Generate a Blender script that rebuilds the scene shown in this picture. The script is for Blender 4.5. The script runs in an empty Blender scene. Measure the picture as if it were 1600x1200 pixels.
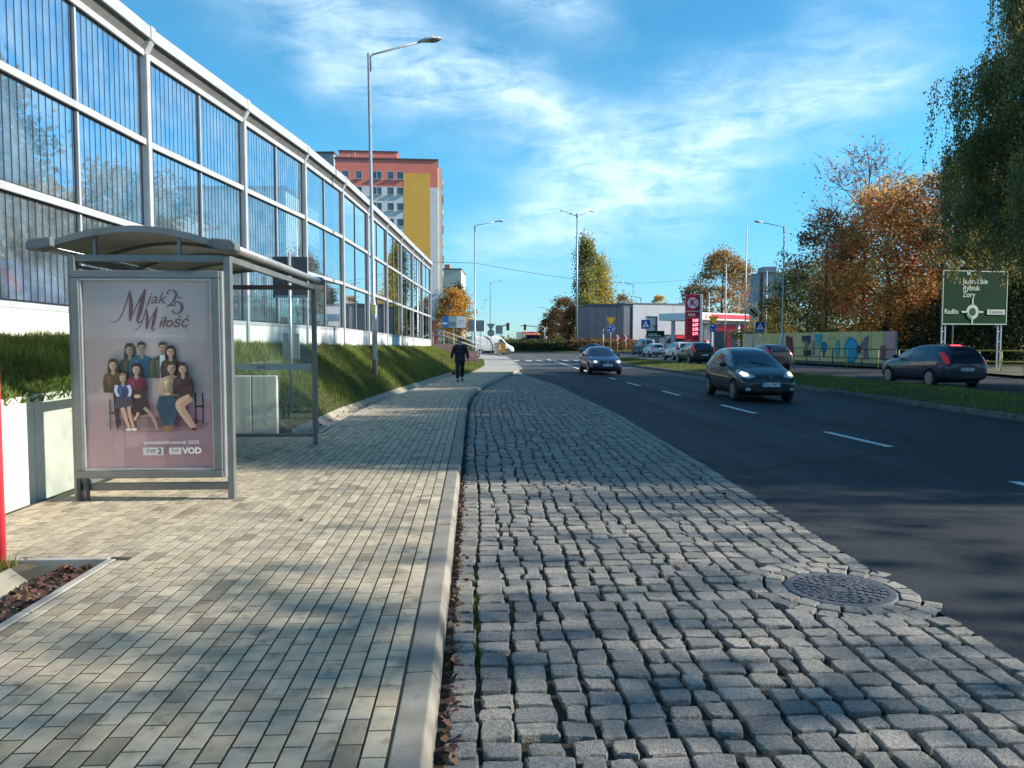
import bpy, bmesh, math, random
import numpy as np
from mathutils import Vector, Matrix
from mathutils.bvhtree import BVHTree
R = math.radians
scene = bpy.context.scene
COL = scene.collection

# ------------------------------------------------------------------ camera
YAW, PITCH, CAMZ, FPX = R(2.862), R(3.196), 1.6, 1200.0
cam_d = bpy.data.cameras.new('camera'); cam = bpy.data.objects.new('camera', cam_d); COL.objects.link(cam)
cam.location = (0, 0, CAMZ); cam.rotation_euler = (R(90) - PITCH, 0, -YAW)
cam_d.sensor_width = 36; cam_d.lens = 27; cam_d.clip_start = 0.05; cam_d.clip_end = 3000
scene.camera = cam
# ------------------------------------------------------------------ world, sun, exposure
SUN_EL, SUN_AZ = R(28), R(95)        # azimuth clockwise from +Y (the road); 90 = straight from the right
scene.view_settings.view_transform = 'Standard'; scene.view_settings.look = 'None'
scene.view_settings.gamma = 1.0; scene.view_settings.use_curve_mapping = False
scene.view_settings.exposure = 1.28
world = bpy.data.worlds.new('World'); scene.world = world; world.use_nodes = True
WN, WL = world.node_tree.nodes, world.node_tree.links
WN.clear()
SKY_STRENGTH = 0.10
def _sky():
    out = WN.new('ShaderNodeOutputWorld'); bg = WN.new('ShaderNodeBackground'); bg.inputs[1].default_value = SKY_STRENGTH
    sky = WN.new('ShaderNodeTexSky'); sky.sky_type = 'NISHITA'; sky.sun_disc = False
    sky.sun_elevation = SUN_EL; sky.sun_rotation = SUN_AZ; sky.air_density = 1.0; sky.dust_density = 0.0; sky.ozone_density = 3.0
    tint = WN.new('ShaderNodeMix'); tint.data_type = 'RGBA'; tint.blend_type = 'MULTIPLY'; tint.inputs[0].default_value = 1
    tint.inputs[7].default_value = (0.32, 0.79, 0.86, 1)
    WL.new(sky.outputs[0], tint.inputs[6])
    tc = WN.new('ShaderNodeTexCoord'); sep = WN.new('ShaderNodeSeparateXYZ'); WL.new(tc.outputs['Generated'], sep.inputs[0])
    def m(op, a, b=None, c=None, clamp=False):
        n = WN.new('ShaderNodeMath'); n.operation = op; n.use_clamp = clamp
        for i, v in enumerate((a, b, c)):
            if v is None: continue
            if isinstance(v, (int, float)): n.inputs[i].default_value = v
            else: WL.new(v, n.inputs[i])
        return n.outputs[0]
    az = m('ARCTAN2', sep.outputs[0], sep.outputs[1]); el = m('ARCSINE', sep.outputs[2])
    comb = WN.new('ShaderNodeCombineXYZ'); WL.new(az, comb.inputs[0]); WL.new(el, comb.inputs[1])
    # slow warp so that no band has a ruled edge
    wn = WN.new('ShaderNodeTexNoise'); wn.inputs['Scale'].default_value = 5; wn.inputs['Detail'].default_value = 5
    WL.new(tc.outputs['Generated'], wn.inputs['Vector'])
    ws = WN.new('ShaderNodeSeparateColor'); WL.new(wn.outputs['Color'], ws.inputs[0])
    azw = m('ADD', az, m('MULTIPLY', m('SUBTRACT', ws.outputs[0], .5), .16))
    elw = m('ADD', el, m('MULTIPLY', m('SUBTRACT', ws.outputs[1], .5), .13))
    def ae(px, py):
        F = 1200.0; x = px - 800; d = Vector((x, F * math.cos(PITCH) + (600 - py) * math.sin(PITCH), -F * math.sin(PITCH) + (600 - py) * math.cos(PITCH))).normalized()
        return math.atan2(d.x, d.y) + YAW, math.asin(d.z)
    def band(p0, p1, w, s):
        a0, e0 = ae(*p0); a1, e1 = ae(*p1); L = math.hypot(a1 - a0, e1 - e0); ux, uy = (a1 - a0) / L, (e1 - e0) / L
        dx = m('SUBTRACT', azw, a0); dy = m('SUBTRACT', elw, e0)
        u = m('DIVIDE', m('ADD', m('MULTIPLY', dx, ux), m('MULTIPLY', dy, uy)), L)
        v = m('ABSOLUTE', m('SUBTRACT', m('MULTIPLY', dy, ux), m('MULTIPLY', dx, uy)))
        mv = m('POWER', m('SUBTRACT', 1.0, m('DIVIDE', v, w * 1.12), clamp=True), 1.6)
        mu = m('SUBTRACT', 1.45, m('MULTIPLY', m('ABSOLUTE', m('SUBTRACT', u, .5)), 1.6), clamp=True)
        mu = m('POWER', mu, 1.6)
        return m('MULTIPLY', m('MULTIPLY', mv, mu), s)
    tot = None
    for b in (((330, -60), (640, 110), .10, .75), ((560, 90), (900, 205), .085, .95), ((690, 120), (900, 195), .05, .6),
              ((1420, 130), (1040, 225), .085, .85), ((1130, 205), (830, 350), .095, .95), ((860, 230), (1020, 250), .07, .7),
              ((760, -40), (950, 30), .06, .9), ((1250, 30), (1420, 120), .13, .35), ((700, 380), (900, 350), .05, .45),
              ((850, 340), (1150, 330), .07, .30), ((430, 20), (560, 190), .05, .35), ((1000, 130), (1180, 110), .05, .22)):
        o = band(*b); tot = o if tot is None else m('ADD', tot, o)
    # veils elsewhere
    vn = WN.new('ShaderNodeTexNoise'); vn.inputs['Scale'].default_value = 2.2; vn.inputs['Detail'].default_value = 6
    mp = WN.new('ShaderNodeMapping'); mp.inputs['Scale'].default_value = (1, 1, 3); WL.new(tc.outputs['Generated'], mp.inputs[0]); WL.new(mp.outputs[0], vn.inputs['Vector'])
    tot = m('ADD', tot, m('MULTIPLY', m('SUBTRACT', vn.outputs[0], .55, clamp=True), .6))
    # wispy fine structure
    mp2 = WN.new('ShaderNodeMapping'); mp2.inputs['Rotation'].default_value = (0, 0, R(-22)); mp2.inputs['Scale'].default_value = (11, 40, 1)
    WL.new(comb.outputs[0], mp2.inputs[0])
    fn = WN.new('ShaderNodeTexNoise'); fn.inputs['Scale'].default_value = 1.0; fn.inputs['Detail'].default_value = 9; fn.inputs['Roughness'].default_value = .62; fn.inputs['Distortion'].default_value = .6
    WL.new(mp2.outputs[0], fn.inputs['Vector'])
    f2 = WN.new('ShaderNodeTexNoise'); f2.inputs['Scale'].default_value = 14; f2.inputs['Detail'].default_value = 8; f2.inputs['Roughness'].default_value = .6
    WL.new(tc.outputs['Generated'], f2.inputs['Vector'])
    fine = m('ADD', m('MULTIPLY', fn.outputs[0], .95), m('MULTIPLY', f2.outputs[0], .6))
    dens = m('MULTIPLY', tot, m('MULTIPLY', m('SUBTRACT', fine, .47, clamp=True), 1.9), clamp=True)
    dens = m('MULTIPLY', dens, .85)
    mix = WN.new('ShaderNodeMix'); mix.data_type = 'RGBA'
    mrh = WN.new('ShaderNodeMapRange'); mrh.inputs[1].default_value = 0.0; mrh.inputs[2].default_value = .22; mrh.inputs[3].default_value = .66; mrh.inputs[4].default_value = 1.0; WL.new(el, mrh.inputs[0])
    hzm = WN.new('ShaderNodeMix'); hzm.data_type = 'RGBA'; hzm.blend_type = 'MULTIPLY'; hzm.inputs[0].default_value = 1; WL.new(tint.outputs[2], hzm.inputs[6])
    cmb = WN.new('ShaderNodeCombineColor'); cmb.inputs[0].default_value = 1.0; WL.new(mrh.outputs[0], cmb.inputs[1]); mrb = WN.new('ShaderNodeMath'); mrb.operation = 'POWER'; mrb.inputs[1].default_value = .35; WL.new(mrh.outputs[0], mrb.inputs[0]); WL.new(mrb.outputs[0], cmb.inputs[2]); WL.new(cmb.outputs[0], hzm.inputs[7])
    WL.new(dens, mix.inputs[0]); WL.new(hzm.outputs[2], mix.inputs[6]); mix.inputs[7].default_value = (3.9, 5.1, 5.9, 1)
    WL.new(mix.outputs[2], bg.inputs[0]); WL.new(bg.outputs[0], out.inputs[0])
_sky()
sun_d = bpy.data.lights.new('sun', 'SUN'); sun_d.energy = 3.6; sun_d.angle = R(0.5); sun_d.color = (1.0, .93, .82)
sun = bpy.data.objects.new('sun', sun_d); COL.objects.link(sun)
SUNV = Vector((math.sin(SUN_AZ) * math.cos(SUN_EL), math.cos(SUN_AZ) * math.cos(SUN_EL), math.sin(SUN_EL)))
sun.rotation_euler = SUNV.to_track_quat('Z', 'Y').to_euler(); sun.location = (40, -10, 40)
scene.cycles.max_bounces = 8; scene.cycles.transparent_max_bounces = 24

# ------------------------------------------------------------------ photo-to-ground helper (1600 x 1200 pixels of the photo)
_F = Vector((math.sin(YAW) * math.cos(PITCH), math.cos(YAW) * math.cos(PITCH), -math.sin(PITCH)))
_RT = Vector((math.cos(YAW), -math.sin(YAW), 0)); _UP = _RT.cross(_F)
def ray(px, py): return _F + _RT * ((px - 800) / FPX) + _UP * ((600 - py) / FPX)
def at(px, py, d): return Vector((0, 0, CAMZ)) + ray(px, py) * d            # a point d metres into the scene
def gp(px, py, z=0.0):
    r = ray(px, py); return Vector((0, 0, CAMZ)) + r * ((z - CAMZ) / r.z)
def proj(p):
    v = Vector(p) - Vector((0, 0, CAMZ)); d = v.dot(_F)
    return (800 + FPX * v.dot(_RT) / d, 600 - FPX * v.dot(_UP) / d, d) if d > .01 else (0, 0, -1)
def foot(px, d, z=0.0):                                                     # ground point under column px at depth d
    p = at(px, 533, d); return Vector((p.x, p.y, z))

# ------------------------------------------------------------------ materials
def lin(c):
    f = lambda x: x / 12.92 if x <= .04045 else ((x + .055) / 1.055) ** 2.4
    return tuple(f(v / 255.0) for v in c)
MATS = {}
def mat(name, c1, c2=None, scale=6.0, rough=.7, metal=0.0, bump=0.0, bscale=60.0, attr=False, spec=.5, coat=0.0, emit=None, es=0.0,
        translucent=0.0, amount=1.0, coords='Position', stain=None, detail=6.0, rvar=0.0, lo=.35, hi=.65):
    """procedural Principled material; colours are linear base colours"""
    if name in MATS: return MATS[name]
    m = bpy.data.materials.new(name); m.use_nodes = True; n, l = m.node_tree.nodes, m.node_tree.links
    b = n['Principled BSDF']; out = n['Material Output']
    b.inputs['Roughness'].default_value = rough; b.inputs['Metallic'].default_value = metal
    b.inputs['Specular IOR Level'].default_value = spec; b.inputs['Coat Weight'].default_value = coat; b.inputs['Coat Roughness'].default_value = .04
    b.inputs['Base Color'].default_value = (*c1, 1)
    if coords == 'Position': src = n.new('ShaderNodeNewGeometry').outputs['Position']
    else: src = n.new('ShaderNodeTexCoord').outputs['Object']
    def noise(sc, det=detail, ro=.6):
        t = n.new('ShaderNodeTexNoise'); t.inputs['Scale'].default_value = sc; t.inputs['Detail'].default_value = det; t.inputs['Roughness'].default_value = ro
        l.new(src, t.inputs['Vector']); return t.outputs[0]
    def ramp(v, a, bb):
        t = n.new('ShaderNodeMapRange'); t.inputs[1].default_value = a; t.inputs[2].default_value = bb; l.new(v, t.inputs[0]); return t.outputs[0]
    col = None
    if attr:
        a = n.new('ShaderNodeVertexColor'); a.layer_name = 'Col'; col = a.outputs[0]
    if c2 is not None:
        mx = n.new('ShaderNodeMix'); mx.data_type = 'RGBA'
        l.new(ramp(noise(scale), lo, hi), mx.inputs[0])
        mx.inputs[6].default_value = (*c1, 1); mx.inputs[7].default_value = (*c2, 1)
        if col is not None:
            mm = n.new('ShaderNodeMix'); mm.data_type = 'RGBA'; mm.blend_type = 'MULTIPLY'; mm.inputs[0].default_value = amount
            l.new(col, mm.inputs[6]); l.new(mx.outputs[2], mm.inputs[7]); col = mm.outputs[2]
        else: col = mx.outputs[2]
    if stain is not None:       # (colour, scale, threshold, strength): dirt with a shape of its own
        sc, ssc, th, st = stain
        mx = n.new('ShaderNodeMix'); mx.data_type = 'RGBA'
        mu = n.new('ShaderNodeMath'); mu.operation = 'MULTIPLY'; mu.inputs[1].default_value = st
        l.new(ramp(noise(ssc, 8, .65), th, th + .14), mu.inputs[0]); l.new(mu.outputs[0], mx.inputs[0])
        if col is not None: l.new(col, mx.inputs[6])
        else: mx.inputs[6].default_value = (*c1, 1)
        mx.inputs[7].default_value = (*sc, 1); col = mx.outputs[2]
    if col is not None: l.new(col, b.inputs['Base Color'])
    if rvar:
        t = n.new('ShaderNodeMapRange'); t.inputs[3].default_value = max(.02, rough - rvar); t.inputs[4].default_value = min(1, rough + rvar)
        l.new(noise(scale * 1.7), t.inputs[0]); l.new(t.outputs[0], b.inputs['Roughness'])
    if bump:
        bp = n.new('ShaderNodeBump'); bp.inputs['Strength'].default_value = min(1, bump); bp.inputs['Distance'].default_value = .02
        l.new(noise(bscale, 4), bp.inputs['Height']); l.new(bp.outputs[0], b.inputs['Normal'])
    if emit is not None:
        b.inputs['Emission Color'].default_value = (*emit, 1); b.inputs['Emission Strength'].default_value = es
    if translucent:
        tr = n.new('ShaderNodeBsdfTranslucent'); ms = n.new('ShaderNodeMixShader'); ms.inputs[0].default_value = translucent
        if col is not None: l.new(col, tr.inputs[0])
        else: tr.inputs[0].default_value = (*c1, 1)
        l.new(b.outputs[0], ms.inputs[1]); l.new(tr.outputs[0], ms.inputs[2]); l.new(ms.outputs[0], out.inputs[0])
    MATS[name] = m; return m
def glass(name, tint, refl=1.0, rough=.02, base=None, haze=0.0):
    """thin pane: clear transmission with a tint, Fresnel mirror on top, a little dust"""
    if name in MATS: return MATS[name]
    m = bpy.data.materials.new(name); m.use_nodes = True; n, l = m.node_tree.nodes, m.node_tree.links; n.remove(n['Principled BSDF'])
    out = n['Material Output']; t = n.new('ShaderNodeBsdfTransparent'); t.inputs[0].default_value = (*tint, 1)
    g = n.new('ShaderNodeBsdfGlossy'); g.inputs['Roughness'].default_value = rough; g.inputs[0].default_value = (1, 1, 1, 1)
    ge0 = n.new('ShaderNodeNewGeometry'); dt = n.new('ShaderNodeVectorMath'); dt.operation = 'DOT_PRODUCT'; l.new(ge0.outputs['Incoming'], dt.inputs[0]); l.new(ge0.outputs['Normal'], dt.inputs[1])
    def mm(op, a_, b_):                                  # Schlick reflectance, the same from both sides of the pane
        q = n.new('ShaderNodeMath'); q.operation = op
        for i_, v_ in enumerate((a_, b_)):
            if isinstance(v_, (int, float)): q.inputs[i_].default_value = v_
            elif v_ is not None: l.new(v_, q.inputs[i_])
        return q.outputs[0]
    p5 = mm('POWER', mm('SUBTRACT', 1.0, mm('ABSOLUTE', dt.outputs['Value'], None)), 5.0)
    mu = n.new('ShaderNodeMath'); mu.operation = 'MULTIPLY'; mu.inputs[1].default_value = refl; mu.use_clamp = True; l.new(mm('ADD', mm('MULTIPLY', p5, .96), .04), mu.inputs[0])
    a = n.new('ShaderNodeMixShader'); l.new(mu.outputs[0], a.inputs[0]); l.new(g.outputs[0], a.inputs[2])
    first = t.outputs[0]
    if haze:
        d = n.new('ShaderNodeBsdfDiffuse'); d.inputs[0].default_value = (.42, .52, .60, 1)
        hm = n.new('ShaderNodeMixShader'); nz = n.new('ShaderNodeTexNoise'); nz.inputs['Scale'].default_value = 2.3; nz.inputs['Detail'].default_value = 7
        ge = n.new('ShaderNodeNewGeometry'); l.new(ge.outputs['Position'], nz.inputs['Vector'])
        mr = n.new('ShaderNodeMapRange'); mr.inputs[1].default_value = .35; mr.inputs[2].default_value = .75; mr.inputs[3].default_value = haze * .4; mr.inputs[4].default_value = haze * 1.6
        l.new(nz.outputs[0], mr.inputs[0]); l.new(mr.outputs[0], hm.inputs[0]); l.new(t.outputs[0], hm.inputs[1]); l.new(d.outputs[0], hm.inputs[2]); first = hm.outputs[0]
    l.new(first, a.inputs[1]); l.new(a.outputs[0], out.inputs[0])
    MATS[name] = m; return m

# ------------------------------------------------------------------ mesh builder
class MB:
    def __init__(s): s.v, s.f, s.c = [], [], []
    def add(s, vs, fs, col=None):
        o = len(s.v); s.v += [tuple(p) for p in vs]; s.f += [[o + i for i in f] for f in fs]; s.c += [col or (1, 1, 1)] * len(fs); return s
    def box(s, cx, cy, cz, sx, sy, sz, rz=0.0, col=None):
        hx, hy, hz = sx / 2, sy / 2, sz / 2; c, si = math.cos(rz), math.sin(rz); vs = []
        for dz in (-hz, hz):
            for dx, dy in ((-hx, -hy), (hx, -hy), (hx, hy), (-hx, hy)):
                vs.append((cx + dx * c - dy * si, cy + dx * si + dy * c, cz + dz))
        return s.add(vs, [(3, 2, 1, 0), (4, 5, 6, 7), (0, 1, 5, 4), (1, 2, 6, 5), (2, 3, 7, 6), (3, 0, 4, 7)], col)
    def b2(s, x0, x1, y0, y1, z0, z1, col=None): return s.box((x0 + x1) / 2, (y0 + y1) / 2, (z0 + z1) / 2, x1 - x0, y1 - y0, z1 - z0, 0, col)
    def bar(s, p0, p1, w, h, up=(0, 0, 1), col=None):
        p0, p1 = Vector(p0), Vector(p1); d = (p1 - p0).normalized(); u = Vector(up)
        if abs(d.dot(u)) > .99: u = Vector((0, 1, 0))
        r = d.cross(u).normalized(); u = r.cross(d); vs = []
        for p in (p0, p1):
            for a, b in ((-1, -1), (1, -1), (1, 1), (-1, 1)): vs.append(p + r * (a * w / 2) + u * (b * h / 2))
        return s.add(vs, [(3, 2, 1, 0), (4, 5, 6, 7), (0, 1, 5, 4), (1, 2, 6, 5), (2, 3, 7, 6), (3, 0, 4, 7)], col)
    def tube(s, pts, r, n=8, cap=True, col=None):
        pts = [Vector(p) for p in pts]; k = len(pts); rs = r if isinstance(r, (list, tuple)) else [r] * k; vs = []; fs = []; ref = None
        for i, p in enumerate(pts):
            d = (pts[min(i + 1, k - 1)] - pts[max(i - 1, 0)]).normalized()
            if ref is None: ref = Vector((1, 0, 0)) if abs(d.x) < .9 else Vector((0, 1, 0))
            a = (ref - d * ref.dot(d)).normalized(); ref = a; b = d.cross(a)
            for j in range(n):
                t = 2 * math.pi * j / n; vs.append(p + (a * math.cos(t) + b * math.sin(t)) * rs[i])
        for i in range(k - 1):
            for j in range(n):
                j2 = (j + 1) % n; fs.append((i * n + j, i * n + j2, (i + 1) * n + j2, (i + 1) * n + j))
        if cap: fs += [tuple(reversed(range(n))), tuple(range((k - 1) * n, k * n))]
        return s.add(vs, fs, col)
    def prism(s, poly, o, ux, uy, d, col=None):
        """polygon in the plane o + a*ux + b*uy, extruded along vector d"""
        o, ux, uy, d = Vector(o), Vector(ux), Vector(uy), Vector(d); k = len(poly)
        vs = [o + ux * a + uy * b for a, b in poly]; vs += [v + d for v in vs]
        fs = [tuple(range(k)), tuple(reversed(range(k, 2 * k)))] + [(i, i + k, (i + 1) % k + k, (i + 1) % k) for i in range(k)]
        return s.add(vs, fs, col)
    def poly(s, pts, col=None): return s.add(pts, [tuple(range(len(pts)))], col)
    def lathe(s, prof, c, axis='z', n=20, col=None):
        c = Vector(c); vs = []; fs = []; k = len(prof)
        for r, h in prof:
            for j in range(n):
                t = 2 * math.pi * j / n; a, b = r * math.cos(t), r * math.sin(t)
                vs.append(c + (Vector((a, b, h)) if axis == 'z' else Vector((h, a, b)) if axis == 'x' else Vector((a, h, b))))
        for i in range(k - 1):
            for j in range(n): fs.append((i * n + j, i * n + (j + 1) % n, (i + 1) * n + (j + 1) % n, (i + 1) * n + j))
        if prof[0][0] > 1e-4: fs.append(tuple(reversed(range(n))))
        if prof[-1][0] > 1e-4: fs.append(tuple(range((k - 1) * n, k * n)))
        return s.add(vs, fs, col)
    def ball(s, c, rx, ry, rz, n=10, m=7, col=None):
        vs = []; fs = []; c = Vector(c)
        for i in range(m + 1):
            p = math.pi * i / m
            for j in range(n):
                t = 2 * math.pi * j / n; vs.append(c + Vector((rx * math.sin(p) * math.cos(t), ry * math.sin(p) * math.sin(t), -rz * math.cos(p))))
        for i in range(m):
            for j in range(n): fs.append((i * n + j, i * n + (j + 1) % n, (i + 1) * n + (j + 1) % n, (i + 1) * n + j))
        return s.add(vs, fs, col)
    def mesh(s, name, m=None, smooth=False):
        me = bpy.data.meshes.new(name); me.from_pydata([tuple(v) for v in s.v], [], s.f)
        if any(c != (1, 1, 1) for c in s.c):
            ca = me.color_attributes.new('Col', 'FLOAT_COLOR', 'CORNER'); arr = []
            for c, f in zip(s.c, s.f):
                if isinstance(c[0], (tuple, list)):
                    for q in c: arr += [q[0], q[1], q[2], 1.0]
                else: arr += [c[0], c[1], c[2], 1.0] * len(f)
            ca.data.foreach_set('color', arr)
        if m is not None: me.materials.append(m)
        if smooth: me.polygons.foreach_set('use_smooth', [True] * len(me.polygons))
        me.update(); return me
    def build(s, name, m=None, parent=None, smooth=False, bevel=0.0, kind=None, seg=2):
        return link(name, s.mesh(name, m, smooth), parent, bevel, kind, seg)
def link(name, me, parent=None, bevel=0.0, kind=None, seg=2):
    o = bpy.data.objects.new(name, me); COL.objects.link(o)
    if parent is not None: o.parent = parent
    if bevel:
        b = o.modifiers.new('bevel', 'BEVEL'); b.width = bevel; b.segments = seg; b.limit_method = 'ANGLE'; b.angle_limit = R(40)
    if kind: o['kind'] = kind
    return o
def thing(name, label, cat, loc=(0, 0, 0), rz=0.0, group=None):
    o = bpy.data.objects.new(name, None); COL.objects.link(o); o.location = loc; o.rotation_euler = (0, 0, rz); o.empty_display_size = .2
    return tag(o, label, cat, group)
def tag(o, label=None, cat=None, group=None, kind=None):
    if label: o['label'] = label
    if cat: o['category'] = cat
    if group: o['group'] = group
    if kind: o['kind'] = kind
    return o
def copy_tree(o, parent=None):
    c = o.copy(); COL.objects.link(c)
    if parent is not None: c.parent = parent
    for ch in list(o.children): copy_tree(ch, c)
    return c
def npmesh(name, V, faces_n, m, cols=None, smooth=False):
    """V: (N*k,3) array of separate k-gons"""
    me = bpy.data.meshes.new(name); nv = len(V); k = faces_n; nf = nv // k
    me.vertices.add(nv); me.vertices.foreach_set('co', np.asarray(V, dtype=np.float32).ravel())
    me.loops.add(nv); me.loops.foreach_set('vertex_index', np.arange(nv, dtype=np.int32))
    me.polygons.add(nf); me.polygons.foreach_set('loop_start', np.arange(0, nv, k, dtype=np.int32))
    if cols is not None:
        ca = me.color_attributes.new('Col', 'FLOAT_COLOR', 'POINT')
        c4 = np.ones((nv, 4), dtype=np.float32); c4[:, :3] = np.repeat(cols, k, axis=0); ca.data.foreach_set('color', c4.ravel())
    me.materials.append(m); me.update(calc_edges=True); return me
def text_polys(body, size, shear=0.0, bold=0.0, align='CENTER', spacing=1.0):
    """flat mesh of a piece of lettering: (verts2d, faces)"""
    cu = bpy.data.curves.new('lettering', 'FONT'); cu.body = body; cu.size = size; cu.shear = shear; cu.offset = bold; cu.align_x = align; cu.align_y = 'CENTER'; cu.space_character = spacing
    cu.resolution_u = 3
    o = bpy.data.objects.new('lettering', cu); COL.objects.link(o); dg = bpy.context.evaluated_depsgraph_get()
    me = bpy.data.meshes.new_from_object(o.evaluated_get(dg)); vs = [(v.co.x, v.co.y) for v in me.vertices]; fs = [tuple(p.vertices) for p in me.polygons]
    bpy.data.objects.remove(o); bpy.data.meshes.remove(me); bpy.data.curves.remove(cu); return vs, fs
class Print:
    """flat print in a plane: shapes stacked by fractions of a millimetre"""
    def __init__(s, o, ux, uy, nrm, step=.0006): s.o, s.ux, s.uy, s.n, s.k, s.step, s.mb = Vector(o), Vector(ux), Vector(uy), Vector(nrm), 0, step, MB()
    def _p(s, a, b): return s.o + s.ux * a + s.uy * b + s.n * (s.k * s.step)
    def shape(s, pts, col, new=True, grad=0.0):
        if new: s.k += 1
        c = lin(col)
        if grad:                                   # printed modelling: lighter top left, darker bottom right
            xs = [p[0] for p in pts]; ys = [p[1] for p in pts]; cx, cy = (min(xs) + max(xs)) / 2, (min(ys) + max(ys)) / 2; hx, hy = max(1e-6, (max(xs) - min(xs)) / 2), max(1e-6, (max(ys) - min(ys)) / 2)
            fc = [max(.25, 1 - grad * ((x - cx) / hx * .7 - (y - cy) / hy * .5)) for x, y in pts]; c = [tuple(min(1, v * f) for v in c) for f in fc]
            m0 = s._p(cx, cy); o = len(s.mb.v); s.mb.v += [tuple(s._p(a, b)) for a, b in pts]; s.mb.f.append([o + i for i in range(len(pts))]); s.mb.c.append(c); return s
        s.mb.poly([s._p(a, b) for a, b in pts], c); return s
    def field(s, a0, b0, a1, b1, fn, nx=8, ny=10):
        s.k += 1
        for i in range(nx):
            for j in range(ny):
                q = [(a0 + (a1 - a0) * (i + di) / nx, b0 + (b1 - b0) * (j + dj) / ny) for di, dj in ((0, 0), (1, 0), (1, 1), (0, 1))]
                o = len(s.mb.v); s.mb.v += [tuple(s._p(*p)) for p in q]; s.mb.f.append([o, o + 1, o + 2, o + 3]); s.mb.c.append([lin(fn((p[0] - a0) / (a1 - a0), (p[1] - b0) / (b1 - b0))) for p in q])
        return s
    def rect(s, a0, b0, a1, b1, col): return s.shape([(a0, b0), (a1, b0), (a1, b1), (a0, b1)], col)
    def ell(s, a, b, ra, rb, col, n=14, rot=0.0, grad=0.0):
        c, si = math.cos(rot), math.sin(rot)
        return s.shape([(a + ra * math.cos(t) * c - rb * math.sin(t) * si, b + ra * math.cos(t) * si + rb * math.sin(t) * c) for t in [2 * math.pi * i / n for i in range(n)]], col, True, grad)
    def text(s, body, a, b, size, col, shear=0.0, bold=0.0, align='CENTER', spacing=1.0, sx=1.0):
        s.k += 1; vs, fs = text_polys(body, size, shear, bold, align, spacing)
        s.mb.add([s._p(a + x * sx, b + y) for x, y in vs], fs, lin(col)); return s
    def stroke(s, pts, ws, col, n=10):
        """calligraphic stroke: Catmull-Rom through pts with widths ws"""
        P = [pts[0]] + list(pts) + [pts[-1]]; W = list(ws); L = []; wl = []
        for i in range(1, len(P) - 2):
            for j in range(n):
                t = j / n; q = []
                for d in (0, 1):
                    p0, p1, p2, p3 = P[i - 1][d], P[i][d], P[i + 1][d], P[i + 2][d]
                    q.append(.5 * (2 * p1 + (p2 - p0) * t + (2 * p0 - 5 * p1 + 4 * p2 - p3) * t * t + (3 * p1 - p0 - 3 * p2 + p3) * t ** 3))
                L.append(q); wl.append(W[i - 1] + (W[i] - W[i - 1]) * t)
        L.append(list(pts[-1])); wl.append(W[-1]); s.k += 1; vs = []; fs = []
        for i, (x, y) in enumerate(L):
            x0, y0 = L[max(i - 1, 0)]; x1, y1 = L[min(i + 1, len(L) - 1)]; l = math.hypot(x1 - x0, y1 - y0) or 1e-6
            nx, ny = -(y1 - y0) / l * wl[i] / 2, (x1 - x0) / l * wl[i] / 2; vs += [s._p(x + nx, y + ny), s._p(x - nx, y - ny)]
            if i: fs.append((2 * i - 2, 2 * i - 1, 2 * i + 1, 2 * i))
        s.mb.add(vs, fs, lin(col)); return s
    def build(s, name, parent, m=None): return s.mb.build(name, m or PRINT, parent)
PRINT = mat('print', (1, 1, 1), attr=True, rough=.45)
PRINT_DULL = mat('paint_print', (.9, .9, .9), (1.05, 1.05, 1.05), scale=3, attr=True, rough=.85)
rnd = random.Random(7); nrg = np.random.default_rng(7)
# ================================================================== SETTING
def interp(tab, y):
    ys = [t[0] for t in tab]; return float(np.interp(y, ys, [t[1] for t in tab]))
KERB = [(-8, -.18), (17, -.18), (20, -.17), (22.5, -.1), (25.6, .1), (29.5, .62), (35.6, 1.45), (41, 2.2), (43.5, 2.62)]
LEFT = [(-8, -2.58), (14, -2.7), (18, -2.6), (25, -2.05), (33.7, -1.12), (43, -.2), (49, .4)]
BAYR = [(-8, 2.85), (4, 2.95), (10, 3.2), (17, 3.4), (30, 3.25), (36, 2.85), (40, 2.55), (43.5, 2.68)]
BARR = [(2, -6.75), (6, -6.45), (10, -6.1), (14, -5.75), (18, -5.25), (22, -4.75), (26, -4.38), (30, -4.1), (34, -3.83), (38, -3.58), (42, -3.34), (46, -3.08), (50, -2.82)]
def kx(y): return interp(KERB, y)
def lx(y): return interp(LEFT, y)
def rx(y): return interp(BAYR, y)
def bx(y): return interp(BARR, y)
ROADZ, NICHE0, NICHE1, NICHEX = -.12, 5.72, 13.5, -4.36
def strip(name, left, right, ys, z, m, kind='structure', sub=1):
    mb = MB(); vs = []; fs = []
    for y in ys:
        a, b = left(y), right(y)
        for j in range(sub + 1): vs.append((a + (b - a) * j / sub, y, z if not callable(z) else z(y)))
    k = sub + 1
    for i in range(len(ys) - 1):
        for j in range(sub): fs.append((i * k + j, i * k + j + 1, (i + 1) * k + j + 1, (i + 1) * k + j))
    mb.add(vs, fs); o = mb.build(name, m); o['kind'] = kind; return o
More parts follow.
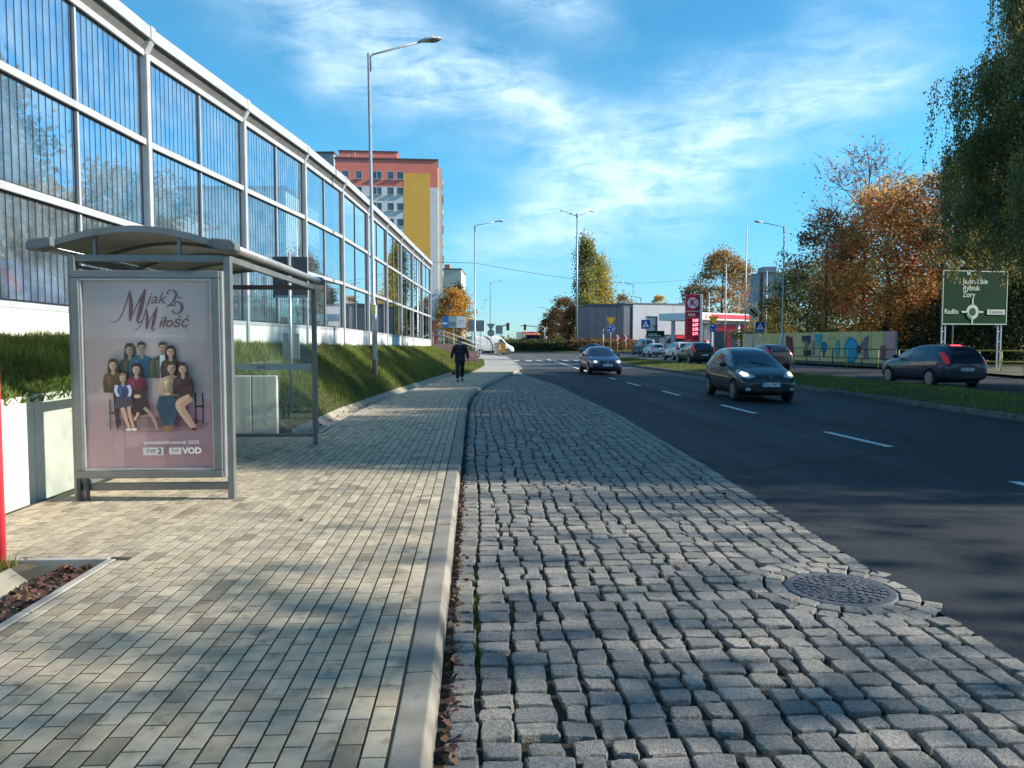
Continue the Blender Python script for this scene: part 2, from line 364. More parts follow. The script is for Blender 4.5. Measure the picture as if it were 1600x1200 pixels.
def _asphalt(nm, base):
    m = bpy.data.materials.new(nm); m.use_nodes = True; n, l = m.node_tree.nodes, m.node_tree.links; b = n['Principled BSDF']; pos = n.new('ShaderNodeNewGeometry').outputs['Position']
    def N(t, **k):
        q = n.new(t)
        for kk, v in k.items(): q.inputs[kk].default_value = v
        return q
    def MP(scale): q = N('ShaderNodeMapping', Scale=scale); l.new(pos, q.inputs[0]); return q.outputs[0]
    def MR(v, a_, b_, c_, d_): q = n.new('ShaderNodeMapRange'); [setattr(q.inputs[i + 1], 'default_value', x) for i, x in enumerate((a_, b_, c_, d_))]; l.new(v, q.inputs[0]); return q.outputs[0]
    def mul(a_, b_):
        q = n.new('ShaderNodeMath'); q.operation = 'MULTIPLY'
        for i, x in enumerate((a_, b_)):
            if isinstance(x, float): q.inputs[i].default_value = x
            else: l.new(x, q.inputs[i])
        return q.outputs[0]
    big = N('ShaderNodeTexNoise', Scale=.55, Detail=6.0); l.new(pos, big.inputs['Vector']); lane = N('ShaderNodeTexNoise', Scale=1.0, Detail=4.0); l.new(MP((1.1, .03, 1)), lane.inputs['Vector'])
    grain = N('ShaderNodeTexVoronoi', Scale=95.0); l.new(pos, grain.inputs['Vector']); fine = N('ShaderNodeTexNoise', Scale=230.0, Detail=2.0); l.new(pos, fine.inputs['Vector'])
    wv = N('ShaderNodeTexNoise', Scale=1.4, Detail=5.0); l.new(pos, wv.inputs['Vector']); ad = n.new('ShaderNodeVectorMath'); ad.operation = 'MULTIPLY_ADD'; ad.inputs[1].default_value = (.9, .9, 0); l.new(wv.outputs['Color'], ad.inputs[0]); l.new(pos, ad.inputs[2])
    ck = n.new('ShaderNodeTexVoronoi'); ck.feature = 'DISTANCE_TO_EDGE'; ck.inputs['Scale'].default_value = .22; l.new(ad.outputs[0], ck.inputs['Vector'])
    f = mul(mul(MR(big.outputs[0], .3, .7, .75, 1.3), MR(lane.outputs[0], .35, .65, .78, 1.25)), mul(MR(grain.outputs['Color'], .0, 1.0, .45, 1.6), MR(fine.outputs[0], .3, .7, .7, 1.3)))
    f = mul(f, MR(ck.outputs['Distance'], .002, .010, .35, 1.0))
    mx = n.new('ShaderNodeMix'); mx.data_type = 'RGBA'; mx.blend_type = 'MULTIPLY'; mx.inputs[0].default_value = 1; mx.inputs[6].default_value = (*base, 1); cc = n.new('ShaderNodeCombineColor'); [l.new(f, cc.inputs[i]) for i in range(3)]; l.new(cc.outputs[0], mx.inputs[7]); l.new(mx.outputs[2], b.inputs['Base Color'])
    l.new(MR(lane.outputs[0], .3, .7, .62, .86), b.inputs['Roughness']); b.inputs['Specular IOR Level'].default_value = .32
    bp = n.new('ShaderNodeBump'); bp.inputs['Strength'].default_value = .8; bp.inputs['Distance'].default_value = .006; l.new(grain.outputs['Distance'], bp.inputs['Height']); l.new(bp.outputs[0], b.inputs['Normal']); return m
m_asph = _asphalt('asphalt', (.020, .0225, .027)); m_asph2 = _asphalt('sunlit_asphalt', (.085, .085, .083))  # second asphalt is paler: sunlight on the junction put into its base colour
m_soil = mat('soil', (.075, .055, .035), (.14, .105, .065), scale=9, rough=.95, bump=.6, bscale=40)
m_turf = mat('turf', (.028, .045, .012), (.07, .085, .025), scale=5, rough=.95, bump=.5, bscale=60)
m_far = mat('far_ground', (.045, .055, .022), (.08, .085, .035), scale=.08, rough=.95)
m_conc = mat('concrete', (.30, .285, .25), (.40, .38, .335), scale=3.5, rough=.88, bump=.25, bscale=90, stain=((.17, .15, .12), 5, .60, .5))
m_conc_w = mat('pale_concrete', (.50, .48, .41), (.62, .59, .51), scale=2.2, rough=.85, bump=.15, bscale=70, stain=((.33, .30, .23), 3.2, .62, .55))
m_kerb = mat('kerb_concrete', (.22, .197, .158), (.31, .28, .228), scale=4, rough=.88, bump=.3, bscale=140, stain=((.13, .12, .10), 9, .62, .6))
m_line = mat('road_paint', (.14, .14, .14), (.66, .65, .62), scale=16, rough=.75, lo=.34, hi=.50)
m_joint = mat('joint_sand', (.022, .019, .014), (.05, .043, .032), scale=14, rough=.95, bump=.5, bscale=120, stain=((.045, .07, .015), 2.2, .60, .9))

g = MB(); S = 2600.0
g.poly([(-S, -S, -.16), (S, -S, -.16), (S, S, -.16), (-S, S, -.16)]); tag(g.build('ground', m_far), kind='structure')
# asphalt: both carriageways, the junction, the roundabout and the way on
mb = MB(); A = []
for y in np.arange(-8, 44, 2.0): A.append((rx(y) - .02 if y > 43 else min(kx(y), rx(y)) + .0, y))
def asphalt(name, left, right, ys, m=None):
    return strip(name, left, right, ys, ROADZ, m or m_asph, sub=4)
MED_L = [(-8, 11.65), (28, 11.7), (40, 11.2), (49, 10.7), (58, 10.9), (66, 11.6), (74, 12.6)]
MED_R = [(-8, 16.5), (23, 16.4), (38, 16.0), (55, 15.0), (66, 14.8), (74, 14.2)]
VERGE = [(-8, 24), (20, 24.3), (33, 24.9), (40, 26.2), (58, 23.0), (75, 23.5), (95, 27)]
def ml(y): return interp(MED_L, y)
def mr_(y): return interp(MED_R, y)
def vg(y): return interp(VERGE, y)
JUNC_L = [(43.5, 2.6), (50, 2.9), (64, 3.2), (80, 3.4), (90, 1.0), (96, -60), (150, -60)]
road = asphalt('road', lambda y: rx(y) - .03 if y < 43.5 else interp(JUNC_L, y), lambda y: vg(y) if y < 96 else 90, list(np.arange(-8, 43.6, 1.5)) + [43.5, 46, 48])
junction = asphalt('junction', lambda y: interp(JUNC_L, y), lambda y: vg(y) if y < 96 else 90, [48, 50, 57, 64, 72, 80, 85, 90, 93, 96, 110, 130, 150], m_asph2)
road2 = strip('far_road', lambda y: interp([(150, -2), (900, -6)], y), lambda y: interp([(150, 17), (900, 10)], y), [150, 250, 500, 900], ROADZ, m_asph2)
# median: raised grass strip with a stone kerb, each stone its own part
mdg = MB(); ys = list(np.arange(-8, 74.1, 1.0)); vs = []; fs = []
for y in ys:
    a, b = ml(y) + .16, mr_(y) - .16
    for j in range(7):
        t = j / 6; vs.append((a + (b - a) * t, y, .0 + .10 * math.sin(math.pi * t) + .015 * math.sin(y * 2.1 + j)))
for i in range(len(ys) - 1):
    for j in range(6): fs.append((i * 7 + j, i * 7 + j + 1, i * 7 + j + 8, i * 7 + j + 7))
mdg.add(vs, fs); median = mdg.build('median_strip', m_turf, smooth=True); tag(median, kind='structure')
m_kerb_d = mat('weathered_kerb', (.10, .095, .085), (.19, .18, .155), scale=5, rough=.9, bump=.3, bscale=120, stain=((.05, .06, .03), 6, .6, .6))
for f_, sg in ((ml, 1), (mr_, -1)):
    y = -6.0
    while y < 73.5:
        y1 = y + .985; mbk = MB(); x0, x1 = f_(y), f_(y1); dz = rnd.uniform(-.006, .006)
        mbk.bar((x0 + sg * .075, y, -.06 + dz), (x1 + sg * .075, y1, -.06 + dz), .15, .14); mbk.build('kerbstone', m_kerb_d, median, bevel=.012); y += 1.0

# pavement bedding, then each paving block a piece of its own
def lx2(y): return NICHEX if NICHE0 <= y <= NICHE1 else lx(y)
pv = MB()
for y0, y1, f_ in ((-4, NICHE0, lx), (NICHE0, NICHE1, lambda y: NICHEX), (NICHE1, 43.5, lx)):
    yy = np.linspace(y0, y1, max(3, int((y1 - y0) / 1.2))); vs = []; fs = []
    for y in yy: vs += [(f_(y), y, -.0032), (kx(y) - .14, y, -.0032)]
    for i in range(len(yy) - 1): fs.append((2 * i, 2 * i + 1, 2 * i + 3, 2 * i + 2))
    pv.add(vs, fs)
pavement = pv.build('pavement', m_joint); tag(pavement, kind='structure')
m_paver = mat('paving_block', (.80, .80, .80), (1.15, 1.14, 1.12), scale=7, rough=.86, bump=.22, bscale=160, attr=True, stain=((.115, .10, .078), 6.5, .53, .62))
PCOL = [(.355, .335, .285), (.325, .312, .272), (.37, .352, .305), (.30, .29, .258), (.34, .32, .27), (.385, .362, .30), (.24, .225, .19), (.205, .19, .155), (.285, .265, .215), (.345, .33, .295)]
PWT = [6, 6, 5, 5, 5, 4, 1.8, 1.0, 3, 5]
def block(cx, cy, w, l, z, rot, col, bev=.006, tilt=(0, 0)):
    """paving block with chamfered top edge: 12 faces"""
    c, s = math.cos(rot), math.sin(rot); vs = []
    for (hw, hl, zz) in ((w / 2, l / 2, -.03), (w / 2, l / 2, z - bev), (w / 2 - bev, l / 2 - bev, z)):
        for a, b in ((-1, -1), (1, -1), (1, 1), (-1, 1)):
            x, y = a * hw, b * hl; vs.append((cx + x * c - y * s, cy + x * s + y * c, zz + (tilt[0] * a + tilt[1] * b if zz > -.02 else 0)))
    fs = [(8, 9, 10, 11)] + [(i, (i + 1) % 4, (i + 1) % 4 + 4, i + 4) for i in range(4)] + [(i + 4, (i + 1) % 4 + 4, (i + 1) % 4 + 8, i + 8) for i in range(4)]
    return vs, fs, col
cands = []
CW, CL = .1045, .2065
for k in range(1, 42):
    y = -3.0 + (CL / 2 if k % 2 else 0) + rnd.uniform(-.01, .01)
    while y < 42:
        yc = y + CL / 2; x = kx(yc) - .157 - CW * (k - .5)
        ya, yb = y, y + CL; edge = lx(yc)
        if x - CW / 2 < edge + .03 and yb > NICHE0 + .07 and ya < NICHE1 - .07: edge, ya, yb = NICHEX, max(ya, NICHE0 + .036), min(yb, NICHE1 - .03)
        yc = (ya + yb) / 2
        if x + CW / 2 > edge + .075:
            trim = max(0.0, edge + .036 - (x - CW / 2)); slope = -(kx(yc + .1) - kx(yc - .1)) / .2
            cands.append((x + trim / 2, yc, slope, CW - trim, yb - ya))
        y += CL
def in_frame(p, mg=30):
    px, py, d = proj(p); return d > .3 and -mg < px < 1600 + mg and -mg < py < 1200 + mg
cands.sort(key=lambda c: (0 if in_frame((c[0], c[1], 0)) else 1, c[0] ** 2 + c[1] ** 2))
rest = MB(); hitmask = (-3.35, 5.62)
for i, (x, y, sl, bw_, bl_) in enumerate(cands):
    col = rnd.choices(PCOL, PWT)[0]; j = rnd.uniform(.9, 1.1); col = (col[0] * j * 1.24, col[1] * j * 1.11, col[2] * j * .92)
    # slight dips in the paving
    z = .0005 * math.sin(x * 2.3 + y * .8) + rnd.uniform(-.0007, .0007)
    b = block(x, y, bw_ - .0115, bl_ - .0095, z, sl + rnd.uniform(-.006, .006), col, .0012, (rnd.uniform(-.0003, .0003), rnd.uniform(-.0003, .0003)))
    if i < 300: MB().add(*b).build('paving_block', m_paver, pavement)
    else: rest.add(*b)
rest.build('paving_blocks', m_paver, pavement, kind='stuff')

# kerb of the bus bay: one-metre kerbstones
kerb = MB().b2(-.30, -.05, -4, 18, -.3, -.16).build('kerb', m_soil); tag(kerb, kind='structure')
y = -3.34
while y < 43.3:
    y1 = y + .986; xa, xb = kx(y), kx(y1); dz = rnd.uniform(-.004, .004); mbk = MB(); t = (xb - xa) / (y1 - y)
    prof = [(-.15, -.2), (0.012, -.2), (0.006, -.045), (-.022, dz + .004), (-.15, dz)]
    vs = [(xa + a, y, b) for a, b in prof] + [(xb + a, y1, b) for a, b in prof]; k = 5
    mbk.add(vs, [tuple(range(k)), tuple(reversed(range(k, 2 * k)))] + [(i, i + k, (i + 1) % k + k, (i + 1) % k) for i in range(k)])
    mbk.build('kerbstone', m_kerb, kerb, bevel=.007); y += 1.0
# thin concrete edging along the left side of the pavement
edging = MB().b2(-2.62, -2.59, -4, 5.6, -.2, -.1).build('edging', m_conc); tag(edging, kind='structure')
def edge_run(f_, y0, y1, off=0.0, w=.06):
    y = y0
    while y < y1 - .05:
        ye = min(y + .99, y1); mbk = MB(); dz = rnd.uniform(-.004, .006)
        mbk.bar((f_(y) + off, y, -.09 + dz), (f_(ye) + off, ye, -.09 + dz), w, .19); mbk.build('edging_stone', m_conc, edging, bevel=.006); y += 1.0
edge_run(lx, -3.4, NICHE0 - .03); edge_run(lx, NICHE1 + .06, 43)
xx = lx(NICHE0) - .03
while xx > -4.4:
    x0 = max(xx - .9, -4.4); MB().bar((xx, NICHE0, -.09), (x0, NICHE0, -.09), .06, .195).build('edging_stone', m_conc, edging, bevel=.006); xx -= .91
# concrete drain channel segments beside the pavement
drain = MB().b2(-3.2, -2.66, -3, 5.5, -.35, -.30).build('drain_channel', m_conc); tag(drain, kind='structure')
m_drain = mat('drain_concrete', (.25, .22, .165), (.34, .30, .23), scale=4, rough=.9, bump=.3, bscale=80, stain=((.16, .11, .07), 5, .58, .7))
def trough(y0, y1):
    mbk = MB(); prof = []
    for i in range(9):
        t = i / 8; prof.append((-.045 - .50 * t, -.135 * math.sin(math.pi * (.12 + .88 * t)) - .01 + (.05 * t)))
    low = [(a, -.26) for a, b in reversed(prof[::4])]
    full = prof + low; k = len(full)
    vs = [(lx(y0) + a, y0, b) for a, b in full] + [(lx(y1) + a, y1, b) for a, b in full]
    mbk.add(vs, [tuple(range(k)), tuple(reversed(range(k, 2 * k)))] + [(i, i + k, (i + 1) % k + k, (i + 1) % k) for i in range(k)])
    return mbk.build('channel_segment', m_drain, drain, bevel=.008)
for i in range(12): trough(-.6 + i * .5, -.6 + i * .5 + .49)
for i in range(60): trough(13.75 + i * .5, 13.75 + i * .5 + .49)
# soil shoulder left of the near drain channel
sh = MB(); vs = []; fs = []; NX, NY = 14, 26
for i in range(NY + 1):
    for j in range(NX + 1):
        y = -3 + (5.66 + 3) * i / NY; x = -3.14 - 1.6 * j / NX
        vs.append((x, y, -.02 + .05 * (j / NX) + (.9 * max(0, (j / NX) - .55)) + .02 * math.sin(3 * x + 2 * y) * math.sin(5 * y)))
for i in range(NY):
    for j in range(NX): a = i * (NX + 1) + j; fs.append((a, a + NX + 1, a + NX + 2, a + 1))
sh.add(vs, fs); tag(sh.build('soil_shoulder', m_soil, smooth=True), kind='structure')

# cobbled bus bay
bay = strip('bus_bay', lambda y: kx(y) - .02, lambda y: max(rx(y), kx(y)), list(np.arange(-4, 43.6, 1.2)) + [43.6], ROADZ - .028, m_joint)
m_cob = mat('granite_sett', (.62, .63, .66), (1.28, 1.26, 1.22), scale=60, rough=.8, bump=.8, bscale=120, attr=True, spec=.5, stain=((.085, .078, .068), 5.5, .57, .6), rvar=.12)
MH = gp(1312, 921, ROADZ)          # manhole cover centre
def sett(quad, z, col, rg):
    """rounded granite sett on an irregular quad (4 corner points)"""
    cx = sum(p[0] for p in quad) / 4; cy = sum(p[1] for p in quad) / 4; out = []
    for i in range(4):
        p, q, o = quad[i], quad[(i + 1) % 4], quad[i - 1]; r1, r2 = rg.uniform(.03, .11), rg.uniform(.03, .11)
        out.append((p[0] + (o[0] - p[0]) * r1, p[1] + (o[1] - p[1]) * r1)); 
        mx, my = (p[0] + q[0]) / 2 + rg.uniform(-.009, .009), (p[1] + q[1]) / 2 + rg.uniform(-.009, .009)
        out.append((p[0] + (q[0] - p[0]) * r2, p[1] + (q[1] - p[1]) * r2)); out.append((mx, my))
    n = len(out); vs = []
    tx, ty = rg.uniform(-.035, .035), rg.uniform(-.035, .035)
    for sc, dz in ((1.0, -.045), (.992, -.008), (.965, -.0012), (.86, .0006)):
        for x, y in out:
            vs.append((cx + (x - cx) * sc, cy + (y - cy) * sc, z + dz + (tx * (x - cx) + ty * (y - cy)) * sc + (rg.uniform(-.0025, .0025) if dz > -.03 else 0)))
    vs.append((cx, cy, z + .0012)); fs = []
    for k in range(3):
        for i in range(n): fs.append((k * n + i, k * n + (i + 1) % n, (k + 1) * n + (i + 1) % n, (k + 1) * n + i))
    for i in range(n): fs.append((3 * n + i, 3 * n + (i + 1) % n, 4 * n))
    return vs, fs, col
SC = [(.27, .248, .215), (.25, .23, .205), (.29, .262, .225), (.22, .21, .195), (.305, .275, .235), (.19, .18, .168), (.26, .238, .205), (.215, .205, .19)]
rg = random.Random(11); setts = []
y = 1.0; row = 0
while y < 43:
    h = rg.uniform(.135, .178); xl, xr = kx(y) + .045, max(rx(y), kx(y)) - .01
    if xr - xl < .1: y += h; continue
    n = max(1, int(round((xr - xl) / .168))); w = (xr - xl) / n; cuts = [xl]
    for i in range(1, n):
        cuts.append(xl + w * i + .022 * math.sin(i * 1.9 + row * .13) + .012 * math.sin(i * 5.1 + row * .41) * (1 if i > 1 else .3) + rg.uniform(-.022, .022) * (1 if i > 1 else .3))
    cuts.append(xr)
    for i in range(n):
        gx, gy = rg.uniform(.009, .019), rg.uniform(.007, .015); wob = .012 * math.sin(cuts[i] * 2.1 + row * .3) + .03 * math.sin(cuts[i] * .9 + 1.3)
        y0, y1 = y + wob + rg.uniform(-.012, .012), y + h + wob + rg.uniform(-.012, .012)
        if rg.random() < .04: gy += .02
        a, b = cuts[i] + gx, cuts[i + 1] - gx; jj = lambda: rg.uniform(-.012, .012)
        cxm, cym = (a + b) / 2, (y0 + y1) / 2
        if (cxm - MH.x) ** 2 + (cym - MH.y) ** 2 < .60 ** 2: continue
        setts.append([(a + jj(), y0 + gy + jj()), (b + jj(), y0 + gy + jj()), (b + jj(), y1 - gy + jj()), (a + jj(), y1 - gy + jj())])
    y += h; row += 1
for ring, (r0, r1, nn) in enumerate(((.385, .50, 19), (.515, .63, 25))):
    for k in range(nn):
        t0, t1 = 2 * math.pi * (k + .06) / nn, 2 * math.pi * (k + .94) / nn; q = []
        for t, r in ((t0, r0), (t1, r0), (t1, r1), (t0, r1)): q.append((MH.x + (r + rg.uniform(-.012, .012)) * math.cos(t), MH.y + (r + rg.uniform(-.012, .012)) * math.sin(t)))
        if max(p[0] for p in q) < rx(MH.y) + .12: setts.append(q[::-1] if False else q)
def qa(q): return sum(q[i][0] * q[(i + 1) % 4][1] - q[(i + 1) % 4][0] * q[i][1] for i in range(4))
setts = [q if qa(q) > 0 else q[::-1] for q in setts]
ctr = lambda q: (sum(p[0] for p in q) / 4, sum(p[1] for p in q) / 4)
setts.sort(key=lambda q: (0 if in_frame((*ctr(q), ROADZ)) else 1, ctr(q)[0] ** 2 + ctr(q)[1] ** 2))
rest = MB()
for i, q in enumerate(setts):
    cx, cy = ctr(q); col = rg.choice(SC); j = rg.uniform(1.0, 1.27); col = tuple(v * j for v in col)
    s_ = sett(q, ROADZ + .006 + .012 * math.sin(cx * 2.1 + cy * .7) * .5 + rg.uniform(-.003, .003), col, rg)
    if i < 300: MB().add(*s_).build('cobblestone', m_cob, bay)
    else: rest.add(*s_)
rest.build('cobblestones', m_cob, bay, kind='stuff')

# lane markings on the near carriageway, crossing bars at the roundabout
mk = tag(MB().b2(6.6, 6.61, -3, -2.9, ROADZ + .001, ROADZ + .003).build('road_markings', m_line), kind='structure')
def dash(x0, y0, x1, y1, w=.13): MB().bar((x0, y0, ROADZ + .0035), (x1, y1, ROADZ + .0035), w, .005).build('lane_dash', m_line, mk)
for px0, py0, px1, py1 in ((1290, 675, 1390, 698), (1128, 633, 1180, 646), (1035, 611, 1062, 618), (980, 598, 1000, 603), (952, 590, 962, 593)):
    a, b = gp(px0, py0, ROADZ), gp(px1, py1, ROADZ); dash(a.x, a.y, b.x, b.y)
a = gp(855, 561, ROADZ); b = gp(920, 581, ROADZ); dash(a.x, a.y, b.x, b.y, .2)
for px0 in (806, 826, 842, 862, 884, 902): 
    a = gp(px0, 563.5, ROADZ); MB().bar((a.x, a.y - 1.9, ROADZ + .0035), (a.x + .05, a.y + 1.9, ROADZ + .0035), .55, .005).build('crossing_bar', m_line, mk)
for k in range(5): dash(6.6 - .02 * k, -2.0 - 9 * k + 8, 6.6, 1.0 - 9 * k + 8) if k < 1 else None
# cast iron manhole cover in the cobbles
m_iron = mat('cast_iron', (.085, .09, .10), (.13, .135, .145), scale=20, rough=.6, metal=.3, bump=.2, bscale=120)
mh = thing('manhole_cover', 'round cast iron manhole cover set among the grey cobbles', 'manhole cover', (MH.x, MH.y, ROADZ + .004))
MB().lathe([(.0, -.03), (.30, -.03), (.30, .0), (0, .0)], (0, 0, 0), n=40).build('cover_plate', m_iron, mh)
MB().lathe([(.305, -.05), (.305, .002), (.318, .005), (.355, .005), (.372, -.006), (.372, -.05)], (0, 0, 0), n=44).build('cover_ring', m_iron, mh, smooth=False)
rb = MB()
for ri, (r0, nn) in enumerate(((.085, 8), (.135, 12), (.185, 16), (.235, 22), (.28, 26))):
    for k in range(nn):
        t = 2 * math.pi * (k + .5 * (ri % 2)) / nn; rb.box(r0 * math.cos(t), r0 * math.sin(t), .004, .034, 2 * math.pi * r0 / nn * .62, .010, t)
for k in range(12):
    t = 2 * math.pi * k / 12; rb.bar((.06 * math.cos(t), .06 * math.sin(t), .003), (.11 * math.cos(t), .11 * math.sin(t), .003), .012, .008)
rb.build('cover_ribs', m_iron, mh, kind='stuff')
# ------------------------------------------------------------------ grass bank on the left
def bank_z(x, y):
    """height of the left bank: foot at the pavement, top at the barrier base"""
    top = interp([(0, 1.66), (10, 1.64), (22, 1.46), (36, 1.32), (50, 1.22), (56, 1.1)], y); xb = bx(y) + .12
    if y < NICHE1 + .15: x0, z0 = -4.45, 1.0
    else: x0, z0 = lx(y) - .60, .01
    if y > NICHE1 + .15 and y < NICHE1 + 1.2:
        pass
    t = max(0.0, min(1.0, (x0 - x) / max(.2, x0 - xb)))
    s = t ** .82 if y > NICHE1 else t
    n = .04 * math.sin(2.1 * x + 1.3 * y) * math.sin(1.7 * y - x) * math.sin(math.pi * t)
    return z0 + (top - z0) * s + n
vs = []; fs = []; NX = 16; ysb = list(np.concatenate([np.linspace(0, NICHE1 + .05, 18), np.linspace(NICHE1 + .2, 52, 50)]))
for y in ysb:
    x0 = -4.43 if y < NICHE1 + .15 else lx(y) - .56; x1 = bx(y) - .3
    for j in range(NX + 1):
        x = x0 + (x1 - x0) * j / NX; vs.append((x, y, bank_z(x, y)))
for i in range(len(ysb) - 1):
    for j in range(NX): a = i * (NX + 1) + j; fs.append((a, a + NX + 1, a + NX + 2, a + 1))
bank = MB().add(vs, fs).build('grass_bank', m_turf, smooth=True); tag(bank, kind='structure')
m_grass = mat('grass_blade', (1, 1, 1), attr=True, rough=.6, translucent=.45, spec=.3)
def blades(name, pts, hmin, hmax, w, pal, lean=.6, mt=None, parent=None):
    P = np.asarray(pts, dtype=np.float32); n = len(P); a = nrg.uniform(0, 2 * np.pi, n); h = nrg.uniform(hmin, hmax, n)
    d = np.stack([np.cos(a), np.sin(a), np.zeros(n)], 1) * (w / 2); b = nrg.uniform(0, 2 * np.pi, n); l = nrg.uniform(.1, lean, n) * h
    tip = P + np.stack([np.cos(b) * l, np.sin(b) * l, h], 1)
    V = np.stack([P - d, P + d, tip], 1).reshape(-1, 3); pal = np.asarray(pal, dtype=np.float32)
    c = pal[nrg.integers(0, len(pal), n)] * nrg.uniform(.75, 1.25, (n, 1))
    q = np.sin(P[:, 0] * 2.3 + 1.7 * np.sin(P[:, 1] * .9)) * np.sin(P[:, 1] * 1.7 + 1.3 * np.sin(P[:, 0] * 1.9)) + .5 * np.sin(P[:, 0] * 6.1 + P[:, 1] * 4.3)    # lush and dry patches
    dry = np.clip(q, 0, 1)[:, None]; c = c * (1 - .35 * dry) + np.array([.24, .19, .075]) * .35 * dry; c *= (1 + .28 * np.clip(-q, -1, 1))[:, None]; hs = (1 - .3 * np.clip(q, -1, 1)); tip[:, 2] = P[:, 2] + (tip[:, 2] - P[:, 2]) * hs
    V = np.stack([P - d, P + d, tip], 1).reshape(-1, 3)
    o = link(name, npmesh(name, V, 3, mt or m_grass, c), parent); o['kind'] = 'stuff'; return o
GP = [(.11, .16, .024), (.15, .20, .032), (.08, .125, .02), (.20, .23, .045), (.27, .23, .09), (.12, .17, .028), (.18, .21, .04)]
pts = []
for i in range(125000):
    y = 5 + 46 * nrg.random() ** 1.5
    if y < NICHE1 + .1: x0 = -4.44
    else: x0 = lx(y) - .55
    x = x0 + (bx(y) + .05 - x0) * nrg.random(); pts.append((x, y, bank_z(x, y) - .01))
blades('bank_grass', pts, .05, .16, .016, GP)
pts = []
for i in range(5000):
    y = 5.2 + 8.2 * nrg.random(); x = -4.42 - .35 * nrg.random(); pts.append((x, y, bank_z(x, y) - .01))
blades('ivy_fringe', pts, .05, .13, .05, [(.10, .16, .03), (.14, .19, .04), (.07, .12, .02)], 1.4)
pts = []
for i in range(75000):
    y = 12 + 60 * nrg.random() ** 1.3; t = nrg.random(); x = ml(y) + .17 + (mr_(y) - ml(y) - .34) * t
    pts.append((x, y, .0 + .10 * math.sin(math.pi * t) - .015))
blades('median_grass', pts, .04, .12, .02, GP + [(.14, .14, .04)])
# grass at the far end of the pavement, round the second lamp
gpz = [gp(px, py, 0.0) for px, py in ((735, 561), (756, 563), (757, 572), (742, 580), (716, 588), (700, 578), (715, 565))]
o = MB().poly([(p.x, p.y, .045) for p in gpz]).build('grass_patch', m_turf); tag(o, kind='structure')
xs = [p.x for p in gpz]; ysv = [p.y for p in gpz]; pts = []
def inpoly(x, y, P):
    r = False; j = len(P) - 1
    for i in range(len(P)):
        if (P[i].y > y) != (P[j].y > y) and x < (P[j].x - P[i].x) * (y - P[i].y) / (P[j].y - P[i].y) + P[i].x: r = not r
        j = i
    return r
while len(pts) < 9000:
    x, y = rnd.uniform(min(xs), max(xs)), rnd.uniform(min(ysv), max(ysv))
    if inpoly(x, y, gpz): pts.append((x, y, .04))
blades('patch_grass', pts, .06, .16, .03, GP + [(.13, .17, .04)])
# sunlit concrete apron at the far end
m_plaza = mat('plaza_paving', (.30, .285, .255), (.40, .38, .34), scale=1.5, rough=.85, bump=.2, bscale=30, stain=((.2, .18, .15), .8, .6, .5))
mb = MB(); P0 = []
for y, a, b in ((42.0, -1.5, 2.3), (43.4, -1.5, 2.62), (50, -2.2, 2.9), (64, -4, 3.2), (80, -7, 3.4), (92, -10, .9)): P0.append((a, b, y))
for i in range(len(P0) - 1):
    a, b = P0[i], P0[i + 1]; mb.poly([(a[0], a[2], -.003), (a[1], a[2], -.003), (b[1], b[2], -.003), (b[0], b[2], -.003)])
plaza = mb.build('plaza', m_plaza); tag(plaza, kind='structure')
for i in range(1, len(P0) - 1):
    a, b = P0[i], P0[i + 1]; n = max(1, int((b[2] - a[2]) / 2))
    for k in range(n):
        t0, t1 = k / n, (k + .97) / n
        MB().bar((a[1] + (b[1] - a[1]) * t0 + .07, a[2] + (b[2] - a[2]) * t0, -.07), (a[1] + (b[1] - a[1]) * t1 + .07, a[2] + (b[2] - a[2]) * t1, -.07), .16, .13).build('kerbstone', m_kerb, plaza, bevel=.01)
# higher ground behind the barrier
up = MB(); ys_ = list(np.arange(-30, 61, 6.0)); vs = []
for y in ys_: vs += [(-90, y, 1.75), (bx(max(2, min(50, y))) - .28, y, interp([(0, 1.62), (22, 1.46), (50, 1.2)], y))]
up.add(vs, [(2 * i, 2 * i + 1, 2 * i + 3, 2 * i + 2) for i in range(len(ys_) - 1)]); tag(up.build('upper_ground', m_far), kind='structure')

# ------------------------------------------------------------------ retaining wall round the shelter niche
rw = thing('retaining_wall', 'low pale concrete slab wall holding the grass bank behind the bus shelter', 'wall', (-4.42, 9, 0))
y = 4.95
while y < 13.4:
    dz = rnd.uniform(-.012, .012); m = MB().b2(-.11, 0.0, y - 9 + .008, y - 9 + .992, -.2, 1.05 + dz); m.build('wall_slab', m_conc_w, rw, bevel=.018); y += 1.0
for xx0 in (-4.30, -3.86): MB().b2(xx0 + 4.42, xx0 + .43 + 4.42, 13.56 - 9, 13.67 - 9, -.2, 1.0).build('wall_slab', m_conc_w, rw, bevel=.018)

# ------------------------------------------------------------------ noise barrier
nb = thing('noise_barrier', 'long glass noise barrier on a white plinth along the top of the grass bank', 'noise barrier', (0, 0, 0))
m_alu = mat('white_metal', (.36, .37, .38), (.44, .45, .46), scale=2, rough=.45, metal=.0, bump=.03, bscale=30)
m_alu_g = mat('grey_metal', (.40, .41, .42), (.48, .49, .50), scale=3, rough=.42, metal=.35)
m_plinth = mat('white_plinth', (.62, .61, .58), (.74, .73, .70), scale=2.5, rough=.8, bump=.1, bscale=50, stain=((.42, .40, .35), 1.4, .62, .5))
m_gasket = mat('black_gasket', (.015, .016, .018), rough=.5)
m_pane = glass('barrier_glass', (.70, .86, .95), refl=2.2, rough=.015, haze=.17)
m_pane2 = glass('barrier_glass_far', (.62, .74, .80), refl=2.8, rough=.02, haze=.12)
PY = [2.0, 6.0, 10.0, 14.0, 18.0, 22.0, 26.0, 30.0, 34.0, 38.0, 42.0, 46.0, 50.0]
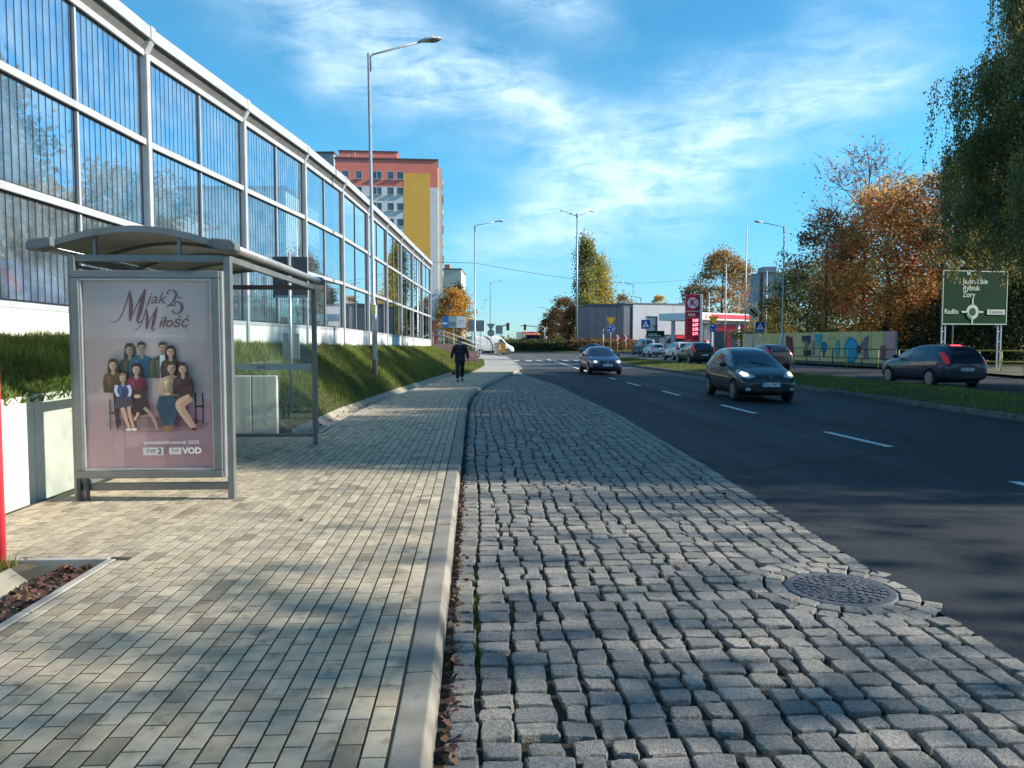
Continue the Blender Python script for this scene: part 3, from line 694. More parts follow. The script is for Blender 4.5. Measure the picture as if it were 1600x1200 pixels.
def pz(y): return interp([(0, 2.09), (10, 2.08), (14, 2.02), (26, 1.99), (38, 1.82), (50, 1.66)], y)
H = 4.57; ROW = H / 3
for i, y in enumerate(PY):
    x, z = bx(y), pz(y); p = MB()
    p.b2(x - .10, x + .10, y - .07, y + .07, .9, z + H)                   # post
    p.bar((x, y, z + H - .02), (x + .14, y, z + H + .25), .17, .10)          # cranked bracket
    p.b2(x + .10, x + .20, y - .09, y + .09, z + H + .22, z + H + .47); p.build('post', m_alu, nb, bevel=.012)
for i in range(len(PY) - 1):
    y0, y1 = PY[i] + .09, PY[i + 1] - .09; a = Vector((bx(PY[i]), y0, 0)); b = Vector((bx(PY[i + 1]), y1, 0)); z0, z1 = pz(PY[i]), pz(PY[i + 1])
    def pt(t, z, off=0.0): return Vector((a.x + (b.x - a.x) * t + off, y0 + (y1 - y0) * t, z0 + (z1 - z0) * t + z))
    for k in range(2):
        t0, t1 = k * .5 + .003, k * .5 + .497; m = MB(); 
        m.prism([(0, 0), (1, 0), (1, 1), (0, 1)], pt(t0, -.75, -.06), pt(t1, -.75, -.06) - pt(t0, -.75, -.06), (0, 0, .74), (.12, 0, 0)); m.build('plinth_panel', m_plinth, nb, bevel=.01)
    for r in range(4):                                                     # rails
        m = MB(); m.bar(pt(0, r * ROW), pt(1, r * ROW), .14, .11 if r not in (0,) else .09); m.build('rail', m_alu, nb, bevel=.008)
    near = i <= 4
    for r in range(3):
        m = MB(); m.bar(pt(.5, r * ROW + .055), pt(.5, (r + 1) * ROW - .055), .05, .055, (1, 0, 0)); m.build('mullion', m_alu, nb)
        gk = MB()
        for (ta, tb) in ((.012, .486), (.514, .988)):
            za, zb = r * ROW + .055, (r + 1) * ROW - .055
            m = MB(); m.prism([(0, 0), (1, 0), (1, 1), (0, 1)], pt(ta, za, -.012), pt(tb, za, -.012) - pt(ta, za, -.012), (0, 0, zb - za), (.018, 0, 0))
            # one thin slab per pane
            po = m.build('glass_pane', m_pane if near else m_pane2, nb)
            gk.bar(pt(ta, zb - .012, .012), pt(tb, zb - .012, .012), .02, .025); gk.bar(pt(ta, za + .012, .012), pt(tb, za + .012, .012), .02, .025)
            te = tb if tb > .9 else tb
            gk.bar(pt(te - .008, za, .012), pt(te - .008, zb, .012), .035, .02, (1, 0, 0))
            if near and i >= 1:
                st = MB(); n = 12
                for k in range(n):
                    t = ta + (tb - ta) * (k + .7) / (n + .3); st.prism([(0, 0), (.020, 0), (.020, 1), (0, 1)], pt(t, za + .01, .0085), (pt(1, 0) - pt(0, 0)).normalized(), (0, 0, zb - za - .02), (.002, 0, 0))
                st.build('bird_stripes', m_gasket, po)
        gk.build('gasket', m_gasket, nb)
    # cranked cap: sloping soffit and white fascia
    m = MB(); m.add([pt(0, H + .06, -.02), pt(1, H + .06, -.02), pt(1, H + .26, .14), pt(0, H + .26, .14), pt(0, H + .10, -.06), pt(1, H + .10, -.06), pt(1, H + .31, .12), pt(0, H + .31, .12)],
                    [(0, 1, 2, 3), (7, 6, 5, 4), (0, 4, 5, 1), (3, 2, 6, 7), (0, 3, 7, 4), (1, 5, 6, 2)]); m.build('soffit', mat('soffit_grey', (.15, .15, .145), (.20, .20, .195), scale=3, rough=.6), nb)
    m = MB(); m.prism([(0, 0), (1, 0), (1, 1), (0, 1)], pt(0, H + .24, .142), pt(1, H + .24, .142) - pt(0, H + .24, .142), (0, 0, .21), (.04, 0, 0)); m.build('fascia', m_alu, nb, bevel=.006)
# drain outlets of the plinth
for y in (20.3, 23.7):
    m = MB().b2(bx(y) + .07, bx(y) + .30, y - .09, y + .09, 1.0, 1.42); o = m.build('drain_outlet', m_conc_w); o['label'] = 'small white concrete drain block at the barrier foot ' + ('nearest the shelter' if y < 22 else 'beside the near lamp post'); o['category'] = 'drain block'; o['group'] = 'drain blocks under the noise barrier'

# ------------------------------------------------------------------ bus shelter
SX, SY = -2.45, 7.86; SL, SD = 4.13, 1.51
bs = thing('bus_shelter', 'grey metal bus shelter with curved roof and an advertising case at its end', 'bus shelter', (SX, SY, 0))
m_frame = mat('shelter_frame', (.17, .178, .175), (.21, .218, .215), scale=4, rough=.42, metal=.4, bump=.04, bscale=60, rvar=.08)
m_frame_l = mat('shelter_light_frame', (.40, .405, .40), (.47, .475, .47), scale=4, rough=.35, metal=.5)
m_dark = mat('dark_plastic', (.035, .04, .045), (.05, .055, .06), scale=6, rough=.5)
m_cap = mat('end_cap_plastic', (.10, .115, .125), (.13, .145, .155), scale=6, rough=.55)
m_sgl = glass('shelter_glass', (.90, .965, .96), refl=1.7, haze=.10)
m_roof = mat('roof_sheet', (.28, .27, .23), (.36, .35, .30), scale=2.5, rough=.4, translucent=.4, stain=((.2, .19, .15), 3, .6, .5))
for (x, y) in ((0, 0), (-SD, 0), (0, SL), (-SD, SL), (-SD, SL / 3), (-SD, 2 * SL / 3)):
    MB().b2(x - .035, x + .035, y - .04, y + .04, -.02, 2.45).build('post', m_frame, bs, bevel=.008)
for y in (0, SL): MB().b2(-SD + .037, -.037, y - .03, y + .03, 2.385, 2.455).build('cross_beam', m_frame, bs, bevel=.006)
MB().b2(-.03, .03, .042, SL - .042, 2.385, 2.45).build('front_beam', m_frame, bs, bevel=.006); MB().b2(-SD - .03, -SD + .03, .042, SL - .042, 2.385, 2.45).build('back_beam', m_frame, bs, bevel=.006)
# curved roof
RX0, RX1 = -SD - .30, .05; RY0, RY1 = -.07, SL + .22; NA = 14
def arch(t): return (RX0 + (RX1 - RX0) * t, 2.515 + .20 * math.sin(math.pi * t) ** .9)
NS = 4
for k in range(NS):
    ya, yb = RY0 + (RY1 - RY0) * k / NS, RY0 + (RY1 - RY0) * (k + 1) / NS; vs = []; fs = []
    for y in (ya + .012, yb - .012):
        for j in range(NA + 1): x, z = arch(.03 + .94 * j / NA); vs += [(x, y, z)]
    for y in (ya + .012, yb - .012):
        for j in range(NA + 1): x, z = arch(.03 + .94 * j / NA); vs += [(x, y, z + .010)]
    n = NA + 1
    for j in range(NA):
        fs += [(j, j + 1, n + j + 1, n + j), (2 * n + j + 1, 2 * n + j, 3 * n + j, 3 * n + j + 1), (j, 2 * n + j, 2 * n + j + 1, j + 1), (n + j, n + j + 1, 3 * n + j + 1, 3 * n + j)]
    MB().add(vs, fs).build('roof_panel', m_roof, bs, smooth=False)
for k in range(NS + 1):
    y = RY0 + (RY1 - RY0) * k / NS; y = min(max(y, RY0 + .02), RY1 - .02); r = MB(); w = .028 if k not in (0, NS) else .036
    pts_ = [arch(.02 + .96 * j / NA) for j in range(NA + 1)]
    for j in range(NA): r.bar((pts_[j][0], y, pts_[j][1] - .012), (pts_[j + 1][0], y, pts_[j + 1][1] - .012), w * 1.3, .050 if k not in (0, NS) else .062)
    r.build('roof_rib', m_frame, bs)
for x, nm in ((RX1, 'front_tube'), (RX0, 'back_tube')):
    MB().tube([(x, RY0 + .10, 2.53), (x, RY1 - .02, 2.53)], .043, 12).build(nm, m_frame_l, bs, smooth=True)
    for yy0, yy1 in ((RY0 - .07, RY0 + .10), (RY1 - .03, RY1 + .10)):
        sg = 1 if x > -1 else -1
        MB().prism([(.075, -.045), (.075, .02), (.03, .065), (-.17, .085), (-.17, -.01), (-.03, -.05)], (x, yy0, 2.53), (sg, 0, 0), (0, 0, 1), (0, yy1 - yy0, 0)).build('end_cap', m_cap, bs, bevel=.016, seg=3)
# struts between beams and roof
for y in (0.0, SL):
    for t in (.28, .72): x, z = arch(t); MB().bar((x, y, 2.45), (x, y, z - .03), .03, .03, (0, 1, 0)).build('roof_strut', m_frame, bs)
# back glass with a band, far end glass
for k in range(3):
    y0, y1 = SL * k / 3 + .055, SL * (k + 1) / 3 - .055
    gpn = MB().b2(-SD - .005, -SD + .005, y0, y1, .18, 2.32).build('back_glass', m_sgl, bs)
    MB().b2(-SD - .02, -SD + .02, y0 - .005, y1 + .005, .13, .175).build('glass_rail', m_frame, bs)
    MB().b2(-SD - .02, -SD + .02, y0 - .005, y1 + .005, 2.325, 2.36).build('glass_rail', m_frame, bs)
m_band = mat('frosted_band', (.50, .56, .55), rough=.6, translucent=.3)
def band_lettering(txt, o, ux, uy, w, h, nrm, parent, x_at):
    """opaque band whose lettering is left clear, so light falls through the letters"""
    cu = bpy.data.curves.new('band', 'FONT'); cu.body = txt; cu.size = h * .95; cu.align_x = 'CENTER'; cu.align_y = 'CENTER'; cu.resolution_u = 3; cu.offset = -.0 ; cu.space_character = .92
    o_ = bpy.data.objects.new('band', cu); COL.objects.link(o_); me = bpy.data.meshes.new_from_object(o_.evaluated_get(bpy.context.evaluated_depsgraph_get()))
    vs = [v.co.copy() for v in me.vertices]; fs = [tuple(p.vertices) for p in me.polygons]; bpy.data.objects.remove(o_); bpy.data.meshes.remove(me); bpy.data.curves.remove(cu)
    return vs, fs
# the band itself (two strips with lettering between them standing proud)
yb0, yb1 = .055, SL / 3 - .055
for k in range(3):
    y0, y1 = SL * k / 3 + .056, SL * (k + 1) / 3 - .056
    MB().b2(-SD + .0055, -SD + .0075, y0, y1, 1.12, 1.22).build('glass_band', m_band, bs)
pr = Print((-SD + .008, .50, 1.17), (0, 1, 0), (0, 0, 1), (1, 0, 0)); pr.text('ams', 0, 0, .10, (60, 66, 66), bold=.002); pr.build('band_lettering', bs)
fg = MB().b2(-SD + .05, -.05, SL - .005, SL + .005, .18, 2.30).build('end_glass', m_sgl, bs)
MB().b2(-SD + .04, -.04, SL - .02, SL + .02, .12, .175).build('glass_rail', m_frame, bs)
MB().b2(-SD + .05, -.05, SL - .0078, SL - .0055, 1.155, 1.255).build('glass_band', m_band, bs)
pr = Print((-.62, SL - .0085, 1.205), (1, 0, 0), (0, 0, 1), (0, -1, 0)); pr.text('ams', -.2, 0, .085, (60, 70, 70)); pr.build('band_lettering', bs)
# bench with slats
for k in range(3): MB().b2(-SD + .13 + k * .125, -SD + .24 + k * .125, 1.0, 3.15, .43, .465).build('bench_slat', mat('bench_wood', (.10, .06, .03), (.16, .10, .05), scale=8, rough=.5), bs, bevel=.008)
for y in (1.3, 2.85):
    MB().b2(-SD + .14, -SD + .48, y - .03, y + .03, .39, .43).build('bench_bracket', m_frame, bs); MB().b2(-SD + .035, -SD + .30, y - .025, y + .025, .33, .39).build('bench_arm', m_frame, bs)
# advertising case at the near end
cx0, cx1 = -SD + .02, -.06; cz0, cz1 = .235, 2.295; cf, cb = -.10, .08      # front face y, back face y
cs = MB().b2(cx0 + .055, cx1 - .055, cf + .05, cb, cz0 + .05, cz1 - .05).build('case_body', m_frame, bs)
for (a0, a1, z0_, z1_) in ((cx0, cx1, cz1 - .075, cz1), (cx0, cx1, cz0, cz0 + .075), (cx0, cx0 + .075, cz0 + .0755, cz1 - .0755), (cx1 - .075, cx1, cz0 + .0755, cz1 - .0755)):
    MB().b2(a0, a1, cf, cb - .01, z0_, z1_).build('case_frame', m_frame, bs, bevel=.010)
for (a0, a1, z0_, z1_) in ((cx0 + .077, cx1 - .077, cz1 - .10, cz1 - .077), (cx0 + .077, cx1 - .077, cz0 + .077, cz0 + .10), (cx0 + .077, cx0 + .095, cz0 + .101, cz1 - .101), (cx1 - .095, cx1 - .077, cz0 + .101, cz1 - .101)):
    MB().b2(a0, a1, cf + .010, cf + .045, z0_, z1_).build('inner_frame', m_frame_l, bs, bevel=.004)
MB().b2(cx1 + .002, cx1 + .03, cf + .02, cb - .01, cz0, cz1).build('case_side', m_frame_l, bs, bevel=.008)
MB().b2(-SD + .037, -.037, -.022, .022, .10, .175).build('lower_rail', m_frame, bs, bevel=.006)
for x in (-SD + .10, -SD + .02): MB().b2(x - .016, x + .016, -.06, -.03, 0, .235).build('case_leg', m_dark, bs)
PX0, PX1, PZ0, PZ1 = cx0 + .096, cx1 - .096, cz0 + .101, cz1 - .101
m_poster = mat('poster_paper', (.36, .255, .255), (.43, .30, .30), scale=1.3, rough=.5, coords='Object')
poster = MB().b2(PX0, PX1, cf + .046, cf + .049, PZ0, PZ1).build('poster', m_poster, bs)
PW, PH = PX1 - PX0, PZ1 - PZ0
pr = Print((PX0, cf + .0455, PZ0), (1, 0, 0), (0, 0, 1), (0, -1, 0), .0004)
def U(px, py): return ((px - 122) / 213.0 * PW, (738 - py) / 300.0 * PH)
def SC_(d): return d / 213.0 * PW
def pp(pts): return [U(*p) for p in pts]
def _bg(u, v):
    t = max(0, 1 - math.hypot((u - .55) * 1.5, (v - .55) * 1.1)); fl = 1 if v < .34 else 0
    base = (186 + 50 * t, 158 + 44 * t, 156 + 42 * t) if not fl else (214 - 30 * abs(u - .5), 164 - 26 * abs(u - .5) - 10 * v, 166 - 22 * abs(u - .5))
    return base
pr.field(0, 0, PW, PH, _bg, 9, 24)
RED = (126, 6, 44)
def calM(x, y, s, col):
    f = lambda a, b: U(x + a * s, y + b * s)
    q = SC_(s)
    pr.stroke([f(-28, 50), (f(-20, 52)), f(-10, 44), f(0, 22), f(6, 4), f(10, 0)], [q * .8, q * 1.6, q * 2.2, q * 2.6, q * 2.6, q * 1.4], col)
    pr.stroke([f(7, 1), f(9, 20), f(8, 40), f(6, 51)], [q * 3, q * 7.5, q * 7.5, q * 2.2], col)
    pr.stroke([f(6, 51), f(16, 30), f(26, 12), f(35, -3)], [q * 1.6, q * 2.0, q * 3.2, q * 3], col)
    pr.stroke([f(34, -2), f(29, 18), f(24, 36), f(20, 48), f(22, 53), f(28, 49)], [q * 4, q * 8, q * 8, q * 5, q * 3, q * 1.4], col)
calM(193, 454, .95, RED); calM(222, 481, .67, RED)
u = U(243, 466); pr.text('jak', u[0], u[1], SC_(27), RED, shear=.35, bold=-.0)
# the two figures of the number
f2 = lambda a, b: U(a, b)
pr.stroke([f2(263, 459), f2(263.5, 455), f2(270, 452), f2(277, 457), f2(275, 466), f2(268, 474), f2(261, 479)], [SC_(4), SC_(2), SC_(1.6), SC_(4.5), SC_(4), SC_(1.6), SC_(1)], RED)
pr.stroke([f2(261, 478.5), f2(268, 476), f2(277, 477.5)], [SC_(2.5), SC_(3), SC_(2)], RED)
pr.stroke([f2(277, 464), f2(286, 464.5)], [SC_(1.2), SC_(2.6)], RED); pr.stroke([f2(275, 464), f2(274.5, 474)], [SC_(1.4), SC_(1.4)], RED)
pr.stroke([f2(274.5, 474), f2(280, 471), f2(286, 476), f2(286, 484), f2(279, 490), f2(272, 488), f2(271, 484)], [SC_(1.4), SC_(2), SC_(4.5), SC_(5), SC_(2.2), SC_(2.4), SC_(3.6)], RED)
u = U(246.5, 504); pr.text('iłość', u[0], u[1], SC_(26), RED, shear=.3, bold=SC_(.3), align='LEFT', sx=.92)
u = U(250, 524); pr.text('łączy pokolenia', u[0], u[1], SC_(13.2), (240, 232, 228), shear=.3, bold=SC_(.12))
# generic family group: flat printed figures
SK = (205, 165, 140)
def person2d(hx, hy, r, hair, top, kind='stand', legs=None, long=True, skirt=None, w=1.0):
    r *= 1.16; a = lambda dx, dy: U(hx + dx, hy + dy)
    if long: pr.shape([a(-r * 1.0, -r * .6), a(-r * .6, -r * 1.25), a(r * .5, -r * 1.3), a(r * 1.1, -r * .5), a(r * 1.25, r * 1.6), a(r * .6, r * 2.0), a(-r * .7, r * 2.0), a(-r * 1.2, r * 1.5)], hair, True, .45)
    b = 5.6 * r if kind == 'stand' else 5.0 * r; s = r * 2.1 * w
    pr.shape([a(-r * .5, r * 1.3), a(r * .5, r * 1.3), a(s * .85, r * 1.9), a(s * 1.05, r * 3.2), a(s * 1.0, b), a(-s * 1.0, b), a(-s * 1.05, r * 3.2), a(-s * .85, r * 1.9)], top, True, .40)
    dk = tuple(int(c * .72) for c in top); lt = tuple(min(255, int(c * 1.22) + 6) for c in top)
    pr.shape([a(s * .62, r * 2.2), a(s * .98, r * 2.4), a(s * 1.08, b * .8), a(s * .7, b * .98), a(s * .55, b * .7)], dk, True, .3)
    pr.shape([a(-s * .55, r * 2.3), a(-s * .2, r * 2.2), a(-s * .25, b * .9), a(-s * .5, b * .85)], lt, True, .4)
    pr.shape([a(-r * .32, r * .6), a(r * .32, r * .6), a(r * .42, r * 1.7), a(0, r * 2.1), a(-r * .42, r * 1.7)], tuple(int(c * .86) for c in SK))
    pr.ell(*a(0, 0), SC_(r * .78), SC_(r * 1.05), SK, 16, 0.0, .28)
    pr.shape([a(-r * .85, -r * .05), a(-r * .8, -r * .9), a(0, -r * 1.3), a(r * .8, -r * .9), a(r * .85, -r * .05), a(r * .55, -r * .55), a(-r * .4, -r * .6)], hair)
    pr.shape([a(r * .25, -r * .7), a(r * .74, -r * .3), a(r * .7, r * .5), a(r * .3, r * 1.0), a(r * .42, r * .2)], tuple(int(c * .80) for c in SK), True, .1)
    pr.shape([a(-r * .04, -r * .1), a(r * .12, r * .28), a(-r * .1, r * .28)], tuple(int(c * .72) for c in SK))
    pr.shape([a(-r * .5, -r * .26), a(-r * .14, -r * .24), a(-r * .14, -r * .18), a(-r * .5, -r * .18)], hair); pr.shape([a(r * .14, -r * .24), a(r * .5, -r * .26), a(r * .5, -r * .18), a(r * .14, -r * .18)], hair)
    for sx in (-.32, .32): pr.ell(*a(sx * r, -r * .05), SC_(r * .12), SC_(r * .07), (70, 45, 40), 8)
    pr.ell(*a(0, r * .5), SC_(r * .26), SC_(r * .08), (165, 80, 80), 8)
def leg2d(pts, ws, col): pr.stroke([U(*p) for p in pts], [SC_(w) for w in ws], col, 6)
DKB = (58, 46, 42)
pr.ell(*U(240, 668), SC_(86), SC_(13), (178, 130, 134), 24); pr.ell(*U(240, 664), SC_(74), SC_(9), (150, 106, 110), 24)
for cx_, cy_ in ((168, 655), (312, 645)):      # chairs
    for dx in (-6, 6): leg2d([(cx_ + dx, cy_ - 28), (cx_ + dx, cy_ + 22)], [2.4, 2], (48, 38, 36))
    leg2d([(cx_ - 8, cy_ - 6), (cx_ + 8, cy_ - 6)], [3, 3], (48, 38, 36))
person2d(198, 548, 7.4, (62, 48, 34), (74, 66, 48)); person2d(218, 545, 7.4, (52, 40, 34), (36, 98, 122), long=False, w=1.15)
person2d(254, 545, 7.4, (66, 56, 48), (88, 84, 62), long=False, w=1.2); pr.shape(pp([(249, 556), (258, 556), (257, 600), (248, 600)]), (206, 208, 208)); person2d(267, 551, 7, (56, 40, 32), (66, 54, 44))
person2d(171, 572, 6.8, (70, 54, 40), (92, 70, 50)); leg2d([(176, 606), (175, 640), (177, 672)], [11, 7, 5], DKB)
person2d(210, 579, 7, (60, 44, 36), (112, 44, 62), 'sit')
pr.shape(pp([(197, 612), (226, 612), (232, 650), (205, 655), (193, 640)]), (62, 46, 50)); pr.ell(*U(211, 622), SC_(6), SC_(3.4), SK); leg2d([(222, 640), (236, 656), (243, 676)], [6, 5, 4], SK); leg2d([(212, 648), (208, 656), (204, 660)], [5, 4, 5], SK)
person2d(188, 593, 6, (150, 118, 84), (66, 76, 112), 'sit', long=False, w=.8)
leg2d([(178, 604), (176, 614), (184, 628)], [6, 5, 4], (196, 204, 220)); leg2d([(197, 604), (200, 616), (192, 630)], [6, 5, 4], (196, 204, 220))
pr.shape(pp([(176, 622), (202, 622), (206, 640), (172, 642)]), (74, 66, 76)); leg2d([(186, 640), (192, 660), (197, 672)], [6.5, 5.5, 4], SK); leg2d([(197, 638), (199, 655), (204, 672)], [6, 5, 4], SK)
pr.ell(*U(196, 675), SC_(5), SC_(2.2), (232, 224, 218)); pr.ell(*U(205, 675), SC_(5), SC_(2.2), (232, 224, 218))
person2d(270, 577, 7.6, (74, 58, 48), (176, 148, 116), 'sit', long=False, w=1.25)
pr.shape(pp([(248, 622), (276, 622), (278, 645), (272, 668), (254, 668), (243, 640)]), (54, 78, 92)); leg2d([(256, 622), (254, 648), (258, 668)], [13, 12, 9], (46, 68, 84)); leg2d([(270, 622), (272, 646), (268, 666)], [13, 12, 9], (58, 84, 98))
pr.ell(*U(260, 675), SC_(4.5), SC_(6), (150, 112, 74)); pr.ell(*U(268, 672), SC_(4), SC_(5), (132, 98, 66)); pr.ell(*U(262, 618), SC_(6), SC_(3), SK)
person2d(289, 578, 7, (72, 44, 36), (66, 44, 44), 'sit'); pr.shape(pp([(278, 606), (304, 604), (306, 624), (284, 628)]), (72, 46, 46))
leg2d([(300, 622), (280, 634), (290, 655), (303, 672)], [9, 9, 7, 4.5], SK); leg2d([(304, 626), (288, 638), (299, 658), (308, 672)], [8, 8, 6.5, 4.5], tuple(int(c * .9) for c in SK))
pr.ell(*U(306, 675), SC_(5), SC_(2), (90, 30, 40))
u = U(268, 696); pr.text('poniedziałek-wtorek 20:55', u[0], u[1], SC_(8.6), (226, 216, 214), bold=SC_(.10))
pr.shape(pp([(220, 704), (254, 704), (254, 716.5), (220, 716.5)]), (206, 202, 200)); u = U(233, 710.3); pr.text('TVP', u[0], u[1], SC_(9), (120, 104, 106), bold=SC_(.2), spacing=1.1); u = U(248, 710.3); pr.text('2', u[0], u[1], SC_(13), (92, 78, 82), bold=SC_(.35))
pr.shape(pp([(263.5, 704.5), (284, 704.5), (284, 715), (263.5, 715)]), (214, 208, 206)); u = U(273.8, 709.8); pr.text('TVP', u[0], u[1], SC_(8), (130, 112, 116), bold=SC_(.1)); u = U(302, 709.8); pr.text('VOD', u[0], u[1], SC_(14.5), (232, 226, 222), bold=SC_(.65))
pr.build('poster_print', poster)
MB().b2(PX0, PX1, cf + .022, cf + .027, PZ0, PZ1).build('case_glass', glass('case_glass', (.97, .98, .97), refl=.55, haze=.025), bs)

# ------------------------------------------------------------------ bus stop flag behind the glass, red post
bp = foot(454, 14.6); bsp = thing('bus_stop_sign', 'dark square bus stop flag seen from behind on a thin pole past the shelter', 'bus stop sign', (bp.x, bp.y, 0))
MB().tube([(0, 0, -.1), (0, 0, 3.27)], .032, 10).build('pole', m_frame_l, bsp, smooth=True)
MB().b2(-.33, .33, .034, .062, 2.42, 3.20).build('sign_plate', mat('sign_back', (.055, .062, .075), (.07, .078, .09), scale=5, rough=.5, metal=.4), bsp, bevel=.012)
for z in (2.6, 3.0): MB().b2(-.05, .05, -.036, .034, z - .02, z + .02).build('clamp', m_frame, bsp)
MB().b2(-.16, .16, .033, .05, 1.25, 1.75).build('timetable_case', m_frame_l, bsp, bevel=.01)
m_red = mat('red_paint', (.62, .035, .055), (.70, .05, .075), scale=6, rough=.4, coat=.3)
rp = gp(1.5, 885); rpo = thing('red_post', 'bright red round post standing in the soil at the left edge of the picture', 'post', (rp.x, rp.y, 0))
MB().tube([(0, 0, -.15), (0, 0, 2.3)], .036, 16).build('post_tube', m_red, rpo, smooth=True); MB().lathe([(.05, -.06), (.05, -.005), (.038, .01)], (0, 0, 0), n=16).build('base_collar', m_red, rpo); MB().ball((0, 0, 2.3), .037, .037, .025).build('post_cap', m_red, rpo)
# ------------------------------------------------------------------ street lamps
m_galv = mat('galvanised', (.36, .38, .39), (.48, .50, .51), scale=5, rough=.42, metal=.55, bump=.05, bscale=40)
m_lamp = mat('lamp_housing', (.52, .52, .50), (.60, .60, .58), scale=6, rough=.45)
m_bowl = mat('lamp_bowl', (.22, .21, .19), (.28, .27, .25), scale=6, rough=.15, spec=.6)
def lamp_head(parent, p, dirv, L=.72):
    d = Vector(dirv).normalized(); r = d.cross(Vector((0, 0, 1))).normalized(); u = r.cross(d); vs = []; fs = []; n = 12; m = MB(); lo = MB()
    prof = [(0, .05, .05), (.12, .085, .075), (.35, .16, .10), (.6, .17, .105), (.85, .12, .075), (1.0, .03, .03)]
    for t, w, h in prof:
        for j in range(n + 1):
            a = math.pi * j / n; vs.append(Vector(p) + d * (t * L) + r * (math.cos(a) * w) + u * (math.sin(a) * h))
    k = n + 1
    for i in range(len(prof) - 1):
        for j in range(n): fs.append((i * k + j, i * k + j + 1, (i + 1) * k + j + 1, (i + 1) * k + j))
        fs.append((i * k + n, i * k, (i + 1) * k, (i + 1) * k + n))
    fs += [tuple(range(k)), tuple(reversed(range((len(prof) - 1) * k, len(prof) * k)))]
    m.add(vs, fs); h = m.build('lamp_head', m_lamp, parent, smooth=False); vs = []; fs = []
    prof = [(.36, .06, .012), (.5, .14, .07), (.7, .145, .075), (.88, .09, .045), (.97, .02, .008)]
    for t, w, hh in prof:
        for j in range(n + 1):
            a = math.pi * j / n; vs.append(Vector(p) + d * (t * L) + r * (math.cos(a) * w) - u * (math.sin(a) * hh + .002))
    for i in range(len(prof) - 1):
        for j in range(n): fs.append((i * k + j, i * k + j + 1, (i + 1) * k + j + 1, (i + 1) * k + j))
    lo.add(vs, fs).build('lamp_bowl', m_bowl, h, smooth=True)
def street_lamp(label, loc, h, arm, rise, lean=0.0, r=.075, sleeve=True, rz=0.0, grp='street lamps along the road', thick=1.0):
    t = thing('street_lamp', label, 'street lamp', loc, rz, grp)
    MB().tube([(0, 0, -.3), (0, 0, h * .22), (lean * .3, 0, h * .225), (lean, 0, h)], [r * 1.18, r * 1.12, r * .82, r * .60], 12).build('pole', m_galv, t, smooth=True)
    if sleeve:
        MB().lathe([(r * 1.3, h * .21), (r * 1.3, h * .222), (r * .9, h * .23)], (lean * .3, 0, 0), n=12).build('collar', m_galv, t)
        MB().b2(-.03, .07, -r * 1.28, -r * 1.05, .5, .95).build('service_door', m_galv, t, bevel=.004)
    s = 1 if arm > 0 else -1
    MB().tube([(lean + s * .05, 0, h - .55), (lean + s * .06, 0, h - .12), (lean + s * .12, 0, h - .04), (lean + arm, 0, h - .04 + rise)], .032 * thick, 8).build('arm', m_galv, t, smooth=True)
    lamp_head(t, (lean + arm - s * .05, 0, h - .05 + rise), (s, 0, .16 * (1 if rise > .1 else .4)))
    return t
b = at(586, 588, 24.5); sl = street_lamp('tall grey street lamp rising from the grass bank behind the bus shelter', (b.x, b.y, bank_z(b.x, b.y)), 10.05, 1.62, .42, -.10)
m_ylab = mat('yellow_label', (.55, .55, .10), rough=.6)
MB().b2(-.085, .06, -.095, -.088, 1.95, 2.25).build('id_plate', m_ylab, sl)
b = foot(742, 60); street_lamp('grey street lamp on the sunlit grass patch past the walking man', b, 10.6, 1.65, .28, 0)
b = foot(1222, 60); street_lamp('street lamp in front of the painted wall with its arm turned to the left', b, 10.5, -1.75, .30, 0)
for px, d, hh, arm, lab in ((766, 150, 13.0, 1.6, 'small distant street lamp above the backs of the road signs on the left'), (757, 215, 13.2, 1.6, 'thin faraway street lamp second from the grassy lamp post on the left'), (989, 118, 10.3, -1.5, 'distant street lamp in front of the pale shop building'), (1001, 135, 9.2, -1.3, 'second fainter distant street lamp before the pale shop building'), (854, 210, 10.6, -2.0, 'distant street lamp just left of the brown trees beyond the roundabout')):
    street_lamp(lab, foot(px, d), hh, arm, .25, 0, r=.09, sleeve=False, thick=1.6)
# three-headed mast on the roundabout
b = foot(901, 108, .9); t = thing('lighting_mast', 'tall mast with three lamp heads standing on the roundabout', 'lighting mast', b)
MB().tube([(0, 0, -.5), (0, 0, 18.2)], [.17, .10], 12).build('pole', m_galv, t, smooth=True)
MB().lathe([(.16, 17.9), (.2, 18.05), (.2, 18.35), (.1, 18.45)], (0, 0, 0), n=12).build('mast_collar', m_galv, t)
for k, az in enumerate((R(5), R(110), R(185))):
    d = Vector((math.cos(az), math.sin(az), 0)); MB().tube([(0, 0, 18.2), d * .8 + Vector((0, 0, 18.3)), d * 1.75 + Vector((0, 0, 18.75))], .045, 8).build('arm', m_galv, t, smooth=True)
    lamp_head(t, d * 1.65 + Vector((0, 0, 18.72)), d + Vector((0, 0, .1)), .8)

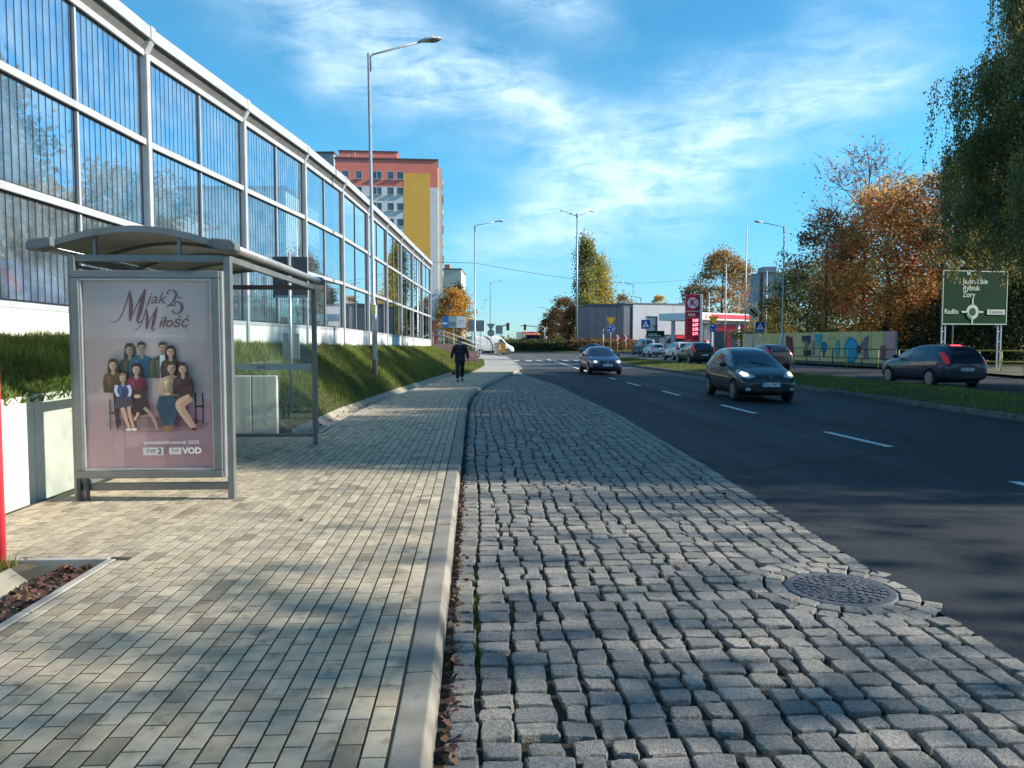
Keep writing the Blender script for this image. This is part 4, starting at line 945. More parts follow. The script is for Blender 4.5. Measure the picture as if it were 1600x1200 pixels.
# ------------------------------------------------------------------ apartment tower and other houses on the left
def facade_window(parent, x, z, w, h, mframe, mglass, y=0.0, sill=True, two=False):
    """window unit in a front facing -Y: frame proud, pane set back, sill sticking out"""
    m = MB(); t = .07
    m.b2(x - w / 2, x + w / 2, y - .02, y + .10, z, z + t); m.b2(x - w / 2, x + w / 2, y - .02, y + .10, z + h - t, z + h)
    m.b2(x - w / 2, x - w / 2 + t, y - .02, y + .10, z + t, z + h - t); m.b2(x + w / 2 - t, x + w / 2, y - .02, y + .10, z + t, z + h - t)
    if two: m.b2(x - t / 2, x + t / 2, y - .02, y + .10, z + t, z + h - t)
    wo = m.build('window', mframe, parent)
    MB().b2(x - w / 2 + t, x + w / 2 - t, y + .02, y + .04, z + t, z + h - t).build('pane', mglass, wo)
    if sill: MB().b2(x - w / 2 - .12, x + w / 2 + .12, y - .26, y + .02, z - .07, z - .005).build('sill', m_sill, wo)
m_sill = mat('window_sill', (.50, .48, .45), rough=.7); m_wfr = mat('window_frame', (.60, .60, .60), rough=.5)
m_wgl = mat('window_pane', (.055, .09, .12), (.12, .17, .21), scale=.35, rough=.12, spec=.6)
m_pink = mat('pink_render', (.82, .21, .15), (.88, .24, .18), scale=.5, rough=.9); m_grey_r = mat('grey_render', (.70, .66, .63), (.76, .72, .69), scale=.5, rough=.9)
m_ochre = mat('ochre_render', (.82, .42, .07), (.88, .46, .085), scale=.4, rough=.9); m_cream = mat('cream_render', (.58, .53, .44), (.64, .58, .48), scale=.6, rough=.9)
m_roofd = mat('roof_edge', (.12, .07, .07), rough=.7); m_brick_r = mat('red_base', (.70, .17, .09), (.76, .20, .11), scale=.6, rough=.9)
a = foot(527, 139.2); c = foot(685, 140.9); ang = math.atan2(c.y - a.y, c.x - a.x); Wd = (c - a).length
tw = thing('apartment_tower', 'tall apartment tower with pink top floor and wide ochre stripe above the barrier', 'apartment block', a, ang)
ZT = 34.2; st = 2.8
def wallblk(name, m, x0, x1, z0, z1, y0=0, y1=14, par=None): return MB().b2(x0, x1, y0, y1, z0, z1).build(name, m, par or tw)
# the wall behind windows is split in bays so every window sits in a real opening
xo0, xo1 = Wd * .665, Wd * .925                                    # ochre stripe
wallblk('wall', m_pink, 0, Wd, ZT - 4.9, ZT, .15, 14); wallblk('wall', m_grey_r, 0, Wd, -.3, ZT - 4.905, .15, 14)
wallblk('wall', m_ochre, xo0, xo1, -.3 + 9, ZT - 2.3, -.02, .145); wallblk('wall', m_brick_r, Wd * .84, Wd - .01, 0, 5.4, -.03, .145)
WX = [Wd * f for f in (.095, .225, .40, .535, .63)]; ww = 1.25
for fl in range(12):
    z0 = ZT - 4.1 + .6 - fl * st - .0; zb, ztp = z0 - .85 - .45, z0 + st - .85 - .45
    mm = m_pink if fl == 0 else m_grey_r
    if zb < -1: break
    xs_ = [0]
    for i, x in enumerate(WX): w_ = ww * (1.5 if i == 2 else 1); xs_ += [x - w_ / 2, x + w_ / 2]
    xs_ += [xo0 - .01]
    p = MB()
    for i in range(0, len(xs_) - 1, 2): p.b2(xs_[i], xs_[i + 1], 0, .148, zb + .002, ztp if fl else ZT - .002)
    for i in range(1, len(xs_) - 2, 2):
        p.b2(xs_[i], xs_[i + 1], 0, .148, zb + .002, z0 - .0); p.b2(xs_[i], xs_[i + 1], 0, .148, z0 + 1.45, ztp if fl else ZT - .002)
    p.build('wall_storey', mm, tw)
    p = MB(); p.b2(xo1 + .01, Wd, 0, .148, zb + .002, ztp if fl else ZT - .002); p.build('wall_storey', mm if fl else m_pink, tw)
    for i, x in enumerate(WX): facade_window(tw, x, z0 + .01, ww * (1.5 if i == 2 else 1) - .02, 1.43, m_wfr, m_wgl, .02, True, i == 2)
wallblk('wall_storey', m_pink, xo0, xo1, ZT - 2.295, ZT - .002, 0, .148)
MB().b2(-.15, Wd + .15, -.15, 14.2, ZT, ZT + .28).build('parapet', m_roofd, tw); wallblk('roof_house', m_pink, Wd * .02, Wd * .60, ZT + .285, ZT + 1.95, 2.5, 10); MB().b2(Wd * .02 - .1, Wd * .60 + .1, 2.4, 10.1, ZT + 1.955, ZT + 2.12).build('roof_edge', m_roofd, tw)
for x in (2.2, 3.4, 6.6, 12.8): MB().tube([(x, 1.5, ZT + .28), (x, 1.5, ZT + 1.1 + (x % 2) * .3)], .06, 6).build('antenna', m_galv, tw)
wallblk('side_wall', m_cream, Wd + .005, Wd + .85, 0, ZT - 1.2, .4, 13.5)
for fl in range(11): MB().b2(Wd + .3, Wd + 1.05, 3.0, 8.5, 2.6 + fl * st, 3.5 + fl * st).build('balcony', m_roofd if fl % 2 else m_cream, tw)
m_blk2 = mat('far_block_grey', (.27, .30, .33), (.31, .34, .37), scale=.3, rough=.9)
def house(name, label, px0, px1, d, ytop, depth, m, rows=0, cols=0, ww_=1.2, wh=1.3, roof=None, z0=0.0, first=2.0, stp=2.8, cat='building', grp=None):
    a, c = foot(px0, d, z0), foot(px1, d, z0); W_ = (c - a).length; Hh = 1.6 + (533 - ytop) * d / 1200 - z0
    t = thing(name, label, cat, a, math.atan2(c.y - a.y, c.x - a.x), grp)
    MB().b2(0, W_, .12, depth, -.3, Hh).build('wall', m, t)
    for r in range(rows):
        zb = first + r * stp
        if zb + wh > Hh - .3: break
        m_ = MB(); xs_ = [0]
        for cidx in range(cols): x = W_ * (cidx + .5) / cols; xs_ += [x - ww_ / 2, x + ww_ / 2]
        xs_ += [W_]
        for i in range(0, len(xs_), 2): m_.b2(xs_[i], xs_[i + 1], 0, .118, zb, zb + wh)
        m_.b2(0, W_, 0, .118, zb + wh, min(Hh, zb + stp) if r < rows - 1 else Hh)
        if r == 0: m_.b2(0, W_, 0, .118, -.2, zb)
        m_.build('wall_storey', m, t)
        for cidx in range(cols): facade_window(t, W_ * (cidx + .5) / cols, zb, ww_, wh, m_wfr, m_wgl, .03, True)
    MB().b2(-.15, W_ + .15, -.12, depth + .1, Hh, Hh + .35).build('roof', roof or m_roofd, t)
    return t, W_, Hh
house('grey_block', 'grey apartment block wing just left of the pink topped tower', 470, 525, 150, 244, 14, m_blk2, 10, 5)
t, w_, h_ = house('far_block', 'low beige apartment block far behind the orange tree on the left', 690, 721, 225, 422, 20, m_cream, 6, 4, 1.4, 1.5); MB().b2(.6, 2.2, 4, 6, h_ + .35, h_ + 1.9).build('chimney', m_brick_r, t)
t, w_, h_ = house('far_block', 'far bluish grey building showing between the tree crowns on the right', 1186, 1226, 240, 428, 20, m_blk2, 4, 6, 1.6, 1.4); MB().b2(2, 6, 3, 9, h_ + .35, h_ + 2.4).build('roof_house', m_blk2, t)
# buildings seen through the barrier glass
house('behind_barrier_block', 'pale apartment block seen through the second bay of barrier glass', 285, 450, 70, 300, 12, m_cream, 4, 6, z0=1.7)
house('behind_barrier_block', 'brownish house seen through the glass left of the pale block', 180, 272, 62, 330, 10, mat('brown_render', (.24, .17, .13), (.30, .22, .17), scale=.6, rough=.9), 3, 4, z0=1.7)
# brick ramp with railings at the end of the barrier
m_rbrick = mat('pink_brick', (.46, .24, .18), (.56, .31, .24), scale=6, rough=.9)
bw = thing('brick_ramp', 'low pink brick ramp wall with white handrails at the end of the barrier', 'ramp', foot(672, 56, 0))
BW = 3.4
for r in range(7):
    for cidx in range(14):
        x0 = cidx * .26 - (.13 if r % 2 else 0)
        if 1.55 - .32 * x0 < r * .2 + .2 - .35: continue
        MB().b2(x0 + .006, x0 + .254, 0, .25, r * .2 + .006, r * .2 + .194).build('brick', m_rbrick, bw)
MB().b2(-.1, 3.5, .02, .22, -.2, .5).build('wall_core', m_joint, bw)
for zz in (.0, .32): MB().tube([(.2, .12, 2.05 + zz), (1.0, .12, 2.0 + zz), (3.6, .12, 1.05 + zz)], .035, 8).build('handrail', m_alu, bw, smooth=True)
for x in (.2, 1.0, 2.3, 3.5): MB().tube([(x, .12, .3), (x, .12, min(2.3, 2.62 - .35 * x))], .03, 8).build('rail_post', m_alu, bw)

# ------------------------------------------------------------------ walking man
def skin_mesh(name, nodes, edges, levels=2):
    """nodes: list of (pos, radius x, radius y); first node is the root"""
    me = bpy.data.meshes.new(name); me.from_pydata([n[0] for n in nodes], edges, []); o = bpy.data.objects.new(name, me); COL.objects.link(o)
    sk = o.modifiers.new('skin', 'SKIN'); sk.use_smooth_shade = True
    for i, n in enumerate(nodes): sv = me.skin_vertices[0].data[i]; sv.radius = (n[1], n[2]); sv.use_root = (i == 0)
    ss = o.modifiers.new('sub', 'SUBSURF'); ss.levels = levels; ss.render_levels = levels
    dg = bpy.context.evaluated_depsgraph_get(); out = bpy.data.meshes.new_from_object(o.evaluated_get(dg)); bpy.data.objects.remove(o); bpy.data.meshes.remove(me)
    out.name = name; return out
def put(name, me, m, parent):
    me.materials.clear(); me.materials.append(m); me.polygons.foreach_set('use_smooth', [True] * len(me.polygons)); return link(name, me, parent)
m_skin = mat('skin', (.48, .28, .20), (.54, .32, .23), scale=20, rough=.55, coords='Object'); m_hair = mat('grey_hair', (.10, .09, .08), (.17, .155, .14), scale=60, rough=.8, coords='Object')
m_jack = mat('navy_jacket', (.010, .011, .024), (.016, .018, .034), scale=14, rough=.75, bump=.4, bscale=25, coords='Object'); m_trou = mat('dark_trousers', (.011, .011, .017), (.018, .018, .025), scale=14, rough=.8, bump=.3, bscale=25, coords='Object'); m_shoe = mat('black_shoe', (.008, .008, .009), rough=.4)
mp_ = foot(718.5, 30.2); man = thing('person', 'man in a dark navy jacket and dark trousers walking towards the camera on the pavement', 'person', (mp_.x, mp_.y, 0), R(4))
# faces -Y; right leg (his right = -X in picture left) forward
hip = .90
body = [((0, .0, hip), .13, .11), ((0, .01, 1.08), .135, .10), ((0, .015, 1.25), .155, .11), ((0, .01, 1.39), .13, .085), ((0, .0, 1.46), .06, .06), ((0, -.01, 1.53), .052, .055), ((0, -.02, 1.60), .074, .088), ((0, -.02, 1.68), .062, .08),
        ((-.17, .0, 1.39), .062, .062), ((-.285, .03, 1.14), .045, .045), ((-.335, -.02, .90), .034, .03), ((-.34, -.035, .83), .032, .02),
        ((.17, .0, 1.39), .062, .062), ((.28, .0, 1.14), .045, .045), ((.318, .03, .90), .034, .03), ((.322, .035, .83), .032, .02),
        ((-.09, -.03, .82), .085, .09), ((-.095, -.15, .48), .058, .06), ((-.10, -.14, .12), .042, .045), ((-.10, -.20, .05), .04, .035), ((-.105, -.29, .035), .036, .025),
        ((.09, .02, .82), .085, .09), ((.092, .05, .48), .058, .06), ((.095, .26, .16), .042, .045), ((.095, .22, .06), .04, .035), ((.098, .15, .03), .036, .022)]
be = [(0, 1), (1, 2), (2, 3), (3, 4), (4, 5), (5, 6), (6, 7), (3, 8), (8, 9), (9, 10), (10, 11), (3, 12), (12, 13), (13, 14), (14, 15), (0, 16), (16, 17), (17, 18), (18, 19), (19, 20), (0, 21), (21, 22), (22, 23), (23, 24), (24, 25)]
put('body', skin_mesh('body', body, be), m_skin, man)
jk = [((0, .0, .98), .215, .15), ((0, .01, 1.12), .21, .14), ((0, .012, 1.27), .215, .135), ((0, .008, 1.39), .18, .11), ((0, .0, 1.47), .08, .075),
      ((-.20, .0, 1.38), .092, .09), ((-.29, .028, 1.14), .078, .075), ((-.335, -.01, .905), .062, .058), ((.20, .0, 1.38), .092, .09), ((.285, .0, 1.14), .078, .075), ((.32, .025, .905), .062, .058), ((0, .0, .86), .225, .16), ((0, 0, .78), .23, .165)]
put('jacket', skin_mesh('jacket', jk, [(0, 1), (1, 2), (2, 3), (3, 4), (3, 5), (5, 6), (6, 7), (3, 8), (8, 9), (9, 10), (0, 11), (11, 12)]), m_jack, man)
tr = [((0, .0, .93), .145, .125), ((-.095, -.03, .80), .105, .11), ((-.098, -.15, .48), .08, .085), ((-.10, -.145, .12), .072, .078), ((.095, .02, .80), .105, .11), ((.095, .05, .48), .08, .085), ((.096, .255, .17), .07, .075)]
put('trousers', skin_mesh('trousers', tr, [(0, 1), (1, 2), (2, 3), (0, 4), (4, 5), (5, 6)]), m_trou, man)
for x, y, z, tz in ((-.103, -.23, .0, 0), (.097, .19, .0, .05)):
    put('shoe', skin_mesh('shoe', [((x, y + .08, z + .055 + tz * 1.2), .05, .045), ((x, y, z + .05 + tz * .5), .05, .04), ((x, y - .10, z + .035), .046, .03)], [(0, 1), (1, 2)]), m_shoe, man)
m = MB(); m.ball((0, -.005, 1.675), .088, .098, .075, 14, 9); m.ball((0, .045, 1.62), .075, .06, .085, 12, 8); m.build('hair', m_hair, man, smooth=True)
m = MB(); m.add([(-.016, -.108, 1.595), (.016, -.108, 1.595), (0, -.128, 1.592), (0, -.106, 1.64)], [(0, 1, 2), (0, 2, 3), (2, 1, 3)]); m.build('nose', m_skin, man)
for s in (-1, 1):
    MB().ball((s * .03, -.098, 1.637), .012, .008, .007, 8, 5).build('eye', mat('eye_dark', (.02, .015, .012), rough=.3), man); MB().ball((s * .083, -.01, 1.61), .014, .025, .035, 8, 5).build('ear', m_skin, man)
MB().ball((0, -.097, 1.557), .024, .008, .006, 8, 5).build('mouth', mat('lip', (.22, .09, .075), rough=.5), man)
MB().prism([(-.05, 1.44), (.05, 1.44), (0, 1.33)], (0, -.112, 0), (1, 0, 0), (0, 0, 1), (0, .02, 0)).build('shirt_collar', mat('grey_shirt', (.10, .11, .14), rough=.8), man)
for s, wx, wy in ((-1, -.34, -.035), (1, .322, .035)):
    nodes = [((wx, wy, .85), .03, .022), ((wx, wy - .005, .80), .04, .02)]; ed = [(0, 1)]
    for k, (dy, ln) in enumerate(((-.03, .075), (-.01, .085), (.01, .08), (.028, .062))):
        i = len(nodes); nodes += [((wx, wy + dy, .785), .010, .009), ((wx - s * .006, wy + dy - .003, .785 - ln * .5), .009, .008), ((wx - s * .016, wy + dy - .006, .785 - ln), .007, .007)]; ed += [(1, i), (i, i + 1), (i + 1, i + 2)]
    i = len(nodes); nodes += [((wx - s * .008, wy - .042, .80), .011, .01), ((wx - s * .018, wy - .062, .765), .009, .008)]; ed += [(0, i), (i, i + 1)]
    put('hand', skin_mesh('hand', nodes, ed, 1), m_skin, man)
# ------------------------------------------------------------------ vehicles
m_tyre = mat('tyre', (.012, .012, .013), (.02, .02, .021), scale=30, rough=.85); m_rim = mat('alloy', (.42, .43, .45), rough=.3, metal=.8); m_cgl = mat('car_glass', (.014, .026, .048), rough=.04, spec=.7)
m_sglass = mat('car_side_glass', (.022, .046, .066), rough=.03, spec=1.0)  # blue of the reflected sky put into the side glass colour
m_trim = mat('black_trim', (.012, .012, .013), (.018, .018, .02), scale=10, rough=.55); m_seam = mat('seam', (.004, .004, .004), rough=.9); m_chrome = mat('chrome', (.6, .6, .62), rough=.12, metal=1.0)
m_hl = mat('headlight_glass', (.55, .58, .62), (.35, .37, .40), scale=30, rough=.08, coords='Object', spec=.7); m_hl_on = mat('headlight_lit', (.8, .75, .6), rough=.2, emit=(1.0, .82, .52), es=.75); m_tl = mat('tail_light', (.50, .015, .03), (.38, .012, .02), scale=30, rough=.15, coords='Object', coat=.4, emit=(1, .03, .06), es=.06)
m_brake = mat('brake_light_lit', (.6, .02, .03), rough=.2, emit=(1, .05, .08), es=2.0)
def paint(name, c, rough=.5): return mat('paint_' + name, c, tuple(v * 1.10 for v in c), scale=3, rough=rough, coat=.75, coords='Object', spec=.4, metal=.0)
def car_body(st, wheels, wr, W):
    """lofted shell. st: stations (y, w, zbot, zbelt, ztop, wroof); wheels: y positions; wr: arch radius"""
    n = 15; vs = []; fs = []
    for (y, w, zb, zl, zt, wrf) in st:
        half = [(0, zb), (w * .78, zb), (w * .955, zb + .09), (w * .995, zb + .42 * (zl - zb)), (w * .985, zl - .13 * (zl - zb)), (w * .955, zl), (wrf, zt - .14 * max(.03, zt - zl)), (wrf * .72, zt - .012), (0, zt)]
        ring = half + [(-x, z) for x, z in reversed(half[1:-1])]
        vs += [(x, y, z) for x, z in ring]
    k = 16
    for i in range(len(st) - 1):
        for j in range(k): fs.append((i * k + j, (i + 1) * k + j, (i + 1) * k + (j + 1) % k, i * k + (j + 1) % k))
    for i, rev in ((0, True), (len(st) - 1, False)):                       # end caps as quad strips
        o = i * k
        for a in range(8):
            q = [o + a, o + a + 1, o + (k - a - 1) % k, o + (k - a) % k]
            q = list(dict.fromkeys(q)); fs.append(tuple(q if not rev else q[::-1]))
    me = bpy.data.meshes.new('body'); me.from_pydata(vs, [], fs); bm = bmesh.new(); bm.from_mesh(me); bmesh.ops.recalc_face_normals(bm, faces=bm.faces); bm.to_mesh(me); bm.free()
    o = bpy.data.objects.new('body', me); COL.objects.link(o); s = o.modifiers.new('s', 'SUBSURF'); s.levels = 2; s.render_levels = 2
    cut = MB()
    for wy in wheels:
        for sx in (-1, 1): cut.lathe([(wr, W / 2 - .26), (wr, W / 2 + .3)] if sx > 0 else [(wr, -W / 2 - .3), (wr, -W / 2 + .26)], (0, wy, wr * .86), 'x', 28)
    cm = cut.mesh('cut'); bm = bmesh.new(); bm.from_mesh(cm); bmesh.ops.recalc_face_normals(bm, faces=bm.faces); bm.to_mesh(cm); bm.free(); co = bpy.data.objects.new('cut', cm); COL.objects.link(co)
    bo = o.modifiers.new('b', 'BOOLEAN'); bo.operation = 'DIFFERENCE'; bo.object = co; bo.solver = 'EXACT'
    dg = bpy.context.evaluated_depsgraph_get(); dg.update(); out = bpy.data.meshes.new_from_object(o.evaluated_get(dg)); bpy.data.objects.remove(o); bpy.data.objects.remove(co)
    return out
class Car:
    def __init__(s, name, label, loc, rz, st, wheels, L, W, H, pm, wheel_r=.31, group=None, cat='car'):
        s.t = thing(name, label, cat, loc, rz, group); me = car_body(st, wheels, wheel_r * 1.17, W); me.materials.clear(); me.materials.append(pm)
        s.bvh = BVHTree.FromPolygons([v.co.copy() for v in me.vertices], [tuple(p.vertices) for p in me.polygons]); s.pm = pm; s.L, s.W, s.H = L, W, H
        me.polygons.foreach_set('use_smooth', [True] * len(me.polygons)); s.body = link('body', me, s.t)
        e = s.body.modifiers.new('e', 'EDGE_SPLIT'); e.split_angle = R(38)
        MB().b2(-W / 2 + .22, W / 2 - .22, -L / 2 + .5, L / 2 - .5, .16, .42).build('underbody', m_trim, s.t)
        for wy in wheels:
            for sx in (-1, 1): s.wheel(sx * (W / 2 - .105), wy, wheel_r, sx)
    def wheel(s, x, y, r, sx):
        w = MB().lathe([(r * .62, -.095), (r * .92, -.10), (r, -.07), (r, .07), (r * .92, .10), (r * .62, .095)], (x, y, r), 'x', 28).build('wheel', m_tyre, s.t, smooth=True)
        m = MB(); o = x + sx * .099
        m.lathe([(0.001, 0), (r * .64, 0)] if sx < 0 else [(r * .64, 0), (0.001, 0)], (x + sx * .097, y, r), 'x', 24); m.build('wheel_well_disc', m_trim, w)
        m = MB(); m.lathe([(r * .68, .0), (r * .68, .016), (r * .58, .016), (r * .58, .0)], (o + (0 if sx > 0 else -.016), y, r), 'x', 26); m.lathe([(0.001, .0), (r * .16, .0), (r * .16, .016), (.001, .016)], (o + (0 if sx > 0 else -.016), y, r), 'x', 12)
        for k in range(7):
            a = 2 * math.pi * k / 7; d = Vector((0, math.cos(a), math.sin(a))); c = Vector((o + sx * .007, y, r)); m.bar(c + d * r * .12, c + d * r * .6, .012, r * .17, d.cross(Vector((1, 0, 0))))
        m.build('rim', m_rim, w)
    def decal(s, name, poly, axis, m, off=.004, sub=3, mirror=False, parent=None, thick=.012):
        """panel lying on the body: polygon seen along an axis ('side' y,z / 'front' x,z / 'rear' x,z / 'top' x,y)"""
        for mir in ((1, -1) if mirror else (1,)):
            P = [(a * (mir if axis != 'side' else 1), b) for a, b in poly]; bm = bmesh.new()
            bv = [bm.verts.new((a, b, 0)) for a, b in P]; bm.faces.new(bv); bmesh.ops.triangulate(bm, faces=bm.faces); 
            for _ in range(sub):
                ed = [e for e in bm.edges if e.calc_length() > .10]
                if ed: bmesh.ops.subdivide_edges(bm, edges=ed, cuts=1, use_grid_fill=True); bmesh.ops.triangulate(bm, faces=[f for f in bm.faces if len(f.verts) > 3])
            ok = True; res = {}
            for v in bm.verts:
                a, b = v.co.x, v.co.y
                if axis == 'side': o, d = Vector((mir * 3, a, b)), Vector((-mir, 0, 0))
                elif axis == 'front': o, d = Vector((a, 5, b)), Vector((0, -1, 0))
                elif axis == 'rear': o, d = Vector((a, -5, b)), Vector((0, 1, 0))
                else: o, d = Vector((a, b, 4)), Vector((0, 0, -1))
                h = s.bvh.ray_cast(o, d)
                if h[0] is None: res[v] = None; continue
                nn = h[1] if h[1].dot(d) < 0 else -h[1]; res[v] = h[0] + nn * off
            bad = [v for v in res if res[v] is None]
            if bad: bmesh.ops.delete(bm, geom=bad, context='VERTS')
            for v in bm.verts: v.co = res[v]
            if not bm.faces: bm.free(); continue
            bmesh.ops.recalc_face_normals(bm, faces=bm.faces)
            rd = Vector((mir, 0, 0)) if axis == 'side' else Vector((0, 1, 0)) if axis == 'front' else Vector((0, -1, 0)) if axis == 'rear' else Vector((0, 0, 1))
            if sum((f.normal.dot(rd) * f.calc_area()) for f in bm.faces) < 0: bmesh.ops.reverse_faces(bm, faces=bm.faces)
            be = [e for e in bm.edges if e.is_boundary]; r = bmesh.ops.extrude_edge_only(bm, edges=be)
            for v in [g_ for g_ in r['geom'] if isinstance(g_, bmesh.types.BMVert)]: v.co -= rd * thick
            me = bpy.data.meshes.new(name); bm.to_mesh(me); bm.free(); me.materials.append(m); me.polygons.foreach_set('use_smooth', [True] * len(me.polygons))
            o_ = link(name, me, parent or s.t); e = o_.modifiers.new('e', 'EDGE_SPLIT'); e.split_angle = R(40)
        return o_
    def seam(s, pts, axis='side', w=.012, mirror=True, m=None, name='seam'):
        poly = []; n = len(pts); a = []; b = []
        for i, p in enumerate(pts):
            q0, q1 = pts[max(i - 1, 0)], pts[min(i + 1, n - 1)]; l = math.hypot(q1[0] - q0[0], q1[1] - q0[1]); nx, ny = -(q1[1] - q0[1]) / l * w / 2, (q1[0] - q0[0]) / l * w / 2
            a.append((p[0] + nx, p[1] + ny)); b.append((p[0] - nx, p[1] - ny))
        s.decal(name, a + b[::-1], axis, m or m_seam, .0025, 2, mirror, thick=.004)
    def plate(s, y, z, txt, sgn, w=.52, h=.114, x=0.0):
        p = MB().box(x, y, z, w, .014, h).build('number_plate', mat('plate_white', (.72, .73, .74), rough=.4), s.t)
        pr = Print((x, y + sgn * .0075, z), (-sgn, 0, 0), (0, 0, 1), (0, sgn, 0)); pr.rect(-w / 2, -h / 2, -w / 2 + .045, h / 2, (30, 70, 170)); pr.text(txt, .02, 0, h * .92, (25, 28, 40), bold=.002, spacing=1.05); pr.build('plate_print', p)
    def mirror_(s, x, y, z, m):
        for sx in (-1, 1):
            MB().ball((sx * x, y, z), .115, .065, .075, 12, 8).build('wing_mirror', m, s.t, smooth=True); MB().bar((sx * (x - .16), y, z - .04), (sx * (x - .05), y, z - .02), .05, .03).build('mirror_stalk', m_trim, s.t)

# --- grey compact hatchback coming towards us
pm = paint('graphite', (.006, .008, .011))
a = gp(1203, 629, ROADZ); gd = proj(a)[2]
st_ = [(1.95, .50, .30, .52, .60, .40), (1.90, .70, .22, .58, .68, .56), (1.76, .80, .19, .66, .79, .66), (1.45, .835, .18, .78, .90, .70), (1.15, .845, .18, .86, .98, .71), (.95, .85, .18, .905, 1.045, .70), (.55, .85, .18, .93, 1.29, .63), (.22, .85, .18, .95, 1.455, .585), (-.15, .85, .18, .965, 1.53, .575), (-.65, .85, .18, .98, 1.55, .57), (-1.15, .845, .18, 1.0, 1.525, .565), (-1.5, .83, .20, 1.02, 1.46, .56), (-1.74, .80, .22, 1.0, 1.30, .57), (-1.88, .76, .26, .90, 1.06, .62), (-1.94, .66, .32, .75, .86, .52)]
c1 = Car('compact_car', 'dark grey compact hatchback with lit headlights driving towards us in the near lane', (a.x + .05, a.y + 1.95, ROADZ), R(180 - 1.0), st_, (1.22, -1.28), 3.9, 1.7, 1.55, pm, .305)
c1.decal('windscreen', [(-.68, 1.0), (.68, 1.0), (.545, 1.45), (.3, 1.475), (-.3, 1.475), (-.545, 1.45)], 'front', m_cgl)
c1.decal('rear_window', [(-.56, 1.12), (.56, 1.12), (.48, 1.42), (-.48, 1.42)], 'rear', m_cgl)
wf = c1.decal('side_window', [(.60, 1.00), (-.10, 1.01), (-.12, 1.44), (.12, 1.41), (.40, 1.24)], 'side', m_sglass, mirror=True)
c1.decal('side_window', [(-.17, 1.015), (-.92, 1.03), (-1.0, 1.20), (-.95, 1.42), (-.18, 1.445)], 'side', m_sglass, mirror=True); c1.decal('quarter_window', [(-1.05, 1.06), (-1.40, 1.10), (-1.36, 1.30), (-1.08, 1.38)], 'side', m_sglass, mirror=True)
c1.decal('quarter_window', [(.92, 1.0), (.64, 1.0), (.62, 1.11)], 'side', m_sglass, mirror=True)
c1.decal('headlight', [(.40, .71), (.60, .66), (.755, .70), (.79, .82), (.73, .90), (.55, .84)], 'front', m_hl, .008, 3, True); c1.decal('headlight_lamp', [(.56, .73), (.70, .72), (.745, .80), (.68, .85), (.57, .80)], 'front', m_hl_on, .013, 3, True)
c1.decal('grille', [(-.40, .665), (.40, .665), (.36, .76), (-.36, .76)], 'front', m_trim); c1.decal('bumper_strip', [(-.74, .555), (.74, .555), (.74, .60), (-.74, .60)], 'front', mat('bumper_grey', (.05, .052, .055), rough=.5), .01)
c1.decal('lower_intake', [(-.60, .255), (.60, .255), (.64, .42), (-.64, .42)], 'front', m_trim, .006); c1.decal('fog_light', [(.56, .33), (.68, .33), (.68, .41), (.56, .41)], 'front', m_hl, .010, 2, True)
c1.plate(1.965, .50, 'SGL FH11', 1); pr = Print((0, 1.965, .715), (-1, 0, 0), (0, 0, 1), (0, 1, 0))
for rr in (90, 210, 330):
    ca, sa = math.cos(R(rr)), math.sin(R(rr)); pr.shape([(0, 0), (.028 * math.cos(R(rr - 30)), .028 * math.sin(R(rr - 30))), (.055 * ca, .055 * sa), (.028 * math.cos(R(rr + 30)), .028 * math.sin(R(rr + 30)))], (215, 218, 222))
pr.build('badge', c1.t, m_chrome)
c1.seam([(.92, .38), (.90, .85), (.66, .985)]); c1.seam([(-.14, .30), (-.14, 1.0)]); c1.seam([(-.95, .50), (-1.03, .80), (-1.0, 1.05)]); c1.seam([(.90, .30), (-.95, .30)]); c1.seam([(-.70, .955), (0, .985), (.70, .955)], 'front', .012, False)
for yy in (.05, -.85): MB().b2(.832, .862, yy - .10, yy + .08, .86, .885).build('door_handle', pm, c1.t, bevel=.008); MB().b2(-.862, -.832, yy - .10, yy + .08, .86, .885).build('door_handle', pm, c1.t, bevel=.008)
c1.decal('side_rub_strip', [(.78, .50), (-.92, .50), (-.92, .545), (.78, .545)], 'side', m_trim, .008, mirror=True)
c1.mirror_(.95, .62, 1.03, m_trim)
for s in (-1, 1): MB().bar((s * .05 - .25, 1.03, 1.035), (s * .05 + .22, .86, 1.13), .012, .01).build('wiper', m_trim, c1.t)

